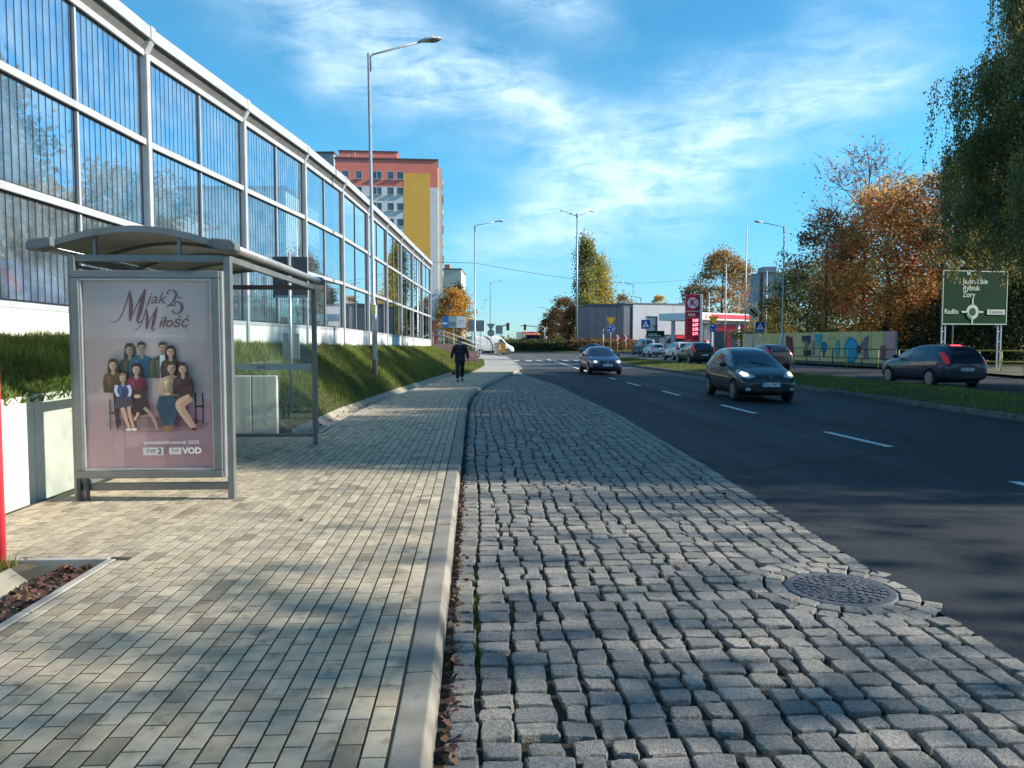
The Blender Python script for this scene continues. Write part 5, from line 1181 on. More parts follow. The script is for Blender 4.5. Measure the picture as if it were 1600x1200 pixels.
# --- dark blue saloon behind it
def sedan(name, label, loc, rz, pm, lit=True, group=None, txt='SR 50CV', detail=True):
    st_ = [(2.32, .48, .32, .50, .58, .40), (2.26, .68, .24, .55, .66, .58), (2.08, .80, .20, .64, .74, .68), (1.6, .855, .19, .76, .86, .72), (1.15, .865, .19, .83, .925, .73), (.92, .87, .19, .86, .97, .72), (.45, .87, .19, .885, 1.27, .62), (.10, .87, .19, .90, 1.42, .56), (-.35, .87, .19, .91, 1.46, .55), (-.85, .865, .19, .92, 1.42, .55), (-1.25, .86, .20, .93, 1.24, .58), (-1.6, .85, .21, .93, 1.03, .66), (-2.0, .83, .24, .92, 1.0, .68), (-2.2, .78, .30, .86, .95, .64), (-2.28, .62, .36, .74, .82, .5)]
    c = Car(name, label, loc, rz, st_, (1.42, -1.28), 4.6, 1.74, 1.46, pm, .31, group)
    c.decal('windscreen', [(-.68, .96), (.68, .96), (.53, 1.37), (-.53, 1.37)], 'front', m_cgl); c.decal('rear_window', [(-.58, 1.06), (.58, 1.06), (.49, 1.35), (-.49, 1.35)], 'rear', m_cgl)
    c.decal('side_window', [(.66, .94), (-.18, .945), (-.18, 1.36), (.08, 1.34)], 'side', m_sglass, mirror=True); c.decal('side_window', [(-.24, .945), (-1.15, .96), (-.95, 1.28), (-.24, 1.36)], 'side', m_sglass, mirror=True)
    c.decal('headlight', [(.42, .60), (.74, .60), (.80, .72), (.44, .73)], 'front', m_hl, .008, 3, True)
    if lit: c.decal('headlight_lamp', [(.52, .62), (.66, .62), (.66, .71), (.52, .71)], 'front', m_hl_on, .013, 2, True)
    c.decal('grille', [(-.38, .61), (.38, .61), (.38, .72), (-.38, .72)], 'front', m_trim); c.decal('lower_intake', [(-.66, .25), (.66, .25), (.66, .37), (-.66, .37)], 'front', m_trim, .006); c.decal('bumper_strip', [(-.74, .42), (.74, .42), (.74, .455), (-.74, .455)], 'front', m_trim, .008)
    c.decal('tail_light', [(.50, .70), (.76, .70), (.74, .86), (.50, .86)], 'rear', m_tl, .008, 2, True); c.mirror_(.94, .62, 1.0, pm)
    if detail:
        c.plate(2.325, .50, txt, 1); c.seam([(-.21, .30), (-.21, .93)]); c.seam([(.92, .35), (.92, .85)]); c.seam([(-.68, .925), (0, .95), (.68, .925)], 'front', .012, False)
        pr = Print((0, 2.29, .665), (-1, 0, 0), (0, 0, 1), (0, 1, 0)); pr.ell(0, 0, .06, .06, (190, 194, 200)); pr.ell(0, 0, .045, .045, (40, 44, 56)); pr.stroke([(-.035, .02), (0, -.03), (.035, .02)], [.012] * 3, (200, 204, 210), 4); pr.build('badge', c.t)
    return c
b = gp(948, 586, ROADZ); pmb = paint('navy', (.006, .016, .075)); c2 = sedan('saloon_car', 'dark blue saloon car with lit headlights behind the grey hatchback in the oncoming lanes', (b.x, b.y + 2.3, ROADZ), R(180 + 1), pmb)
b = gp(935, 555, ROADZ); sedan('saloon_car', 'dark saloon car entering from the roundabout half hidden by the blue saloon', (b.x, b.y + 2, ROADZ), R(180 + 38), paint('charcoal', (.025, .026, .03)), False, detail=False)
b = gp(975, 549, ROADZ); sedan('saloon_car', 'white car just showing behind the blue saloon near the chevron signs', (b.x - 1.5, b.y + 8, ROADZ), R(180 + 65), paint('white', (.62, .62, .62)), False, detail=False)

# --- estate cars, people carriers, SUVs seen from behind
def wagon(name, label, loc, rz, pm, L=4.3, W=1.78, H=1.56, txt='SRB 8KL2', belt=.96, brake=False, group=None, hi=False, detail=True, wr=.32, rails=False, boxy=0.0):
    k = L / 4.3; zz = H / 1.56; cl = .20 if not hi else .27
    st_ = [(2.15 * k, .52, cl + .12, .54 * zz, .62 * zz, .42), (2.09 * k, .72, cl + .05, .62 * zz, .72 * zz, .60), (1.9 * k, .82, cl, .72 * zz, .82 * zz, .68), (1.5 * k, .868, cl, .84 * zz, .94 * zz, .72), (1.15 * k, .88, cl, .90 * zz, 1.02 * zz, .72), (.75 * k, .885, cl, (belt - .03) * zz, 1.24 * zz, .65), (.3 * k, .887, cl, belt * zz, 1.46 * zz, .61), (-.2 * k, .887, cl, belt * zz + .01, 1.54 * zz, .60), (-.8 * k, .885, cl, belt * zz + .02, 1.56 * zz, .60), (-1.4 * k, .88, cl, belt * zz + .04, 1.53 * zz, .60), (-1.78 * k, .87, cl + .02, belt * zz + .05, 1.46 * zz, .60), (-1.98 * k, .85, cl + .04, belt * zz, 1.27 * zz + boxy, .62), (-2.1 * k, .82, cl + .08, .88 * zz, 1.02 * zz + boxy, .66), (-2.15 * k, .70, cl + .16, .70 * zz, .84 * zz, .55)]
    st_ = [(y, w * W / 1.78, a_, b_, c_, d_ * W / 1.78) for y, w, a_, b_, c_, d_ in st_]
    c = Car(name, label, loc, rz, st_, (1.33 * k, -1.32 * k), L, W, H, pm, wr, group); ws = W / 1.78
    c.decal('windscreen', [(-.68 * ws, 1.05 * zz), (.68 * ws, 1.05 * zz), (.56 * ws, 1.46 * zz), (-.56 * ws, 1.46 * zz)], 'front', m_cgl)
    c.decal('rear_window', [(-.62 * ws, 1.06 * zz), (.62 * ws, 1.06 * zz), (.56 * ws, 1.40 * zz), (.5 * ws, 1.43 * zz), (-.5 * ws, 1.43 * zz), (-.56 * ws, 1.40 * zz)], 'rear', m_cgl)
    c.decal('side_window', [(.80 * k, 1.02 * zz), (-.02, 1.03 * zz), (-.04, 1.46 * zz), (.22 * k, 1.42 * zz), (.52 * k, 1.25 * zz)], 'side', m_sglass, mirror=True); c.decal('side_window', [(-.10, 1.03 * zz), (-.88 * k, 1.05 * zz), (-.90 * k, 1.45 * zz), (-.10, 1.465 * zz)], 'side', m_sglass, mirror=True)
    c.decal('quarter_window', [(-.97 * k, 1.06 * zz), (-1.62 * k, 1.12 * zz), (-1.60 * k, 1.34 * zz), (-1.48 * k, 1.41 * zz), (-.98 * k, 1.45 * zz)], 'side', m_sglass, mirror=True)
    tl = c.decal('tail_light', [(.64 * ws, .86 * zz), (.785 * ws, .86 * zz), (.78 * ws, 1.02 * zz), (.70 * ws, 1.24 * zz), (.655 * ws, 1.24 * zz)], 'rear', m_tl, .010, 3, True)
    if brake: c.decal('brake_light', [(-.20, 1.485 * zz), (.20, 1.485 * zz), (.18, 1.51 * zz), (-.18, 1.51 * zz)], 'rear', m_brake, .012, 2)
    c.decal('rear_bumper', [(-.74 * ws, .36), (.74 * ws, .36), (.76 * ws, .50), (-.76 * ws, .50)], 'rear', m_trim, .012); c.decal('headlight', [(.46 * ws, .70 * zz), (.74 * ws, .70 * zz), (.78 * ws, .84 * zz), (.52 * ws, .80 * zz)], 'front', m_hl, .008, 3, True); c.decal('grille', [(-.40, .62 * zz), (.40, .62 * zz), (.40, .74 * zz), (-.40, .74 * zz)], 'front', m_trim)
    c.mirror_(.97 * ws, .70 * k, 1.07 * zz, m_trim); c.decal('sill_trim', [(.98 * k, .27 if not hi else .34), (-.98 * k, .27 if not hi else .34), (-.98 * k, .35 if not hi else .44), (.98 * k, .35 if not hi else .44)], 'side', m_trim, .008, mirror=True)
    if detail:
        c.plate(-2.165 * k, .66 * zz, txt, -1); c.seam([(.86 * k, .36), (.90 * k, .88 * zz)]); c.seam([(-.06, .32), (-.06, 1.0 * zz)]); c.seam([(-.86 * k, .36), (-.98 * k, .72 * zz), (-.94 * k, 1.02 * zz)]); c.seam([(-.72 * ws, .56), (.72 * ws, .56)], 'rear', .014, False); c.seam([(.84 * k, .60 * zz), (-.86 * k, .64 * zz)], 'side', .018)
        for sx in (-1, 1):
            for yy in (.08, -.78): MB().box(sx * (W / 2 - .006), yy * k, .93 * zz, .03, .17, .026).build('door_handle', pm, c.t, bevel=.008)
        MB().bar((0, -1.9 * k, 1.22 * zz), (.34, -2.0 * k, 1.10 * zz), .012, .012).build('rear_wiper', m_trim, c.t); MB().tube([(0, -1.45 * k, 1.53 * zz), (0, -1.65 * k, 1.72 * zz)], .008, 5).build('aerial', m_trim, c.t)
    if rails:
        for sx in (-1, 1): MB().tube([(sx * .55 * ws, .35 * k, 1.50 * zz), (sx * .56 * ws, .2 * k, 1.57 * zz), (sx * .56 * ws, -1.2 * k, 1.60 * zz), (sx * .55 * ws, -1.4 * k, 1.54 * zz)], .018, 6).build('roof_rail', m_trim, c.t, smooth=True)
    return c
def cpos(px, d, dy=0.0): p = foot(px, d); return (p.x, p.y + dy, ROADZ)
wagon('estate_car', 'dark blue people carrier driving away beside the green direction sign', (17.95, 29.4, ROADZ), R(1), paint('midnight', (.008, .012, .034)), L=4.5, W=1.80, H=1.62, brake=True, txt='SRB 8KL2', wr=.33)
wagon('hatchback_car', 'maroon car in the outer lane mostly hidden ahead of the dark blue people carrier', (20.7, 34.4, ROADZ), R(2), paint('maroon', (.09, .02, .025)), L=4.2, H=1.50, detail=False, group=None)
wagon('hatchback_car', 'dark navy hatchback in the far carriageway half hidden behind the grey hatchback', cpos(1197, 46), R(3), paint('dark_navy', (.007, .009, .024)), L=4.0, W=1.72, H=1.58, txt='SWD 71', detail=False)
q = 'cars queuing in the far carriageway'
wagon('suv_car', 'dark brown suv queuing in front of the tall red fuel price pylon', cpos(1086, 57.5), R(2), paint('dark_brown', (.014, .010, .009)), L=4.4, W=1.84, H=1.68, hi=True, group=q, wr=.35, txt='SK 4410')
wagon('suv_car', 'white suv queuing ahead of the dark brown suv', cpos(1060, 70), R(2), paint('pearl_white', (.60, .60, .60)), L=4.4, W=1.85, H=1.66, hi=True, group=q, wr=.35, rails=True, detail=False)
wagon('hatchback_car', 'white hatchback queuing between the white suv and the teal van', cpos(1021, 85), R(3), paint('pure_white', (.62, .63, .64)), L=4.0, W=1.78, H=1.50, group=q, detail=False)
wagon('van', 'teal blue van at the head of the queue of cars near the roundabout', cpos(1005, 94), R(3), paint('teal', (.035, .13, .18)), L=4.4, W=1.85, H=2.05, group=q, detail=False, boxy=.25)
# cars parked on the high ground behind the barrier, seen through the glass
wagon('parked_car', 'blue car parked behind the barrier glass left of the bus shelter', (-11.0, 16.6, 1.72), R(86), paint('bright_blue', (.015, .05, .16)), L=4.3, W=1.8, H=1.6, detail=False)
wagon('parked_car', 'red car parked behind the barrier glass next to the blue one', (-10.1, 20.6, 1.70), R(100), paint('bright_red', (.45, .02, .035)), L=3.8, W=1.7, H=1.5, detail=False)
wagon('parked_car', 'dark car parked behind the barrier seen through the shelter end glass', (-9.3, 25.6, 1.62), R(80), paint('blackish', (.015, .02, .03)), L=4.4, W=1.8, H=1.5, detail=False)

# --- white delivery van crossing behind the lamp, fire engine
def van(label, loc, rz):
    pm = paint('van_white', (.55, .56, .56)); st_ = [(2.9, .60, .34, .66, .80, .52), (2.8, .82, .28, .78, .95, .70), (2.5, .92, .26, .98, 1.12, .78), (2.0, .97, .26, 1.14, 1.32, .80), (1.5, .99, .26, 1.22, 1.95, .74), (1.05, 1.0, .26, 1.25, 2.32, .76), (.6, 1.0, .26, 1.28, 2.42, .82), (-1, 1.0, .26, 1.3, 2.45, .84), (-2.4, 1.0, .28, 1.3, 2.44, .84), (-2.8, .98, .30, 1.28, 2.40, .84), (-2.88, .95, .34, 1.2, 2.3, .80)]
    c = Car('delivery_van', label, loc, rz, st_, (1.9, -1.7), 5.8, 2.0, 2.45, pm, .35, cat='van')
    c.decal('windscreen', [(-.78, 1.36), (.78, 1.36), (.66, 2.12), (-.66, 2.12)], 'front', m_cgl); c.decal('side_window', [(1.75, 1.30), (.75, 1.30), (.75, 1.98), (1.22, 1.98)], 'side', m_sglass, mirror=True)
    c.decal('headlight', [(.55, .82), (.85, .84), (.86, 1.05), (.62, .98)], 'front', m_hl, .01, 2, True); c.decal('grille', [(-.45, .72), (.45, .72), (.45, .88), (-.45, .88)], 'front', m_trim); c.decal('tail_light', [(.80, .9), (.93, .9), (.93, 1.5), (.80, 1.5)], 'rear', m_tl, .01, 2, True)
    c.seam([(.68, .4), (.68, 2.2)], w=.03); c.seam([(-.7, .4), (-.7, 2.2)], w=.03); c.decal('sill_trim', [(1.45, .32), (-1.25, .32), (-1.25, .48), (1.45, .48)], 'side', m_trim, .01, mirror=True); c.mirror_(1.12, 1.55, 1.5, m_trim); return c
p = foot(768, 100); van('white delivery van turning across the roundabout entry on the left', (p.x, p.y, ROADZ), R(-90 + 12))
p = foot(825, 128); fe = thing('fire_engine', 'red fire engine coming round the roundabout behind the clipped hedge', 'fire engine', (p.x, p.y, ROADZ + .02), R(188))
m_fred = paint('fire_red', (.50, .065, .035)); m_forg = paint('fire_orange', (.60, .16, .06))
MB().prism([(0, .55), (2.5, .55), (2.5, 3.0), (.35, 3.0), (.05, 1.7)], (-1.22, 3.9, 0), (0, -1, 0), (0, 0, 1), (2.44, 0, 0)).build('cab', m_forg, fe, bevel=.08); MB().b2(-1.24, 1.24, -3.9, 1.3, .75, 3.25).build('equipment_body', m_fred, fe, bevel=.05)
MB().b2(-1.08, 1.08, 3.56, 3.90, 1.78, 2.72).build('windscreen', m_cgl, fe, bevel=.05)
for s in (-1, 1):
    MB().b2(s * 1.2 - .04, s * 1.2 + .04, 2.3, 3.3, 1.8, 2.6).build('side_window', m_sglass, fe); MB().b2(s * 1.42 - .11, s * 1.42 + .11, 3.75, 3.88, 1.75, 2.4).build('wing_mirror', m_trim, fe, bevel=.03); MB().b2(s * .85 - .2, s * .85 + .2, 3.88, 3.95, .85, 1.05).build('headlight', m_hl, fe)
    for y in (2.6, -2.2): MB().lathe([(.3, -.15), (.48, -.16), (.5, -.1), (.5, .1), (.48, .16), (.3, .15)], (s * 1.05, y, .5), 'x', 22).build('wheel', m_tyre, fe, smooth=True)
    for k in range(3): MB().b2(s * 1.245 - .01, s * 1.245 + .01, -3.6 + k * 1.6, -2.15 + k * 1.6, 1.0, 2.9).build('roller_shutter', m_rim, fe)
MB().b2(-1.0, 1.0, 3.88, 3.96, 1.12, 1.5).build('grille', m_trim, fe, bevel=.02); MB().b2(-1.2, 1.2, 3.82, 3.98, .5, .8).build('front_bumper', mat('bumper_white', (.6, .6, .6), rough=.5), fe, bevel=.03); MB().b2(-.35, .35, 2.6, 3.0, 3.0, 3.24).build('beacon_bar', mat('beacon_blue', (.02, .06, .4), rough=.2), fe, bevel=.05)
# ------------------------------------------------------------------ trees
m_bark = mat('bark', (.055, .042, .032), (.11, .09, .07), scale=6, rough=.95, bump=.8, bscale=25); m_birch_bark = mat('pale_bark', (.22, .21, .19), (.05, .045, .04), scale=5, rough=.9, lo=.5, hi=.62); m_leaf = mat('leaf', (1, 1, 1), attr=True, rough=.55, translucent=.5, spec=.35)
def leaf_quads(P, size, cols, droop=0.0, ng=None, aspect=.62):
    n = len(P); ng = ng or nrg; nv = ng.normal(size=(n, 3)); nv[:, 2] = np.abs(nv[:, 2]) * (1 - droop) + .15; nv /= np.linalg.norm(nv, axis=1, keepdims=True)
    a = ng.normal(size=(n, 3)); a[:, 2] -= droop * 2.5; a -= nv * (a * nv).sum(1, keepdims=True); a /= np.linalg.norm(a, axis=1, keepdims=True); b = np.cross(nv, a)
    s = size * ng.uniform(.6, 1.3, (n, 1)); L = a * s; Wd_ = b * s * aspect
    V = np.stack([P - L * .5, P + Wd_ * .5 - L * .05, P + L * .5, P - Wd_ * .5 - L * .05], 1).reshape(-1, 3)
    return V
def pick_cols(n, pal, ng, clump=None):
    pal = np.asarray(pal, dtype=np.float32); idx = ng.integers(0, len(pal), n) if clump is None else clump
    return pal[idx] * ng.uniform(.7, 1.3, (n, 1)).astype(np.float32)
def tree(name, label, base, H_, R_, cz, rz_, nleaf, lsize, pal, seed, group=None, trunk_r=.16, bark=None, shape='round', cat='tree', bare=0.0, nclump=70, clump_r=.17, mix=.35, top_sparse=0.0, limbs=16, xoff=0.0):
    """trunk, limbs and twigs, then leaf clumps gathered round the twig ends; crown centre height cz, half height rz_"""
    ng = np.random.default_rng(seed); rg = random.Random(seed); t = thing(name, label, cat, base, 0, group); br = MB(); ends = []
    top = cz + rz_ * .75; tp = [Vector((0, 0, -.3))]; k = 6
    for i in range(1, k + 1): tp.append(Vector((xoff * (i / k) + rg.uniform(-1, 1) * .05 * R_ * i / k, rg.uniform(-1, 1) * .05 * R_ * i / k, top * i / k)))
    br.tube(tp, [trunk_r * (1.25 - 1.1 * i / k) for i in range(k + 1)], 8)
    def onx(z):
        f = max(0, min(.999, z / top)) * k; i = int(f); return tp[i].lerp(tp[i + 1], f - i)
    def rad(z):
        u = (z - cz) / rz_
        if abs(u) >= 1: return 0.02
        if shape == 'poplar': return R_ * (1 - u * u) ** .6 * (1 - .25 * u)
        return R_ * math.sqrt(1 - u * u) * (1.0 - .12 * u)
    for i in range(limbs):
        z0 = cz - rz_ * .85 + (top - cz + rz_ * .85) * ((i + rg.random()) / limbs) * .92; a = i * 2.4 + rg.uniform(-.5, .5); zt = min(cz + rz_ * .95, z0 + rz_ * rg.uniform(.25, .75)); r = rad(zt) * rg.uniform(.75, 1.0) + .05
        p0 = onx(max(.3, z0)); p3 = Vector((xoff + math.cos(a) * r, math.sin(a) * r, zt))
        if shape == 'poplar': p3.z = min(cz + rz_ * .97, p0.z + rz_ * .6)
        mid = p0.lerp(p3, .5) + Vector((rg.uniform(-.1, .1) * R_, rg.uniform(-.1, .1) * R_, .10 * R_)); r0 = trunk_r * .42 * (1 - .6 * z0 / top); br.tube([p0, mid, p3], [r0, r0 * .6, r0 * .2], 5); ends += [p3, mid.lerp(p3, .5)]
        for j in range(3):
            q = mid.lerp(p3, rg.uniform(.0, .9)); e = q + Vector((rg.uniform(-1, 1), rg.uniform(-1, 1), rg.uniform(-.2, .9))) * R_ * .33; br.tube([q, e], [r0 * .35, r0 * .1], 4); ends.append(e)
            if bare:
                for _ in range(4): e2 = e + Vector((rg.uniform(-1, 1), rg.uniform(-1, 1), rg.uniform(.0, 1.2))) * R_ * .22; br.tube([q.lerp(e, .7), e2], [max(.022, r0 * .2), .010], 4)
    br.build('trunk', bark or m_bark, t, smooth=True)
    C = []
    while len(C) < nclump:
        u = ng.uniform(-1, 1); z = cz + rz_ * u; a = ng.uniform(0, 2 * np.pi); r = rad(z) * math.sqrt(ng.uniform(.12, 1.0))
        if top_sparse and u > .15 and ng.random() < top_sparse * (u + .2): continue
        C.append((xoff * max(0, min(1, z / top)) + math.cos(a) * r, math.sin(a) * r, z))
    for e in ends[::2]: C.append(tuple(e))
    C = np.array(C); w = ng.uniform(.35, 1.5, len(C)); cid = ng.choice(len(C), nleaf, p=w / w.sum()); sg = R_ * clump_r * ng.uniform(.6, 1.3, len(C))
    P = C[cid] + ng.normal(size=(nleaf, 3)) * sg[cid][:, None] * np.array([1, 1, .75 if shape != 'poplar' else 1.6]); cc = ng.integers(0, len(pal), len(C))[cid]; alt = ng.random(nleaf) < mix; cc[alt] = ng.integers(0, len(pal), alt.sum())
    P[:, 2] = np.maximum(P[:, 2], .4)
    me = npmesh('crown', leaf_quads(P, lsize, None, .2, ng), 4, m_leaf, pick_cols(nleaf, pal, ng, cc)); link('crown', me, t); return t
ORANGE = [(.62, .26, .07), (.68, .37, .11), (.58, .18, .075), (.45, .30, .08), (.72, .47, .15), (.34, .28, .09), (.68, .25, .13)]; RUST = [(.46, .19, .07), (.54, .28, .11), (.38, .17, .06), (.58, .37, .17), (.32, .20, .07)]
YELL = [(.55, .32, .045), (.48, .25, .03), (.60, .40, .08), (.40, .24, .04)]; OLIVE = [(.17, .18, .05), (.24, .22, .07), (.12, .14, .045), (.31, .26, .09), (.14, .13, .045)]; GREEN = [(.055, .085, .022), (.075, .105, .03), (.045, .07, .02), (.10, .115, .035)]
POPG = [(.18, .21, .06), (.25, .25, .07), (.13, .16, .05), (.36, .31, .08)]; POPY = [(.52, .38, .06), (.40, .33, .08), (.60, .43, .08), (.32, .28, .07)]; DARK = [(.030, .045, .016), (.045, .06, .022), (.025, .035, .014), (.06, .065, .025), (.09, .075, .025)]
BROWN = [(.16, .085, .04), (.22, .11, .045), (.12, .075, .04), (.27, .15, .06)]
tree('maple_tree', 'big rust orange tree with thinning red top behind the painted wall', foot(1385, 62), 14.5, 5.6, 7.4, 6.3, 30000, .24, ORANGE, 3, trunk_r=.26, nclump=120, clump_r=.13, top_sparse=.35)
tree('bare_tree', 'tree with nearly bare upper branches rising above the rust orange crown', foot(1348, 66), 17, 4.6, 12.5, 5.2, 1500, .22, [(.45, .12, .09), (.40, .20, .08)], 5, trunk_r=.2, bare=1, nclump=40, limbs=26)
tree('cherry_tree', 'loose yellow and red tree leaning left of the rust orange crown', foot(1290, 64), 12, 3.0, 8.3, 3.9, 3600, .24, [(.36, .24, .07), (.28, .10, .05), (.22, .20, .06), (.14, .10, .07), (.40, .16, .07)], 6, trunk_r=.13, nclump=60, clump_r=.15, bare=1)
tree('maple_tree', 'second reddish tree between the rust orange crown and the weeping birch', foot(1468, 58), 14, 3.8, 8.8, 5.2, 9500, .24, ORANGE + BROWN, 8, trunk_r=.2, top_sparse=.5, bare=1, nclump=80)
tree('linden_tree', 'dull olive green tree behind the left part of the painted wall', foot(1262, 80), 9.5, 4.4, 5.3, 4.2, 14000, .26, OLIVE, 9, trunk_r=.2)
tree('ash_tree', 'dark green tree rising behind the painted wall under the rust orange crown', foot(1345, 70), 9, 5.2, 4.6, 3.9, 15000, .26, GREEN + OLIVE, 10, trunk_r=.2)
tree('yellow_tree', 'small bright golden yellow tree beside the tall dark column', foot(1216, 92), 6.5, 2.5, 3.7, 2.9, 7500, .24, YELL, 11, trunk_r=.11)
tree('chestnut_tree', 'tall autumn orange tree standing behind the red fuel price pylon', foot(1128, 132), 16.8, 5.6, 9.2, 7.2, 15000, .36, RUST + OLIVE[:2], 12, trunk_r=.28, nclump=110, clump_r=.12)
tree('chestnut_tree', 'thin brownish tree left of the tall autumn orange tree at the filling station', foot(1086, 128), 11, 2.8, 7.2, 3.8, 2800, .34, BROWN + OLIVE[:2], 13, trunk_r=.16, nclump=40)
tree('poplar_tree', 'tall slender green poplar beyond the roundabout', foot(915, 150), 21.5, 2.0, 11.3, 10.2, 9000, .42, POPG, 14, trunk_r=.2, shape='poplar', nclump=60, clump_r=.28)
tree('poplar_tree', 'yellow poplar standing right of the green poplar', foot(938, 156), 17.5, 2.5, 9.2, 8.4, 9000, .42, POPY, 15, trunk_r=.2, shape='poplar', nclump=60, clump_r=.28)
tree('poplar_tree', 'lower olive poplar leaning against the foot of the green poplar', foot(921, 146), 9, 2.2, 5.0, 4.4, 5000, .38, POPG + POPY[:1], 16, trunk_r=.16, shape='poplar', nclump=40, clump_r=.28)
bt = 'brown trees beyond the roundabout'
for px, d, h, r, lab, s in ((884, 165, 10.5, 3.4, 'brown bushy tree just left of the poplars', 21), (868, 180, 9.0, 3.0, 'purplish brown tree second left of the poplars', 22), (896, 158, 8.2, 2.8, 'reddish brown low tree at the foot of the green poplar', 23), (853, 240, 7.5, 3.0, 'faint brown tree farthest left of the poplars', 24)):
    tree('brown_tree', lab, foot(px, d), h, r, h * .55, h * .45, 4200, .42, BROWN + (GREEN[:1] if s % 2 else []), s, bt, trunk_r=.15)
for px, d, h, r, lab, s, pal in ((972, 175, 12.0, 2.6, 'small pinkish tree top showing over the dark shop building', 25, [(.42, .24, .14), (.34, .20, .12)]), (1029, 185, 12.4, 2.2, 'small golden tree top showing over the pale shop building', 26, YELL), ):
    tree('small_tree', lab, foot(px, d), h, r, h * .62, h * .38, 2600, .42, pal, s, 'tree tops over the shop building', trunk_r=.15)
tree('orange_tree', 'bright orange tree above the blue and white billboard on the left', foot(711, 120), 9.2, 2.9, 5.6, 3.6, 7500, .32, YELL + ORANGE[:2], 27, trunk_r=.15)
tree('conifer_tree', 'dark evergreen tree behind the bright orange tree on the left', foot(717, 140), 11.5, 2.0, 6.3, 5.2, 4200, .3, DARK, 28, trunk_r=.15, shape='poplar')
for px, d, r, lab, s in ((700, 92, 1.1, 'clipped olive bush under the left billboard', 29), (728, 96, 1.0, 'small green bush beside the grassy lamp post', 30)):
    tree('bush', lab, foot(px, d), 2, r, 1.0, .95, 1500, .16, OLIVE + GREEN, s, 'bushes near the ramp', trunk_r=.04, cat='bush', nclump=20, limbs=6)
# trees behind the barrier, seen through the glass
tree('spruce_tree', 'broad dark evergreen seen through the first bays of barrier glass', (-16.5, 24.5, 1.6), 9.0, 3.3, 4.6, 4.3, 26000, .27, DARK, 31, trunk_r=.22, nclump=120, clump_r=.14)
tree('linden_tree', 'lower green tree seen through the barrier glass right of the dark evergreen', (-13.5, 31, 1.6), 6.5, 2.6, 3.4, 2.8, 9000, .22, GREEN + OLIVE, 32, trunk_r=.16)
tree('linden_tree', 'rusty shrub like tree seen through the barrier glass above the shelter roof', (-11.0, 21.5, 1.6), 4.0, 1.9, 2.0, 1.7, 6000, .18, OLIVE + RUST[:2], 33, trunk_r=.1)
tree('linden_tree', 'dull tree seen through the barrier glass at its far end', (-12.0, 58, 1.4), 7.0, 3.0, 3.6, 3.2, 7000, .26, DARK + OLIVE, 34, trunk_r=.16)

# weeping birch at the right edge
def weeping(name, label, base, H_, R_, seed, nst, pal, lsize, group=None, lo=3.0):
    ng = np.random.default_rng(seed); rg = random.Random(seed); t = thing(name, label, 'tree', base, 0, group); br = MB(); k = 7; tp = [Vector((rg.uniform(-.25, .25) * (i > 0), rg.uniform(-.25, .25) * (i > 0), -.3 + (H_ * .95) * i / k)) for i in range(k + 1)]
    br.tube(tp, [.26 - .22 * i / k for i in range(k + 1)], 9); P = []; CI = []
    arms = []
    for i in range(34):
        f = .22 + .75 * (i + rg.random()) / 34; p0 = tp[int(f * k)].lerp(tp[min(k, int(f * k) + 1)], f * k - int(f * k)); a = i * 2.399 + rg.uniform(-.4, .4); rr = R_ * (1 - .30 * max(0, f - .35) / .65) * rg.uniform(.6, 1.05); zz = p0.z + rg.uniform(.8, 2.4)
        p1 = Vector((math.cos(a) * rr * .55, math.sin(a) * rr * .55, zz)); p2 = Vector((math.cos(a) * rr, math.sin(a) * rr, zz - rg.uniform(.2, .9))); br.tube([p0, p1, p2], [.07 * (1.1 - f * .7), .04, .014], 5); arms.append((p0, p1, p2))
    for s in range(nst):
        p0, p1, p2 = rg.choice(arms); u = rg.random() ** .7; q = (p0.lerp(p1, u * 2) if u < .5 else p1.lerp(p2, u * 2 - 1)) + Vector((rg.gauss(0, .35), rg.gauss(0, .35), rg.gauss(0, .3))); L = rg.uniform(1.2, 4.2); L = min(L, max(.4, q.z - lo - rg.random() ** 2 * 3.0 + 1.2 * (rg.random() < .25))); sw = Vector((rg.uniform(-.12, .12), rg.uniform(-.12, .12), 0)); n = int(12 + L * 21); ci = rg.randrange(len(pal))
        if True: br.tube([q, q + sw * L * .5 - Vector((0, 0, L * .5)), q + sw * L - Vector((0, 0, L))], [.012, .009, .006], 3, cap=False)
        for j in range(n):
            d = L * j / n; P.append((q.x + sw.x * d + rg.gauss(0, .115), q.y + sw.y * d + rg.gauss(0, .115), q.z - d + rg.gauss(0, .06))); CI.append(ci if rg.random() < .6 else rg.randrange(len(pal)))
    br.build('trunk', m_birch_bark, t, smooth=True); P = np.array(P); me = npmesh('crown', leaf_quads(P, lsize, None, .75, ng), 4, m_leaf, pick_cols(len(P), pal, ng, np.array(CI))); link('crown', me, t); return t
BIRCH = [(.17, .175, .045), (.21, .205, .055), (.28, .235, .065), (.12, .135, .04), (.46, .34, .075)]
wb = weeping('weeping_birch', 'tall dark weeping birch filling the right edge of the picture', foot(1648, 35), 18.8, 5.8, 41, 2700, BIRCH, .135, 'birches along the right side of the road', lo=5.4)
wb2 = weeping('weeping_birch', 'second weeping birch behind the green direction sign', foot(1560, 52), 17.5, 4.6, 42, 900, BIRCH + BROWN[:1], .16, 'birches along the right side of the road', lo=2.0)
SHADE = [(26.5, -3.3, 0, .9), (26, 10.2, 1.7, .95), (27, 19, .6, 1.0), (26, 27.8, 3.1, .95), (28, -14, 2.2, 1.1), (34, 14.6, 4.0, 1.0), (34.5, 23.6, 5.0, 1.0)]
for i, (x, y, rz, sc) in enumerate(SHADE):
    c = copy_tree(wb); c.location = (x, y, 0); c.rotation_euler = (0, 0, rz); c.scale = (sc,) * 3; c['label'] = 'weeping birch on the right of the road standing outside the picture to the right'; c['group'] = 'birches right of the picture'
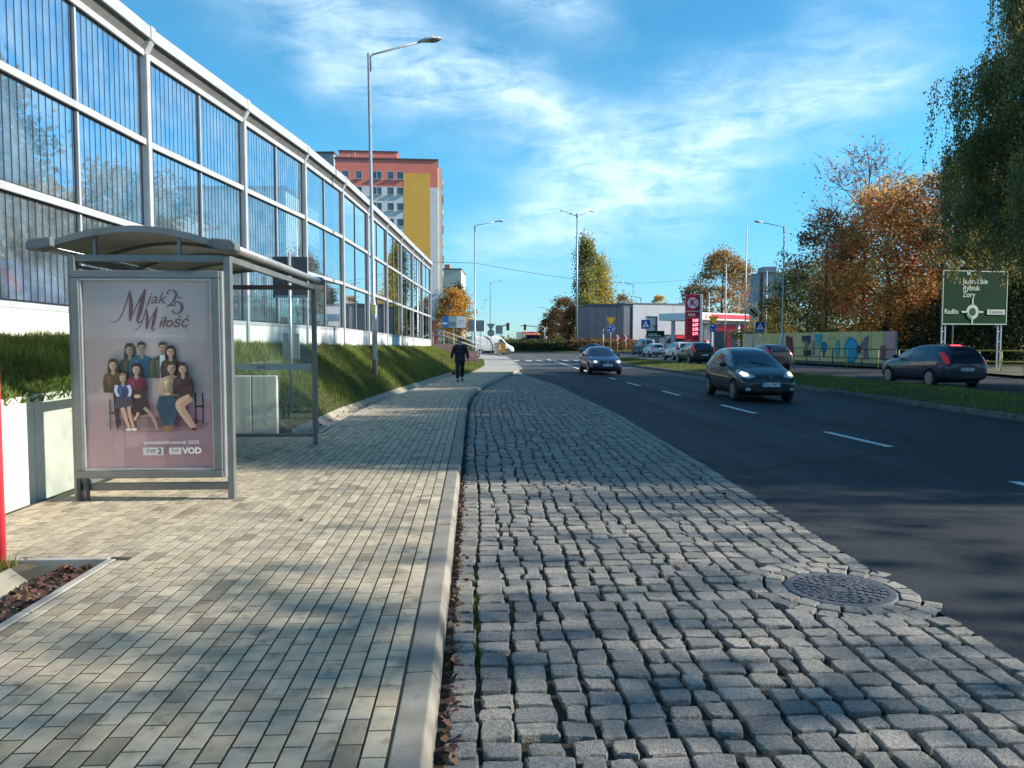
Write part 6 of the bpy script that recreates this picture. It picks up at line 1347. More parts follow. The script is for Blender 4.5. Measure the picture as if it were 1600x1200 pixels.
for i, (x, y, sd) in enumerate(((25.0, .1, 51),)):
    tree('shade_tree', 'sparsely leaved tree added unseen on the right of the road for dappled shade', (x, y, 0), 17, 4.6, 11.2, 5.9, 2500, .30, ORANGE + OLIVE, sd, 'added shade trees out of view', trunk_r=.15, bare=1, nclump=46, clump_r=.2, limbs=20)  # added out of view, leaves kept few to dapple the near ground
# dark shrubs and wooded slope under the birches
sh_ = 'dark shrubs behind the right railing'
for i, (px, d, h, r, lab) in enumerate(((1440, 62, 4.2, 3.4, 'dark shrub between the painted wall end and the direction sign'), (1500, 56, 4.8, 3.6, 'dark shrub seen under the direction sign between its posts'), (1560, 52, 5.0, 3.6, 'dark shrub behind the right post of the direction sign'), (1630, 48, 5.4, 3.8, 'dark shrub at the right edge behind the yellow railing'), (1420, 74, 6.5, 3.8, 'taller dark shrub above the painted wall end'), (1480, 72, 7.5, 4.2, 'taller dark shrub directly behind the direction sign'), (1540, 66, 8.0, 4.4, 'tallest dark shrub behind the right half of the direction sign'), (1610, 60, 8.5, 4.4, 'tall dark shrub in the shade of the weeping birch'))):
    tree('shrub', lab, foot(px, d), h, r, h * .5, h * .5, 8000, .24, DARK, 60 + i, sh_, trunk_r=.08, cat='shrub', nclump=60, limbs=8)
for i in range(7):
    p = foot(1180 + i * 30, 86 + (i % 3) * 6); tree('shrub', 'leafy shrub in the row behind the painted wall, ' + ('first', 'second', 'third', 'fourth', 'fifth', 'sixth', 'seventh')[i] + ' from the left', p, 3, 2.6, 1.6, 1.5, 2500, .26, OLIVE + GREEN + YELL[:1], 80 + i, 'shrubs behind the painted wall', trunk_r=.06, cat='shrub', nclump=25, limbs=6)
hz = MB(); far_P = []
ng = np.random.default_rng(5)
for i in range(9000):
    px = ng.uniform(700, 1600); d = ng.uniform(230, 420); p = foot(px, d); far_P.append((p.x, p.y, abs(ng.normal()) * 2.6 * (1.0 if px > 850 else .45)))
link('distant_wood', npmesh('distant_wood', leaf_quads(np.array(far_P), 2.0, None, 0, ng), 4, m_leaf, pick_cols(9000, OLIVE + BROWN + GREEN, ng)), None, 0, 'stuff')

# roundabout island: kerb ring, grass mound, clipped hedge
RC = foot(893, 117); RR = 11.0
isl = MB().lathe([(RR - .02, -.14), (RR - .05, .02), (RR - .9, .16), (RR * .6, .95), (RR * .3, 1.3), (0.01, 1.4)], (RC.x, RC.y, 0), n=64).build('roundabout_island', m_turf, smooth=True); tag(isl, kind='structure')
for k in range(64):
    t0, t1 = 2 * math.pi * k / 64, 2 * math.pi * (k + .96) / 64; MB().bar((RC.x + RR * math.cos(t0), RC.y + RR * math.sin(t0), -.05), (RC.x + RR * math.cos(t1), RC.y + RR * math.sin(t1), -.05), .2, .2).build('kerbstone', m_kerb, isl)
for nm, lab, a0, a1, n, pal, hh in (('hedge', 'clipped olive green hedge round the left part of the roundabout island', 178, 262, 9000, [(.10, .105, .04), (.07, .08, .03), (.15, .14, .055), (.05, .06, .025)], 1.35), ('hedge', 'clipped rusty brown hedge round the right part of the roundabout island', 262, 352, 9000, [(.22, .13, .055), (.17, .11, .05), (.27, .16, .06), (.12, .085, .04)], 1.45)):
    h = thing(nm, lab, 'hedge', (RC.x, RC.y, 0)); a = np.radians(ng.uniform(a0, a1, n)); r = ng.uniform(RR - 3.6, RR - .9, n); z = .2 + hh * ng.uniform(0, 1, n) ** .6 + .35 * (RR - .9 - r) / 2.7; z += .12 * np.sin(a * 40)
    link('foliage', npmesh('foliage', leaf_quads(np.stack([r * np.cos(a), r * np.sin(a), z], 1), .26, None, 0, ng), 4, m_leaf, pick_cols(n, pal, ng)), h)
    m = MB(); 
    for k in range(12): t = R(a0 + (a1 - a0) * (k + .5) / 12); m.tube([(math.cos(t) * (RR - 2.2), math.sin(t) * (RR - 2.2), 0), (math.cos(t) * (RR - 2.2), math.sin(t) * (RR - 2.2), 1.1)], .03, 5)
    m.build('stems', m_bark, h)

# ------------------------------------------------------------------ filling station, shop, pylon
m_sred = mat('sign_red', (.55, .02, .035), (.60, .03, .05), scale=.8, rough=.4); m_swhite = mat('sign_white', (.72, .71, .70), rough=.4); m_dkgrey = mat('slate_cladding', (.10, .11, .135), (.12, .13, .155), scale=.4, rough=.7); m_ltgrey = mat('pale_cladding', (.42, .42, .43), (.47, .47, .48), scale=.4, rough=.7)
a = foot(1071, 88); c = foot(1097, 88); py = thing('price_pylon', 'tall red fuel price pylon with a round K emblem and lit price digits', 'pylon sign', a, math.atan2(c.y - a.y, c.x - a.x)); PWd = (c - a).length
MB().b2(0, PWd - .3, 0, .5, 0, 6.9).build('pylon_body', m_sred, py, bevel=.03); MB().b2(PWd - .29, PWd, -.03, .53, 0, 6.95).build('pylon_edge', m_swhite, py, bevel=.03)
pr = Print((0, -.004, 0), (1, 0, 0), (0, 0, 1), (0, -1, 0), .003); w = PWd - .3
pr.ell(w * .5, 5.95, .62, .62, (238, 226, 226), 28); pr.ell(w * .5, 5.95, .47, .47, (226, 205, 206), 28); pr.text('K', w * .5, 5.97, 1.0, (190, 30, 50), bold=.035); pr.build('pylon_emblem', py); pr = Print((0, -.004, 0), (1, 0, 0), (0, 0, 1), (0, -1, 0), .003); pr.rect(.04, 4.95, w - .04, 5.02, (235, 180, 150)); pr.rect(.04, 5.02, w - .04, 5.06, (225, 215, 210))
pr.text('MILES', w * .42, 4.60, .34, (235, 225, 225), bold=.01); pr.rect(.04, 4.28, w - .04, 4.32, (235, 150, 130))
for k, (fu, prc) in enumerate((('95', '5.83'), ('98', '6.57'), ('D', '5.95'), ('LPG', '2.71'))): pr.text(fu, w * .28, 3.95 - .5 * k, .36, (90, 12, 24), bold=.01)
pr.build('pylon_lettering', py); pr = Print((0, -.004, 0), (1, 0, 0), (0, 0, 1), (0, -1, 0), .003); pr.rect(.06, .25, w * .5, 1.85, (200, 80, 70)); pr.ell(w * .25, 1.35, .22, .3, (236, 190, 180)); pr.ell(w * .72, 1.1, .3, .3, (214, 120, 90)); pr.build('service_panel', py)
m_led = mat('led_digits', (.7, .1, .15), attr=True, emit=(1, .22, .32), es=1.6); pr = Print((0, -.012, 0), (1, 0, 0), (0, 0, 1), (0, -1, 0), .003)
for k, prc in enumerate(('5.83', '6.57', '5.95', '2.71')): pr.text(prc, w * .70, 3.95 - .5 * k, .44, (255, 170, 185), bold=.012, sx=.85)
pr.build('price_digits', py, m_led)
# canopy with columns and fascia
a = foot(1096, 99); c = foot(1171, 106); cn = thing('station_canopy', 'filling station canopy with red and white fascia on pale columns', 'canopy', a, math.atan2(c.y - a.y, c.x - a.x)); CWd = (c - a).length; zc = 4.35
MB().b2(0, CWd, .06, 7, zc, zc + .95).build('canopy_slab', m_swhite, cn); MB().b2(2.0, CWd, .0, .058, zc + .22, zc + .78).build('fascia_red', m_sred, cn); MB().b2(0, 1.99, 0, .058, zc + .12, zc + .85).build('fascia_white', mat('fascia_cream', (.62, .56, .50), rough=.5), cn)
pr = Print((.9, -.004, zc + .45), (1, 0, 0), (0, 0, 1), (0, -1, 0)); pr.ell(0, 0, .28, .28, (190, 40, 50), 20); pr.text('K', 0, 0, .42, (240, 230, 230), bold=.01); pr.build('fascia_emblem', cn)
for x, y in ((1.2, 1.2), (1.2, 5.5), (CWd - 1.0, 1.2), (CWd - 1.0, 5.5)): MB().b2(x - .2, x + .2, y - .2, y + .2, -.1, zc).build('column', m_ltgrey, cn)
for x in (2.4, 4.4):
    MB().b2(x - .3, x + .3, 2.2, 2.7, 0, 1.7).build('fuel_pump', m_sred, cn, bevel=.04); MB().b2(x - .22, x + .22, 2.17, 2.2, .9, 1.5).build('pump_display', m_swhite, cn)
a = foot(1100, 112); c = foot(1168, 112); sp = thing('station_shop', 'red fronted filling station shop under the canopy', 'shop', a, 0); Wd = (c - a).length
for x0, x1 in ((0, 1.2), (3.4, 3.9), (6.0, Wd)): MB().b2(x0, x1, 0, .4, 0, 3.9).build('wall', m_sred if x0 else m_ltgrey, sp)
MB().b2(0, Wd, .41, 6, 0, 4.0).build('wall', m_ltgrey, sp); MB().b2(-.1, Wd + .1, -.1, 6.1, 4.0, 4.25).build('roof', m_dkgrey, sp)
for x0, x1 in ((1.22, 3.38), (3.92, 5.98)): f_ = MB().b2(x0, x1, .2, .3, .2, 3.0).build('window', m_dkgrey, sp); MB().b2(x0 + .1, x1 - .1, .15, .195, .3, 2.9).build('pane', m_wgl, f_); MB().b2(x0, x1, -.02, .25, 3.02, 3.88).build('sign_panel', m_sred, sp)
# shop building in two blocks
a = foot(921, 112); c = foot(974, 112); b1 = thing('shop_building', 'dark slate clad shop building right of the poplars', 'building', a, 0); Wd = (c - a).length
for k in range(5): MB().b2(Wd * k / 5 + .02, Wd * (k + 1) / 5 - .02, 0, .1, 1.55, 6.85).build('cladding_panel', m_dkgrey, b1)
MB().b2(0, Wd, .105, 12, 0, 6.8).build('wall', m_dkgrey, b1); MB().b2(0, Wd, -.02, .10, 0, 1.5).build('base', m_sred, b1); MB().b2(-.1, Wd + .1, -.06, 12, 6.86, 7.05).build('roof', m_roofd, b1)
a = foot(975, 116); c = foot(1072, 120); b2_ = thing('shop_building', 'pale clad shop building left of the red fuel price pylon', 'building', a, math.atan2(c.y - a.y, c.x - a.x)); Wd = (c - a).length; hb = 7.2
gx = [0, 1.5, Wd * .32, Wd * .55, Wd * .8, Wd]
MB().b2(0, Wd, .35, 12, 0, hb - .1).build('wall', m_ltgrey, b2_)
for x0, x1 in ((1.52, Wd * .34), (Wd * .53, Wd * .78), (Wd * .785, Wd)): MB().b2(x0, x1, 0, .345, 2.6 if x0 > 2 else 0, hb).build('cladding_panel', m_ltgrey, b2_)
MB().b2(Wd * .341, Wd * .529, 0, .345, 5.4, hb).build('cladding_panel', m_ltgrey, b2_)
MB().b2(0, 1.5, .2, .345, 1.2, hb - .4).build('dark_recess', m_dkgrey, b2_)
wf_ = MB().b2(Wd * .341, Wd * .529, .22, .34, 2.0, 5.38).build('window', m_dkgrey, b2_)
for k in range(3):
    for z in (2.1, 3.8): MB().b2(Wd * (.345 + .062 * k), Wd * (.345 + .062 * k + .056), .17, .215, z, z + 1.5).build('pane', m_wgl, wf_)
for k in range(4): f_ = MB().b2(Wd * (.55 + .11 * k), Wd * (.55 + .11 * k + .105), .12, .30, .2, 2.5).build('window', m_dkgrey, b2_); MB().b2(Wd * (.555 + .11 * k), Wd * (.55 + .11 * k + .098), .08, .115, .3, 2.4).build('pane', m_wgl, f_)
MB().b2(0, Wd + .1, -.08, 12.1, hb + .005, hb + .2).build('roof', m_dkgrey, b2_); MB().b2(Wd * .8, Wd + .8, -.5, -.09, 2.0, 2.5).build('shop_sign', m_sred, b2_)
# flagpoles and the dark column
fl = 'white flagpoles at the filling station'
for px, d, yt, lab in ((1133, 92, 414, 'white flagpole in front of the station canopy'), (1164, 80, 354, 'tallest thin white pole right of the station canopy'), (1196.5, 88, 425, 'white flagpole just right of the dark column'), (1107, 108, 459, 'short white light pole beside the price pylon')):
    p = foot(px, d); h = 1.6 + (533 - yt) * d / 1200; t = thing('flagpole', lab, 'flagpole', p, 0, fl); MB().tube([(0, 0, 0), (0, 0, h)], [.085, .05], 10).build('pole', m_swhite, t, smooth=True); MB().ball((0, 0, h), .08, .08, .08).build('finial', m_swhite, t); MB().lathe([(.18, 0), (.18, .08), (.1, .1)], (0, 0, 0), n=12).build('base_plate', m_galv, t)
p = foot(1188, 84); t = thing('dark_column', 'tall plain black column left of the golden yellow tree', 'column', p); MB().b2(-.16, .16, -.16, .16, 0, 9.0).build('column_shaft', m_dark, t, bevel=.02); MB().b2(-.22, .22, -.22, .22, 0, .15).build('base_plate', m_dark, t)

# ------------------------------------------------------------------ road signs
m_spost = mat('sign_post', (.40, .41, .42), (.46, .47, .48), scale=6, rough=.45, metal=.4); SB = mat('sign_rear', (.20, .21, .22), (.25, .26, .27), scale=3, rough=.5, metal=.3)
def sign(name, label, px, d, plates, h, group=None, rz=0.0, cat='road sign', base=ROADZ):
    p = foot(px, d, base); t = thing(name, label, cat, p, rz, group); MB().tube([(0, 0, -.1), (0, 0, h)], .035, 8).build('post', m_spost, t, smooth=True)
    for pl in plates: pl(t)
    return t
def plate(z, pts, cols_print, name='plate', back=SB):
    def f(t):
        o = MB().prism(pts, (0, -.045, z), (1, 0, 0), (0, 0, 1), (0, -.012, 0)).build(name, back, t); pr = Print((0, -.0585, z), (1, 0, 0), (0, 0, 1), (0, -1, 0), .0015); cols_print(pr); pr.build('sign_face', o)
    return f
circ = lambda r, n=24: [(r * math.cos(2 * math.pi * i / n), r * math.sin(2 * math.pi * i / n)) for i in range(n)]
tri = lambda r: [(-r, r * .62), (r, r * .62), (0, -r * 1.1)]; sq = lambda r: [(-r, -r), (r, -r), (r, r), (-r, r)]; dia = lambda r: [(0, -r), (r, 0), (0, r), (-r, 0)]
def give(pr): pr.shape(tri(.50)[::1], (214, 150, 40)); pr.shape(tri(.40), (238, 176, 30))
def rnd_(pr):
    pr.ell(0, 0, .40, .40, (235, 238, 242), 24); pr.ell(0, 0, .37, .37, (24, 70, 160), 24)
    for k in range(3):
        a0 = 90 + 120 * k; pr.stroke([(.21 * math.cos(R(a0 + q)), .21 * math.sin(R(a0 + q))) for q in (0, 20, 40, 60)], [.07] * 4, (238, 240, 244), 3); a1 = R(a0 - 22); pr.shape([(.21 * math.cos(a1), .21 * math.sin(a1)), (.30 * math.cos(R(a0 + 4)), .30 * math.sin(R(a0 + 4))), (.12 * math.cos(R(a0 + 4)), .12 * math.sin(R(a0 + 4)))], (238, 240, 244))
def ped(pr):
    pr.shape(sq(.42), (235, 238, 242)); pr.shape(sq(.40), (28, 62, 150)); pr.shape([(-.33, -.28), (.33, -.28), (0, .33)], (238, 240, 244)); pr.ell(.01, .13, .035, .035, (20, 22, 30), 10); pr.stroke([(0, .08), (-.01, -.05)], [.06, .07], (20, 22, 30), 3); pr.stroke([(-.01, -.05), (-.09, -.2)], [.04, .03], (20, 22, 30), 3); pr.stroke([(-.01, -.05), (.08, -.2)], [.04, .03], (20, 22, 30), 3); pr.stroke([(-.08, .0), (0, .06), (.08, -.01)], [.025, .03, .025], (20, 22, 30), 3)
    for k in range(4): pr.rect(-.26 + .14 * k, -.27, -.18 + .14 * k, -.22, (20, 22, 30))
def endp(pr):
    pr.shape(dia(.60), (225, 226, 222)); pr.shape(dia(.42), (226, 180, 60)); pr.shape([(-.37, .23), (-.23, .37), (.37, -.23), (.23, -.37)], (30, 30, 32))
    for o in (.17, -.17): pr.shape([(-.36 + o - .02, .24 + o), (-.34 + o, .27 + o), (.25 + o, -.33 + o), (.23 + o, -.36 + o)] if False else [(-.30 + o, .30 + o), (-.27 + o, .33 + o), (.33 + o, -.27 + o), (.30 + o, -.30 + o)], (60, 60, 60))
gs = 'roundabout signs'
sign('road_sign', 'yellow give way triangle over a blue roundabout disc behind the blue saloon', 954, 76, [plate(3.75, tri(.50), give), plate(2.95, circ(.40), rnd_)], 4.1, gs); sign('road_sign', 'yellow give way triangle over a blue roundabout disc in front of the station', 1114, 72, [plate(3.75, tri(.50), give), plate(2.95, circ(.40), rnd_)], 4.1, gs)
sign('road_sign', 'blue pedestrian crossing sign on the median before the pale shop', 1008.5, 70, [plate(3.25, sq(.42), ped)], 3.7, 'pedestrian crossing signs'); sign('road_sign', 'blue pedestrian crossing sign in front of the tall dark column', 1187, 66, [plate(2.95, sq(.42), ped)], 3.4, 'pedestrian crossing signs')
sign('road_sign', 'striped diamond sign above the painted wall beside the dark column', 1177, 62, [plate(4.0, dia(.60), endp)], 4.5, 'striped diamond signs'); sign('road_sign', 'striped diamond sign on the top left corner of the green direction sign', 1488, 43.5, [plate(6.12, dia(.48), endp)], 6.5, 'striped diamond signs')
def chev(pr): pr.shape(sq(.38), (200, 40, 50)); pr.shape([(-.24, .38), (.02, .38), (.24, 0), (.02, -.38), (-.24, -.38), (-.02, 0)], (240, 236, 232))
sign('chevron_sign', 'left one of two red and white chevron boards on the roundabout', 965, 100, [plate(2.15, sq(.38), chev)], 2.3, 'chevron boards'); sign('chevron_sign', 'right one of two red and white chevron boards on the roundabout', 978, 99, [plate(2.1, sq(.38), chev)], 2.3, 'chevron boards')
sign('road_sign', 'slim post without a plate next to the blue roundabout disc', 942.5, 80, [plate(2.6, sq(.10), lambda pr: pr.shape(sq(.09), (90, 95, 100)))], 3.0)
# big green direction board
a = foot(1470.5, 41.5); c = foot(1571.5, 42.4); gsn = thing('direction_sign', 'large green direction board showing a roundabout with Radlin to the left', 'direction sign', a, math.atan2(c.y - a.y, c.x - a.x)); GW = (c - a).length; gz0, gz1 = 2.50, 5.42; GH = gz1 - gz0
m_gsign = mat('sign_green', (.002, .038, .014), (.003, .045, .017), scale=1.5, rough=.8, spec=.15, coords='Object')
bd = MB().b2(0, GW, 0, .05, gz0, gz1).build('board', m_gsign, gsn, bevel=.02); pr = Print((0, -.004, gz0), (1, 0, 0), (0, 0, 1), (0, -1, 0), .0015); WT = (190, 204, 196); b_ = .05
for r_ in ((0, 0, GW, b_), (0, GH - b_, GW, GH), (0, b_, b_, GH - b_), (GW - b_, b_, GW, GH - b_)): pr.rect(*r_, WT)
for k, tx in enumerate(('Jastrzębie', 'Rybnik', 'Żory')): pr.text(tx, GW * .30, GH * (.80 - .125 * k), .40, WT, bold=.008, align='LEFT')
pr.shape([(GW * .36, GH * .92), (GW * .41, GH * .92), (GW * .41, GH * .97), (GW * .36, GH * .97)], WT); pr.text('A1', GW * .50, GH * .935, .24, WT)
cxs, czs = GW * .46, GH * .235; pr.ell(cxs, czs, .40, .40, WT, 36); pr.ell(cxs, czs, .225, .225, (4, 52, 28), 30)
pr.rect(cxs - .05, 0.05, cxs + .05, czs - .3, WT); pr.rect(cxs - .045, czs + .35, cxs + .045, czs + .72, WT); pr.rect(cxs - .70, czs - .05, cxs - .36, czs + .05, WT); pr.rect(cxs + .36, czs - .05, cxs + .68, czs + .05, WT)
pr.shape([(cxs + r_ * math.cos(R(q)), czs + r_ * math.sin(R(q))) for r_, q in ((.44, 185), (.44, 215), (.44, 245), (.44, 265), (.30, 265), (.30, 245), (.30, 215), (.30, 185))], (4, 52, 28)); pr.stroke([(cxs + .37 * math.cos(R(q)), czs + .37 * math.sin(R(q))) for q in (188, 210, 235, 262)], [.05] * 4, (90, 140, 108), 4)
pr.text('Radlin', GW * .135, czs, .36, WT, bold=.008); pr.rect(GW * .685, czs - .14, GW * .965, czs + .14, (196, 200, 196)); pr.text('Centrum', GW * .825, czs, .25, (60, 66, 62), bold=.004); pr.build('board_print', bd)
for x in (.14, GW - .42):
    for dx in (-.11, .11): MB().b2(x + dx + .02, x + dx + .08, .055, .115, 0, gz1 - .1).build('support_post', m_spost, gsn)
    m = MB()
    for z in np.arange(.45, 2.4, .55): m.b2(x - .028, x + .128, .07, .10, z, z + .05)
    m.build('lattice', m_spost, gsn)
# green board by the queue, billboard and sign backs on the left
def panel(name, label, px0, px1, y0, y1, d, m, posts=2, cat='sign', group=None, prf=None, ped=False):
    a, c = foot(px0, d), foot(px1, d); t = thing(name, label, cat, a, math.atan2(c.y - a.y, c.x - a.x), group); w = (c - a).length; za, zb = 1.6 + (533 - y1) * d / 1200, 1.6 + (533 - y0) * d / 1200
    o = MB().b2(0, w, 0, .08, za, zb).build('board', m, t, bevel=.015)
    for k in range(posts): x = w * (k + .5) / posts; MB().tube([(x, .14, -.1), (x, .14, zb - .1)], .06, 8).build('post', m_spost, t)
    if prf: pr = Print((0, -.004, za), (1, 0, 0), (0, 0, 1), (0, -1, 0), .003); prf(pr, w, zb - za); pr.build('board_print', o)
    return t
panel('direction_sign', 'small green direction board beyond the white cars', 1010, 1038, 517, 528, 104, m_gsign, prf=lambda pr, w, h: [pr.rect(.08, .08, w - .08, .14, WT), pr.rect(.2, h * .5, w * .6, h * .62, WT), pr.rect(.2, h * .28, w * .8, h * .40, WT)])
def bill(pr, w, h): pr.rect(0, 0, w * .3, h, (60, 105, 165)); pr.rect(w * .3, 0, w * .62, h, (150, 170, 165)); pr.rect(w * .32, h * .1, w * .58, h * .5, (100, 130, 130)); pr.rect(w * .62, 0, w, h, (214, 218, 220)); pr.rect(w * .70, h * .55, w * .92, h * .62, (150, 160, 170)); pr.rect(w * .70, h * .35, w * .86, h * .41, (150, 160, 170)); pr.rect(w * .03, h * .3, w * .24, h * .45, (200, 212, 226))
panel('billboard', 'blue and white billboard on a single post under the orange tree', 690, 728, 494, 512, 90, m_swhite, 1, 'billboard', prf=bill); panel('sign_back', 'large grey sign back seen behind the grassy lamp post', 731, 757, 500.5, 518, 96, SB, 2, 'sign')
sb = 'sign backs at the roundabout entry'
def bk(z, pts): return lambda t: MB().prism(pts, (0, -.05, z), (1, 0, 0), (0, 0, 1), (0, -.012, 0)).build('plate', SB, t)
sign('road_sign', 'grey back of a triangle and a round sign right of the large sign back', 767, 98, [bk(3.6, tri(.55)), bk(2.75, circ(.45))], 4.0, sb); sign('road_sign', 'grey back of a square sign beside the traffic signal on the left', 780, 99, [bk(3.2, [(-.45, -.55), (.45, -.55), (.45, .55), (-.45, .55)])], 3.9, sb)
def signal(label, px, d, h, arm, grp='traffic signals beyond the roundabout'):
    p = foot(px, d); t = thing('traffic_signal', label, 'traffic signal', p, 0, grp); s = 1 if arm > 0 else -1
    MB().tube([(0, 0, 0), (0, 0, h - .4), (s * .3, 0, h - .05), (arm, 0, h + .1)], .08, 8).build('mast', m_spost, t, smooth=True); hx = arm * .82; b_ = MB().b2(hx - .22, hx + .22, -.18, .12, h - .75, h + .35).build('signal_head', m_trim, t, bevel=.03)
    for k, cc in enumerate(((.3, .01, .01), (.25, .14, .01), (.01, .16, .05))): MB().lathe([(0, -.20), (.12, -.20), (.12, -.181), (0, -.181)], (hx, 0, h + .15 - .33 * k), 'y', 12).build('lens', mat('lens%d' % k, cc, rough=.2), b_)
signal('traffic signal on a long arm reaching left beyond the hedge', 851, 140, 4.3, -4.4); signal('traffic signal on the left beside the sign backs', 783, 112, 3.9, 1.2)
# striped construction barriers by the entry
for px, lab, col in ((776, 'left white and yellow construction board by the roundabout entry', (206, 196, 170)), (786, 'right orange construction board by the roundabout entry', (200, 150, 60))):
    p = foot(px, 82); t = thing('construction_board', lab, 'barrier board', p, 0, 'construction boards'); o = MB().b2(-.28, .28, 0, .04, .35, 1.45).build('board', m_swhite, t); pr = Print((-.28, -.003, .35), (1, 0, 0), (0, 0, 1), (0, -1, 0), .002); pr.rect(0, 0, .56, 1.1, col)
    for k in range(3): pr.shape([(0, .1 + .35 * k), (.56, .28 + .35 * k), (.56, .40 + .35 * k), (0, .22 + .35 * k)], (190, 120, 40))
    pr.build('stripes', o)
    for s in (-1, 1): MB().bar((s * .2, .02, 0), (s * .2, .02, .4), .04, .04).build('leg', m_spost, t)
# overhead cable
cb = MB(); pts = [at(690, 411, 60)] ; A0, A1, A2 = at(655, 409, 75), at(742, 411, 60.2), at(1085, 436, 105)
L_ = [A0.lerp(A1, i / 4) for i in range(5)] + [A1.lerp(A2, i / 12) - Vector((0, 0, 1.0 * math.sin(math.pi * i / 12))) for i in range(1, 13)]; cb.tube(L_, .020, 5); tag(cb.build('overhead_cable', m_trim), 'thin overhead cable hanging across the road between lamp post and station', 'cable')

# ------------------------------------------------------------------ painted wall and railings on the right
a = foot(1160, 72); c = foot(1399, 52); WL_ = (c - a).length; wang = math.atan2(c.y - a.y, c.x - a.x); pw = thing('painted_wall', 'long wall painted with pale yellow panels and coloured mural figures', 'wall', a, wang)
m_wy = mat('wall_yellow', (.72, .48, .19), (.80, .55, .24), scale=.7, rough=.9, coords='Object'); m_wc = mat('wall_cream', (.66, .48, .27), (.72, .54, .32), scale=.7, rough=.9, coords='Object'); m_wp = mat('wall_pink', (.62, .28, .25), (.68, .33, .30), scale=.7, rough=.9, coords='Object')
NP = 17
for k in range(NP):
    x0, x1 = WL_ * k / NP, WL_ * (k + 1) / NP; MB().b2(x0 + .02, x1 - .02, 0, .2, -.1, 2.28 + rnd.uniform(-.012, .012)).build('wall_panel', m_wp if k == NP - 1 else (m_wc if k in (0, 1, 2, 5, 9) else m_wy), pw, bevel=.012)
MB().b2(0, WL_, .03, .17, -.1, 2.2).build('wall_core', m_conc, pw)
pr = Print((0, -.012, 0), (1, 0, 0), (0, 0, 1), (0, -1, 0), .003); fx = lambda px: WL_ * (px - 1160) / 239.0 * 1.0
def fxx(px):
    # position along the wall seen under column px
    d0 = ray(px, 533); t = ((a.x) * (c.y - a.y) - (a.y) * (c.x - a.x)) / (d0.x * (c.y - a.y) - d0.y * (c.x - a.x)); q = Vector((d0.x * t, d0.y * t, 0)); return (q - Vector((a.x, a.y, 0))).length
X = fxx
def fig(pts, col): pr.shape([(X(p), z) for p, z in pts], col)
fig([(1228, 2.0), (1233, 2.1), (1236, 1.2), (1239, .5), (1230, .4)], (140, 62, 60)); fig([(1234, 1.9), (1238, 2.0), (1241, .4), (1236, .4)], (120, 56, 62)); fig([(1174, .3), (1186, .3), (1184, .95), (1178, 1.2)], (200, 90, 80)); fig([(1189, .4), (1206, .4), (1204, .9), (1196, 1.25)], (176, 70, 66))
fig([(1253, 2.05), (1267, 2.05), (1267, 1.55), (1263, 1.2), (1257, 1.5), (1253, 1.6)], (84, 74, 84)); fig([(1256, .9), (1268, .9), (1268, .45), (1257, .4)], (70, 56, 56)); fig([(1258, 1.6), (1264, 1.55), (1262, .95), (1258, .95)], (150, 118, 110)); fig([(1270, 1.7), (1274, 1.6), (1274, .5), (1270, .5)], (176, 130, 118))
fig([(1272, 2.15), (1286, 2.15), (1284, 1.5), (1278, 1.1), (1275, 1.6)], (70, 168, 168)); pr.ell(X(1288), 1.15, .42, .42, (40, 120, 150), 14); fig([(1287, .9), (1290, .9), (1289, .35), (1287, .4)], (60, 86, 100))
pr.ell(X(1309), 1.0, .30, .72, (90, 168, 160), 14); pr.ell(X(1330.5), .95, .82, .95, (38, 148, 170), 18); pr.ell(X(1331), .95, .6, .75, (56, 164, 186), 18)
fig([(1344, 1.2), (1352, 1.85), (1358, 2.0), (1356, 1.2), (1358, .4), (1350, .25), (1349, .8)], (150, 106, 120)); pr.ell(X(1343), 1.0, .22, .3, (110, 50, 60), 12); fig([(1377, .3), (1384, .3), (1384, 1.3), (1377, 1.3)], (150, 100, 100)); pr.ell(X(1321), 1.9, .5, .16, (214, 186, 150), 14); pr.ell(X(1300), 1.9, .4, .12, (190, 190, 160), 14)
pr.build('mural', pw, PRINT_DULL)
# verge in front of the wall
vgm = MB(); vs = []; fs = []; ysv = list(np.arange(-8, 100, 4.0))
for y in ysv: x0 = vg(y); vs += [(x0, y, -.0), (x0 + .14, y, .02), (x0 + 4, y, .04), (x0 + 60, y, 1.2)]
for i in range(len(ysv) - 1):
    for j in range(3): fs.append((4 * i + j, 4 * i + j + 1, 4 * i + j + 5, 4 * i + j + 4))
vgm.add(vs, fs); tag(vgm.build('right_verge', mat('verge_soil', (.05, .05, .025), (.10, .09, .045), scale=2, rough=.95, bump=.5, bscale=20)), kind='structure')
m_ry = mat('yellow_rail', (.42, .34, .07), (.50, .40, .09), scale=3, rough=.5); m_rd = mat('dark_rail', (.055, .05, .045), (.09, .08, .06), scale=3, rough=.6)
def railing(label, p0, p1, n, mpost, mrail, curved=False):
    t = thing('railing', label, 'railing', (p0.x, p0.y, 0), 0, 'railings along the right pavement'); d = (p1 - p0); 
    for z in (1.1, .52): MB().tube([(0, 0, z), (d.x, d.y, z)], .032, 8).build('rail', mrail, t, smooth=True)
    for k in range(n + 1): q = d * (k / n); MB().tube([(q.x, q.y, -.1), (q.x, q.y, 1.08)], .036, 8).build('rail_post', mpost(k), t, smooth=True)
railing('dark railing with yellow posts in front of the painted wall', foot(1225, 58), foot(1400, 45), 8, lambda k: m_ry if k % 2 else m_rd, m_rd); railing('yellow railing under the green direction sign', foot(1405, 44.5), foot(1680, 37.5), 8, lambda k: m_ry, m_ry)
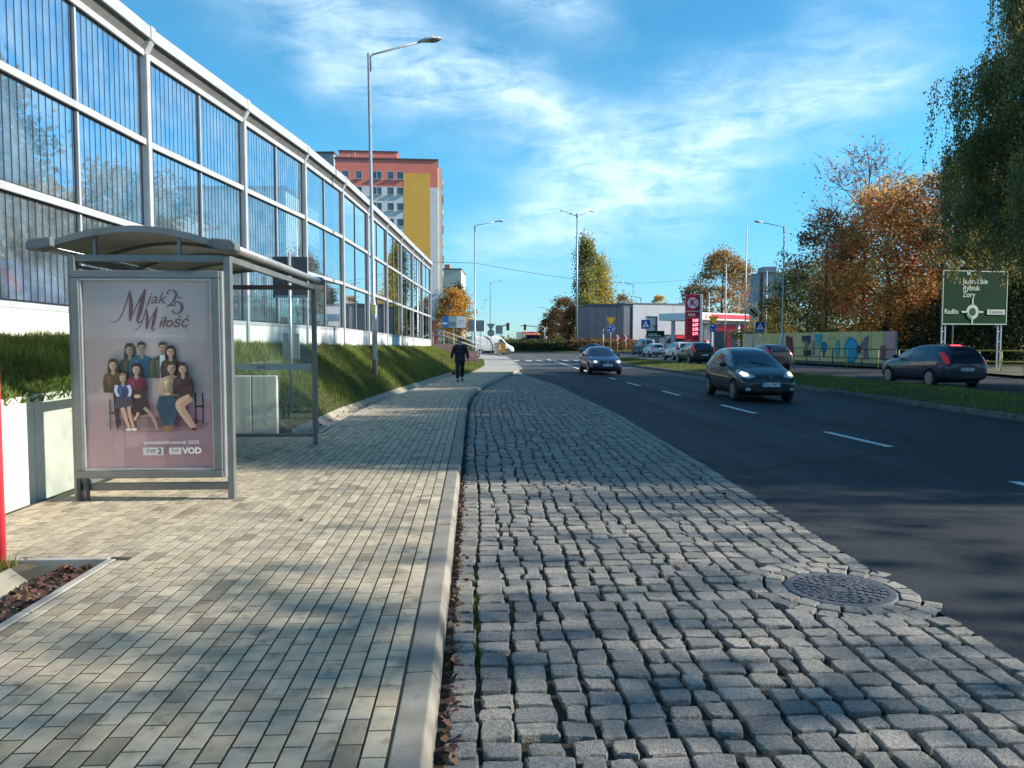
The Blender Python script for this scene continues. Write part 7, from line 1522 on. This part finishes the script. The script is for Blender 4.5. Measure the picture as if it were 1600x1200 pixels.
# ------------------------------------------------------------------ fallen leaves, moss
m_fl = mat('fallen_leaf', (1, 1, 1), attr=True, rough=.7, translucent=.15); FL = [(.11, .055, .035), (.16, .08, .045), (.085, .045, .03), (.22, .12, .06), (.055, .035, .025), (.13, .05, .04)]
def litter(name, P, size, pal=FL, parent=None, mt=None, flat=.55):
    P = np.array(P, dtype=np.float32); n = len(P); ng = np.random.default_rng(n + 3); nv = ng.normal(size=(n, 3)) * flat; nv[:, 2] = 1; nv /= np.linalg.norm(nv, axis=1, keepdims=True); a = ng.normal(size=(n, 3)); a -= nv * (a * nv).sum(1, keepdims=True); a /= np.linalg.norm(a, axis=1, keepdims=True); b = np.cross(nv, a); s = size * ng.uniform(.5, 1.25, (n, 1)); V = []
    ang = np.radians([0, 35, 60, 100, 140, 180, 220, 260, 300, 325]); rad_ = np.array([1.0, .55, .85, .55, .7, .55, .7, .55, .85, .55]) * .5
    for t_, r_ in zip(ang, rad_): V.append(P + (a * math.cos(t_) + b * math.sin(t_)) * s * r_ + nv * s * .12 * abs(math.sin(t_ * 2)))
    o = link(name, npmesh(name, np.stack(V, 1).reshape(-1, 3), 10, mt or m_fl, pick_cols(n, pal, ng)), parent); o['kind'] = 'stuff'; return o
P = []
for i in range(800): y = 1.5 + 26 * rnd.random() ** 1.6; P.append((kx(y) + .035 + abs(rnd.gauss(0, .035)), y, ROADZ - .0 + rnd.uniform(.005, .04)))
litter('gutter_leaves', P, .055)
P = [(-2.72 - .30 * rnd.random() ** .8, 5.62 - 1.05 * rnd.random() ** 1.7, -.075 + .05 * rnd.random()) for i in range(330)] + [(-2.75 - .1 * rnd.random(), 3.2 + 2.4 * rnd.random(), -.10 + .03 * rnd.random()) for i in range(120)]
litter('channel_leaves', P, .075)
P = [(-3.2 - 1.1 * rnd.random(), 2.8 + 2.85 * rnd.random(), .02 + .02 * rnd.random()) for i in range(160)] + [(rnd.uniform(.1, 2.9), rnd.uniform(2.4, 14), ROADZ + .03) for i in range(26)] + [(rnd.uniform(-2.5, -.3), rnd.uniform(2.5, 12), .004) for i in range(10)]
litter('scattered_leaves', P, .06)
P = []
for i in range(700): y = 14 + 55 * rnd.random(); t = rnd.random(); P.append((ml(y) + .2 + (mr_(y) - ml(y) - .4) * t, y, .05 + .10 * math.sin(math.pi * t)))
litter('median_leaves', P, .10, FL + [(.45, .36, .18), (.40, .22, .07)])
P = [(lx(14 + 9 * (q := rnd.random())) - .05 - .45 * rnd.random(), 14 + 9 * q, -.04 - .03 * rnd.random()) for i in range(220)]
litter('far_channel_leaves', P, .06)
P = []
for i in range(420):
    y = 13.8 + 34 * rnd.random(); t = rnd.random(); x = lx(y) - .6 + (bx(y) - lx(y) + .7) * t; P.append((x, y, bank_z(x, y) + .06))
for i in range(60): P.append((rnd.uniform(-6.0, -4.5), rnd.uniform(6, 13), 0)); P[-1] = (P[-1][0], P[-1][1], bank_z(P[-1][0], P[-1][1]) + .06)
litter('bank_leaves', P, .075, FL + [(.42, .30, .12), (.36, .20, .07)])
# moss in the first joint line of the cobbles
pts = []
for i in range(5200):
    y = 2.2 + 9 * rnd.random() ** 1.5; pts.append((kx(y) + .215 + rnd.gauss(0, .016), y, ROADZ - .03))
for q in setts[:900]:
    if rnd.random() < .34:
        a, b = q[(k := rnd.randrange(4))], q[(k + 1) % 4]; nx, ny = b[1] - a[1], a[0] - b[0]; l = math.hypot(nx, ny)
        for _ in range(26): t = rnd.random(); pts.append((a[0] + (b[0] - a[0]) * t + nx / l * rnd.uniform(.002, .016), a[1] + (b[1] - a[1]) * t + ny / l * rnd.uniform(.002, .016), ROADZ - .03))
blades('joint_moss', [p for p in pts if math.sin(p[1] * 3.1) + math.sin(p[1] * 1.3 + 1) > -.4], .012, .03, .012, [(.10, .13, .02), (.13, .15, .025), (.07, .10, .02)], 1.2)
pts = [(-3.25 - .5 * rnd.random(), 5.1 + .5 * rnd.random(), .0) for i in range(900)] + [(-3.3 - .9 * rnd.random(), 3.4 + 1.0 * rnd.random(), .0) for i in range(700)]
blades('shoulder_grass', pts, .04, .10, .010, GP)
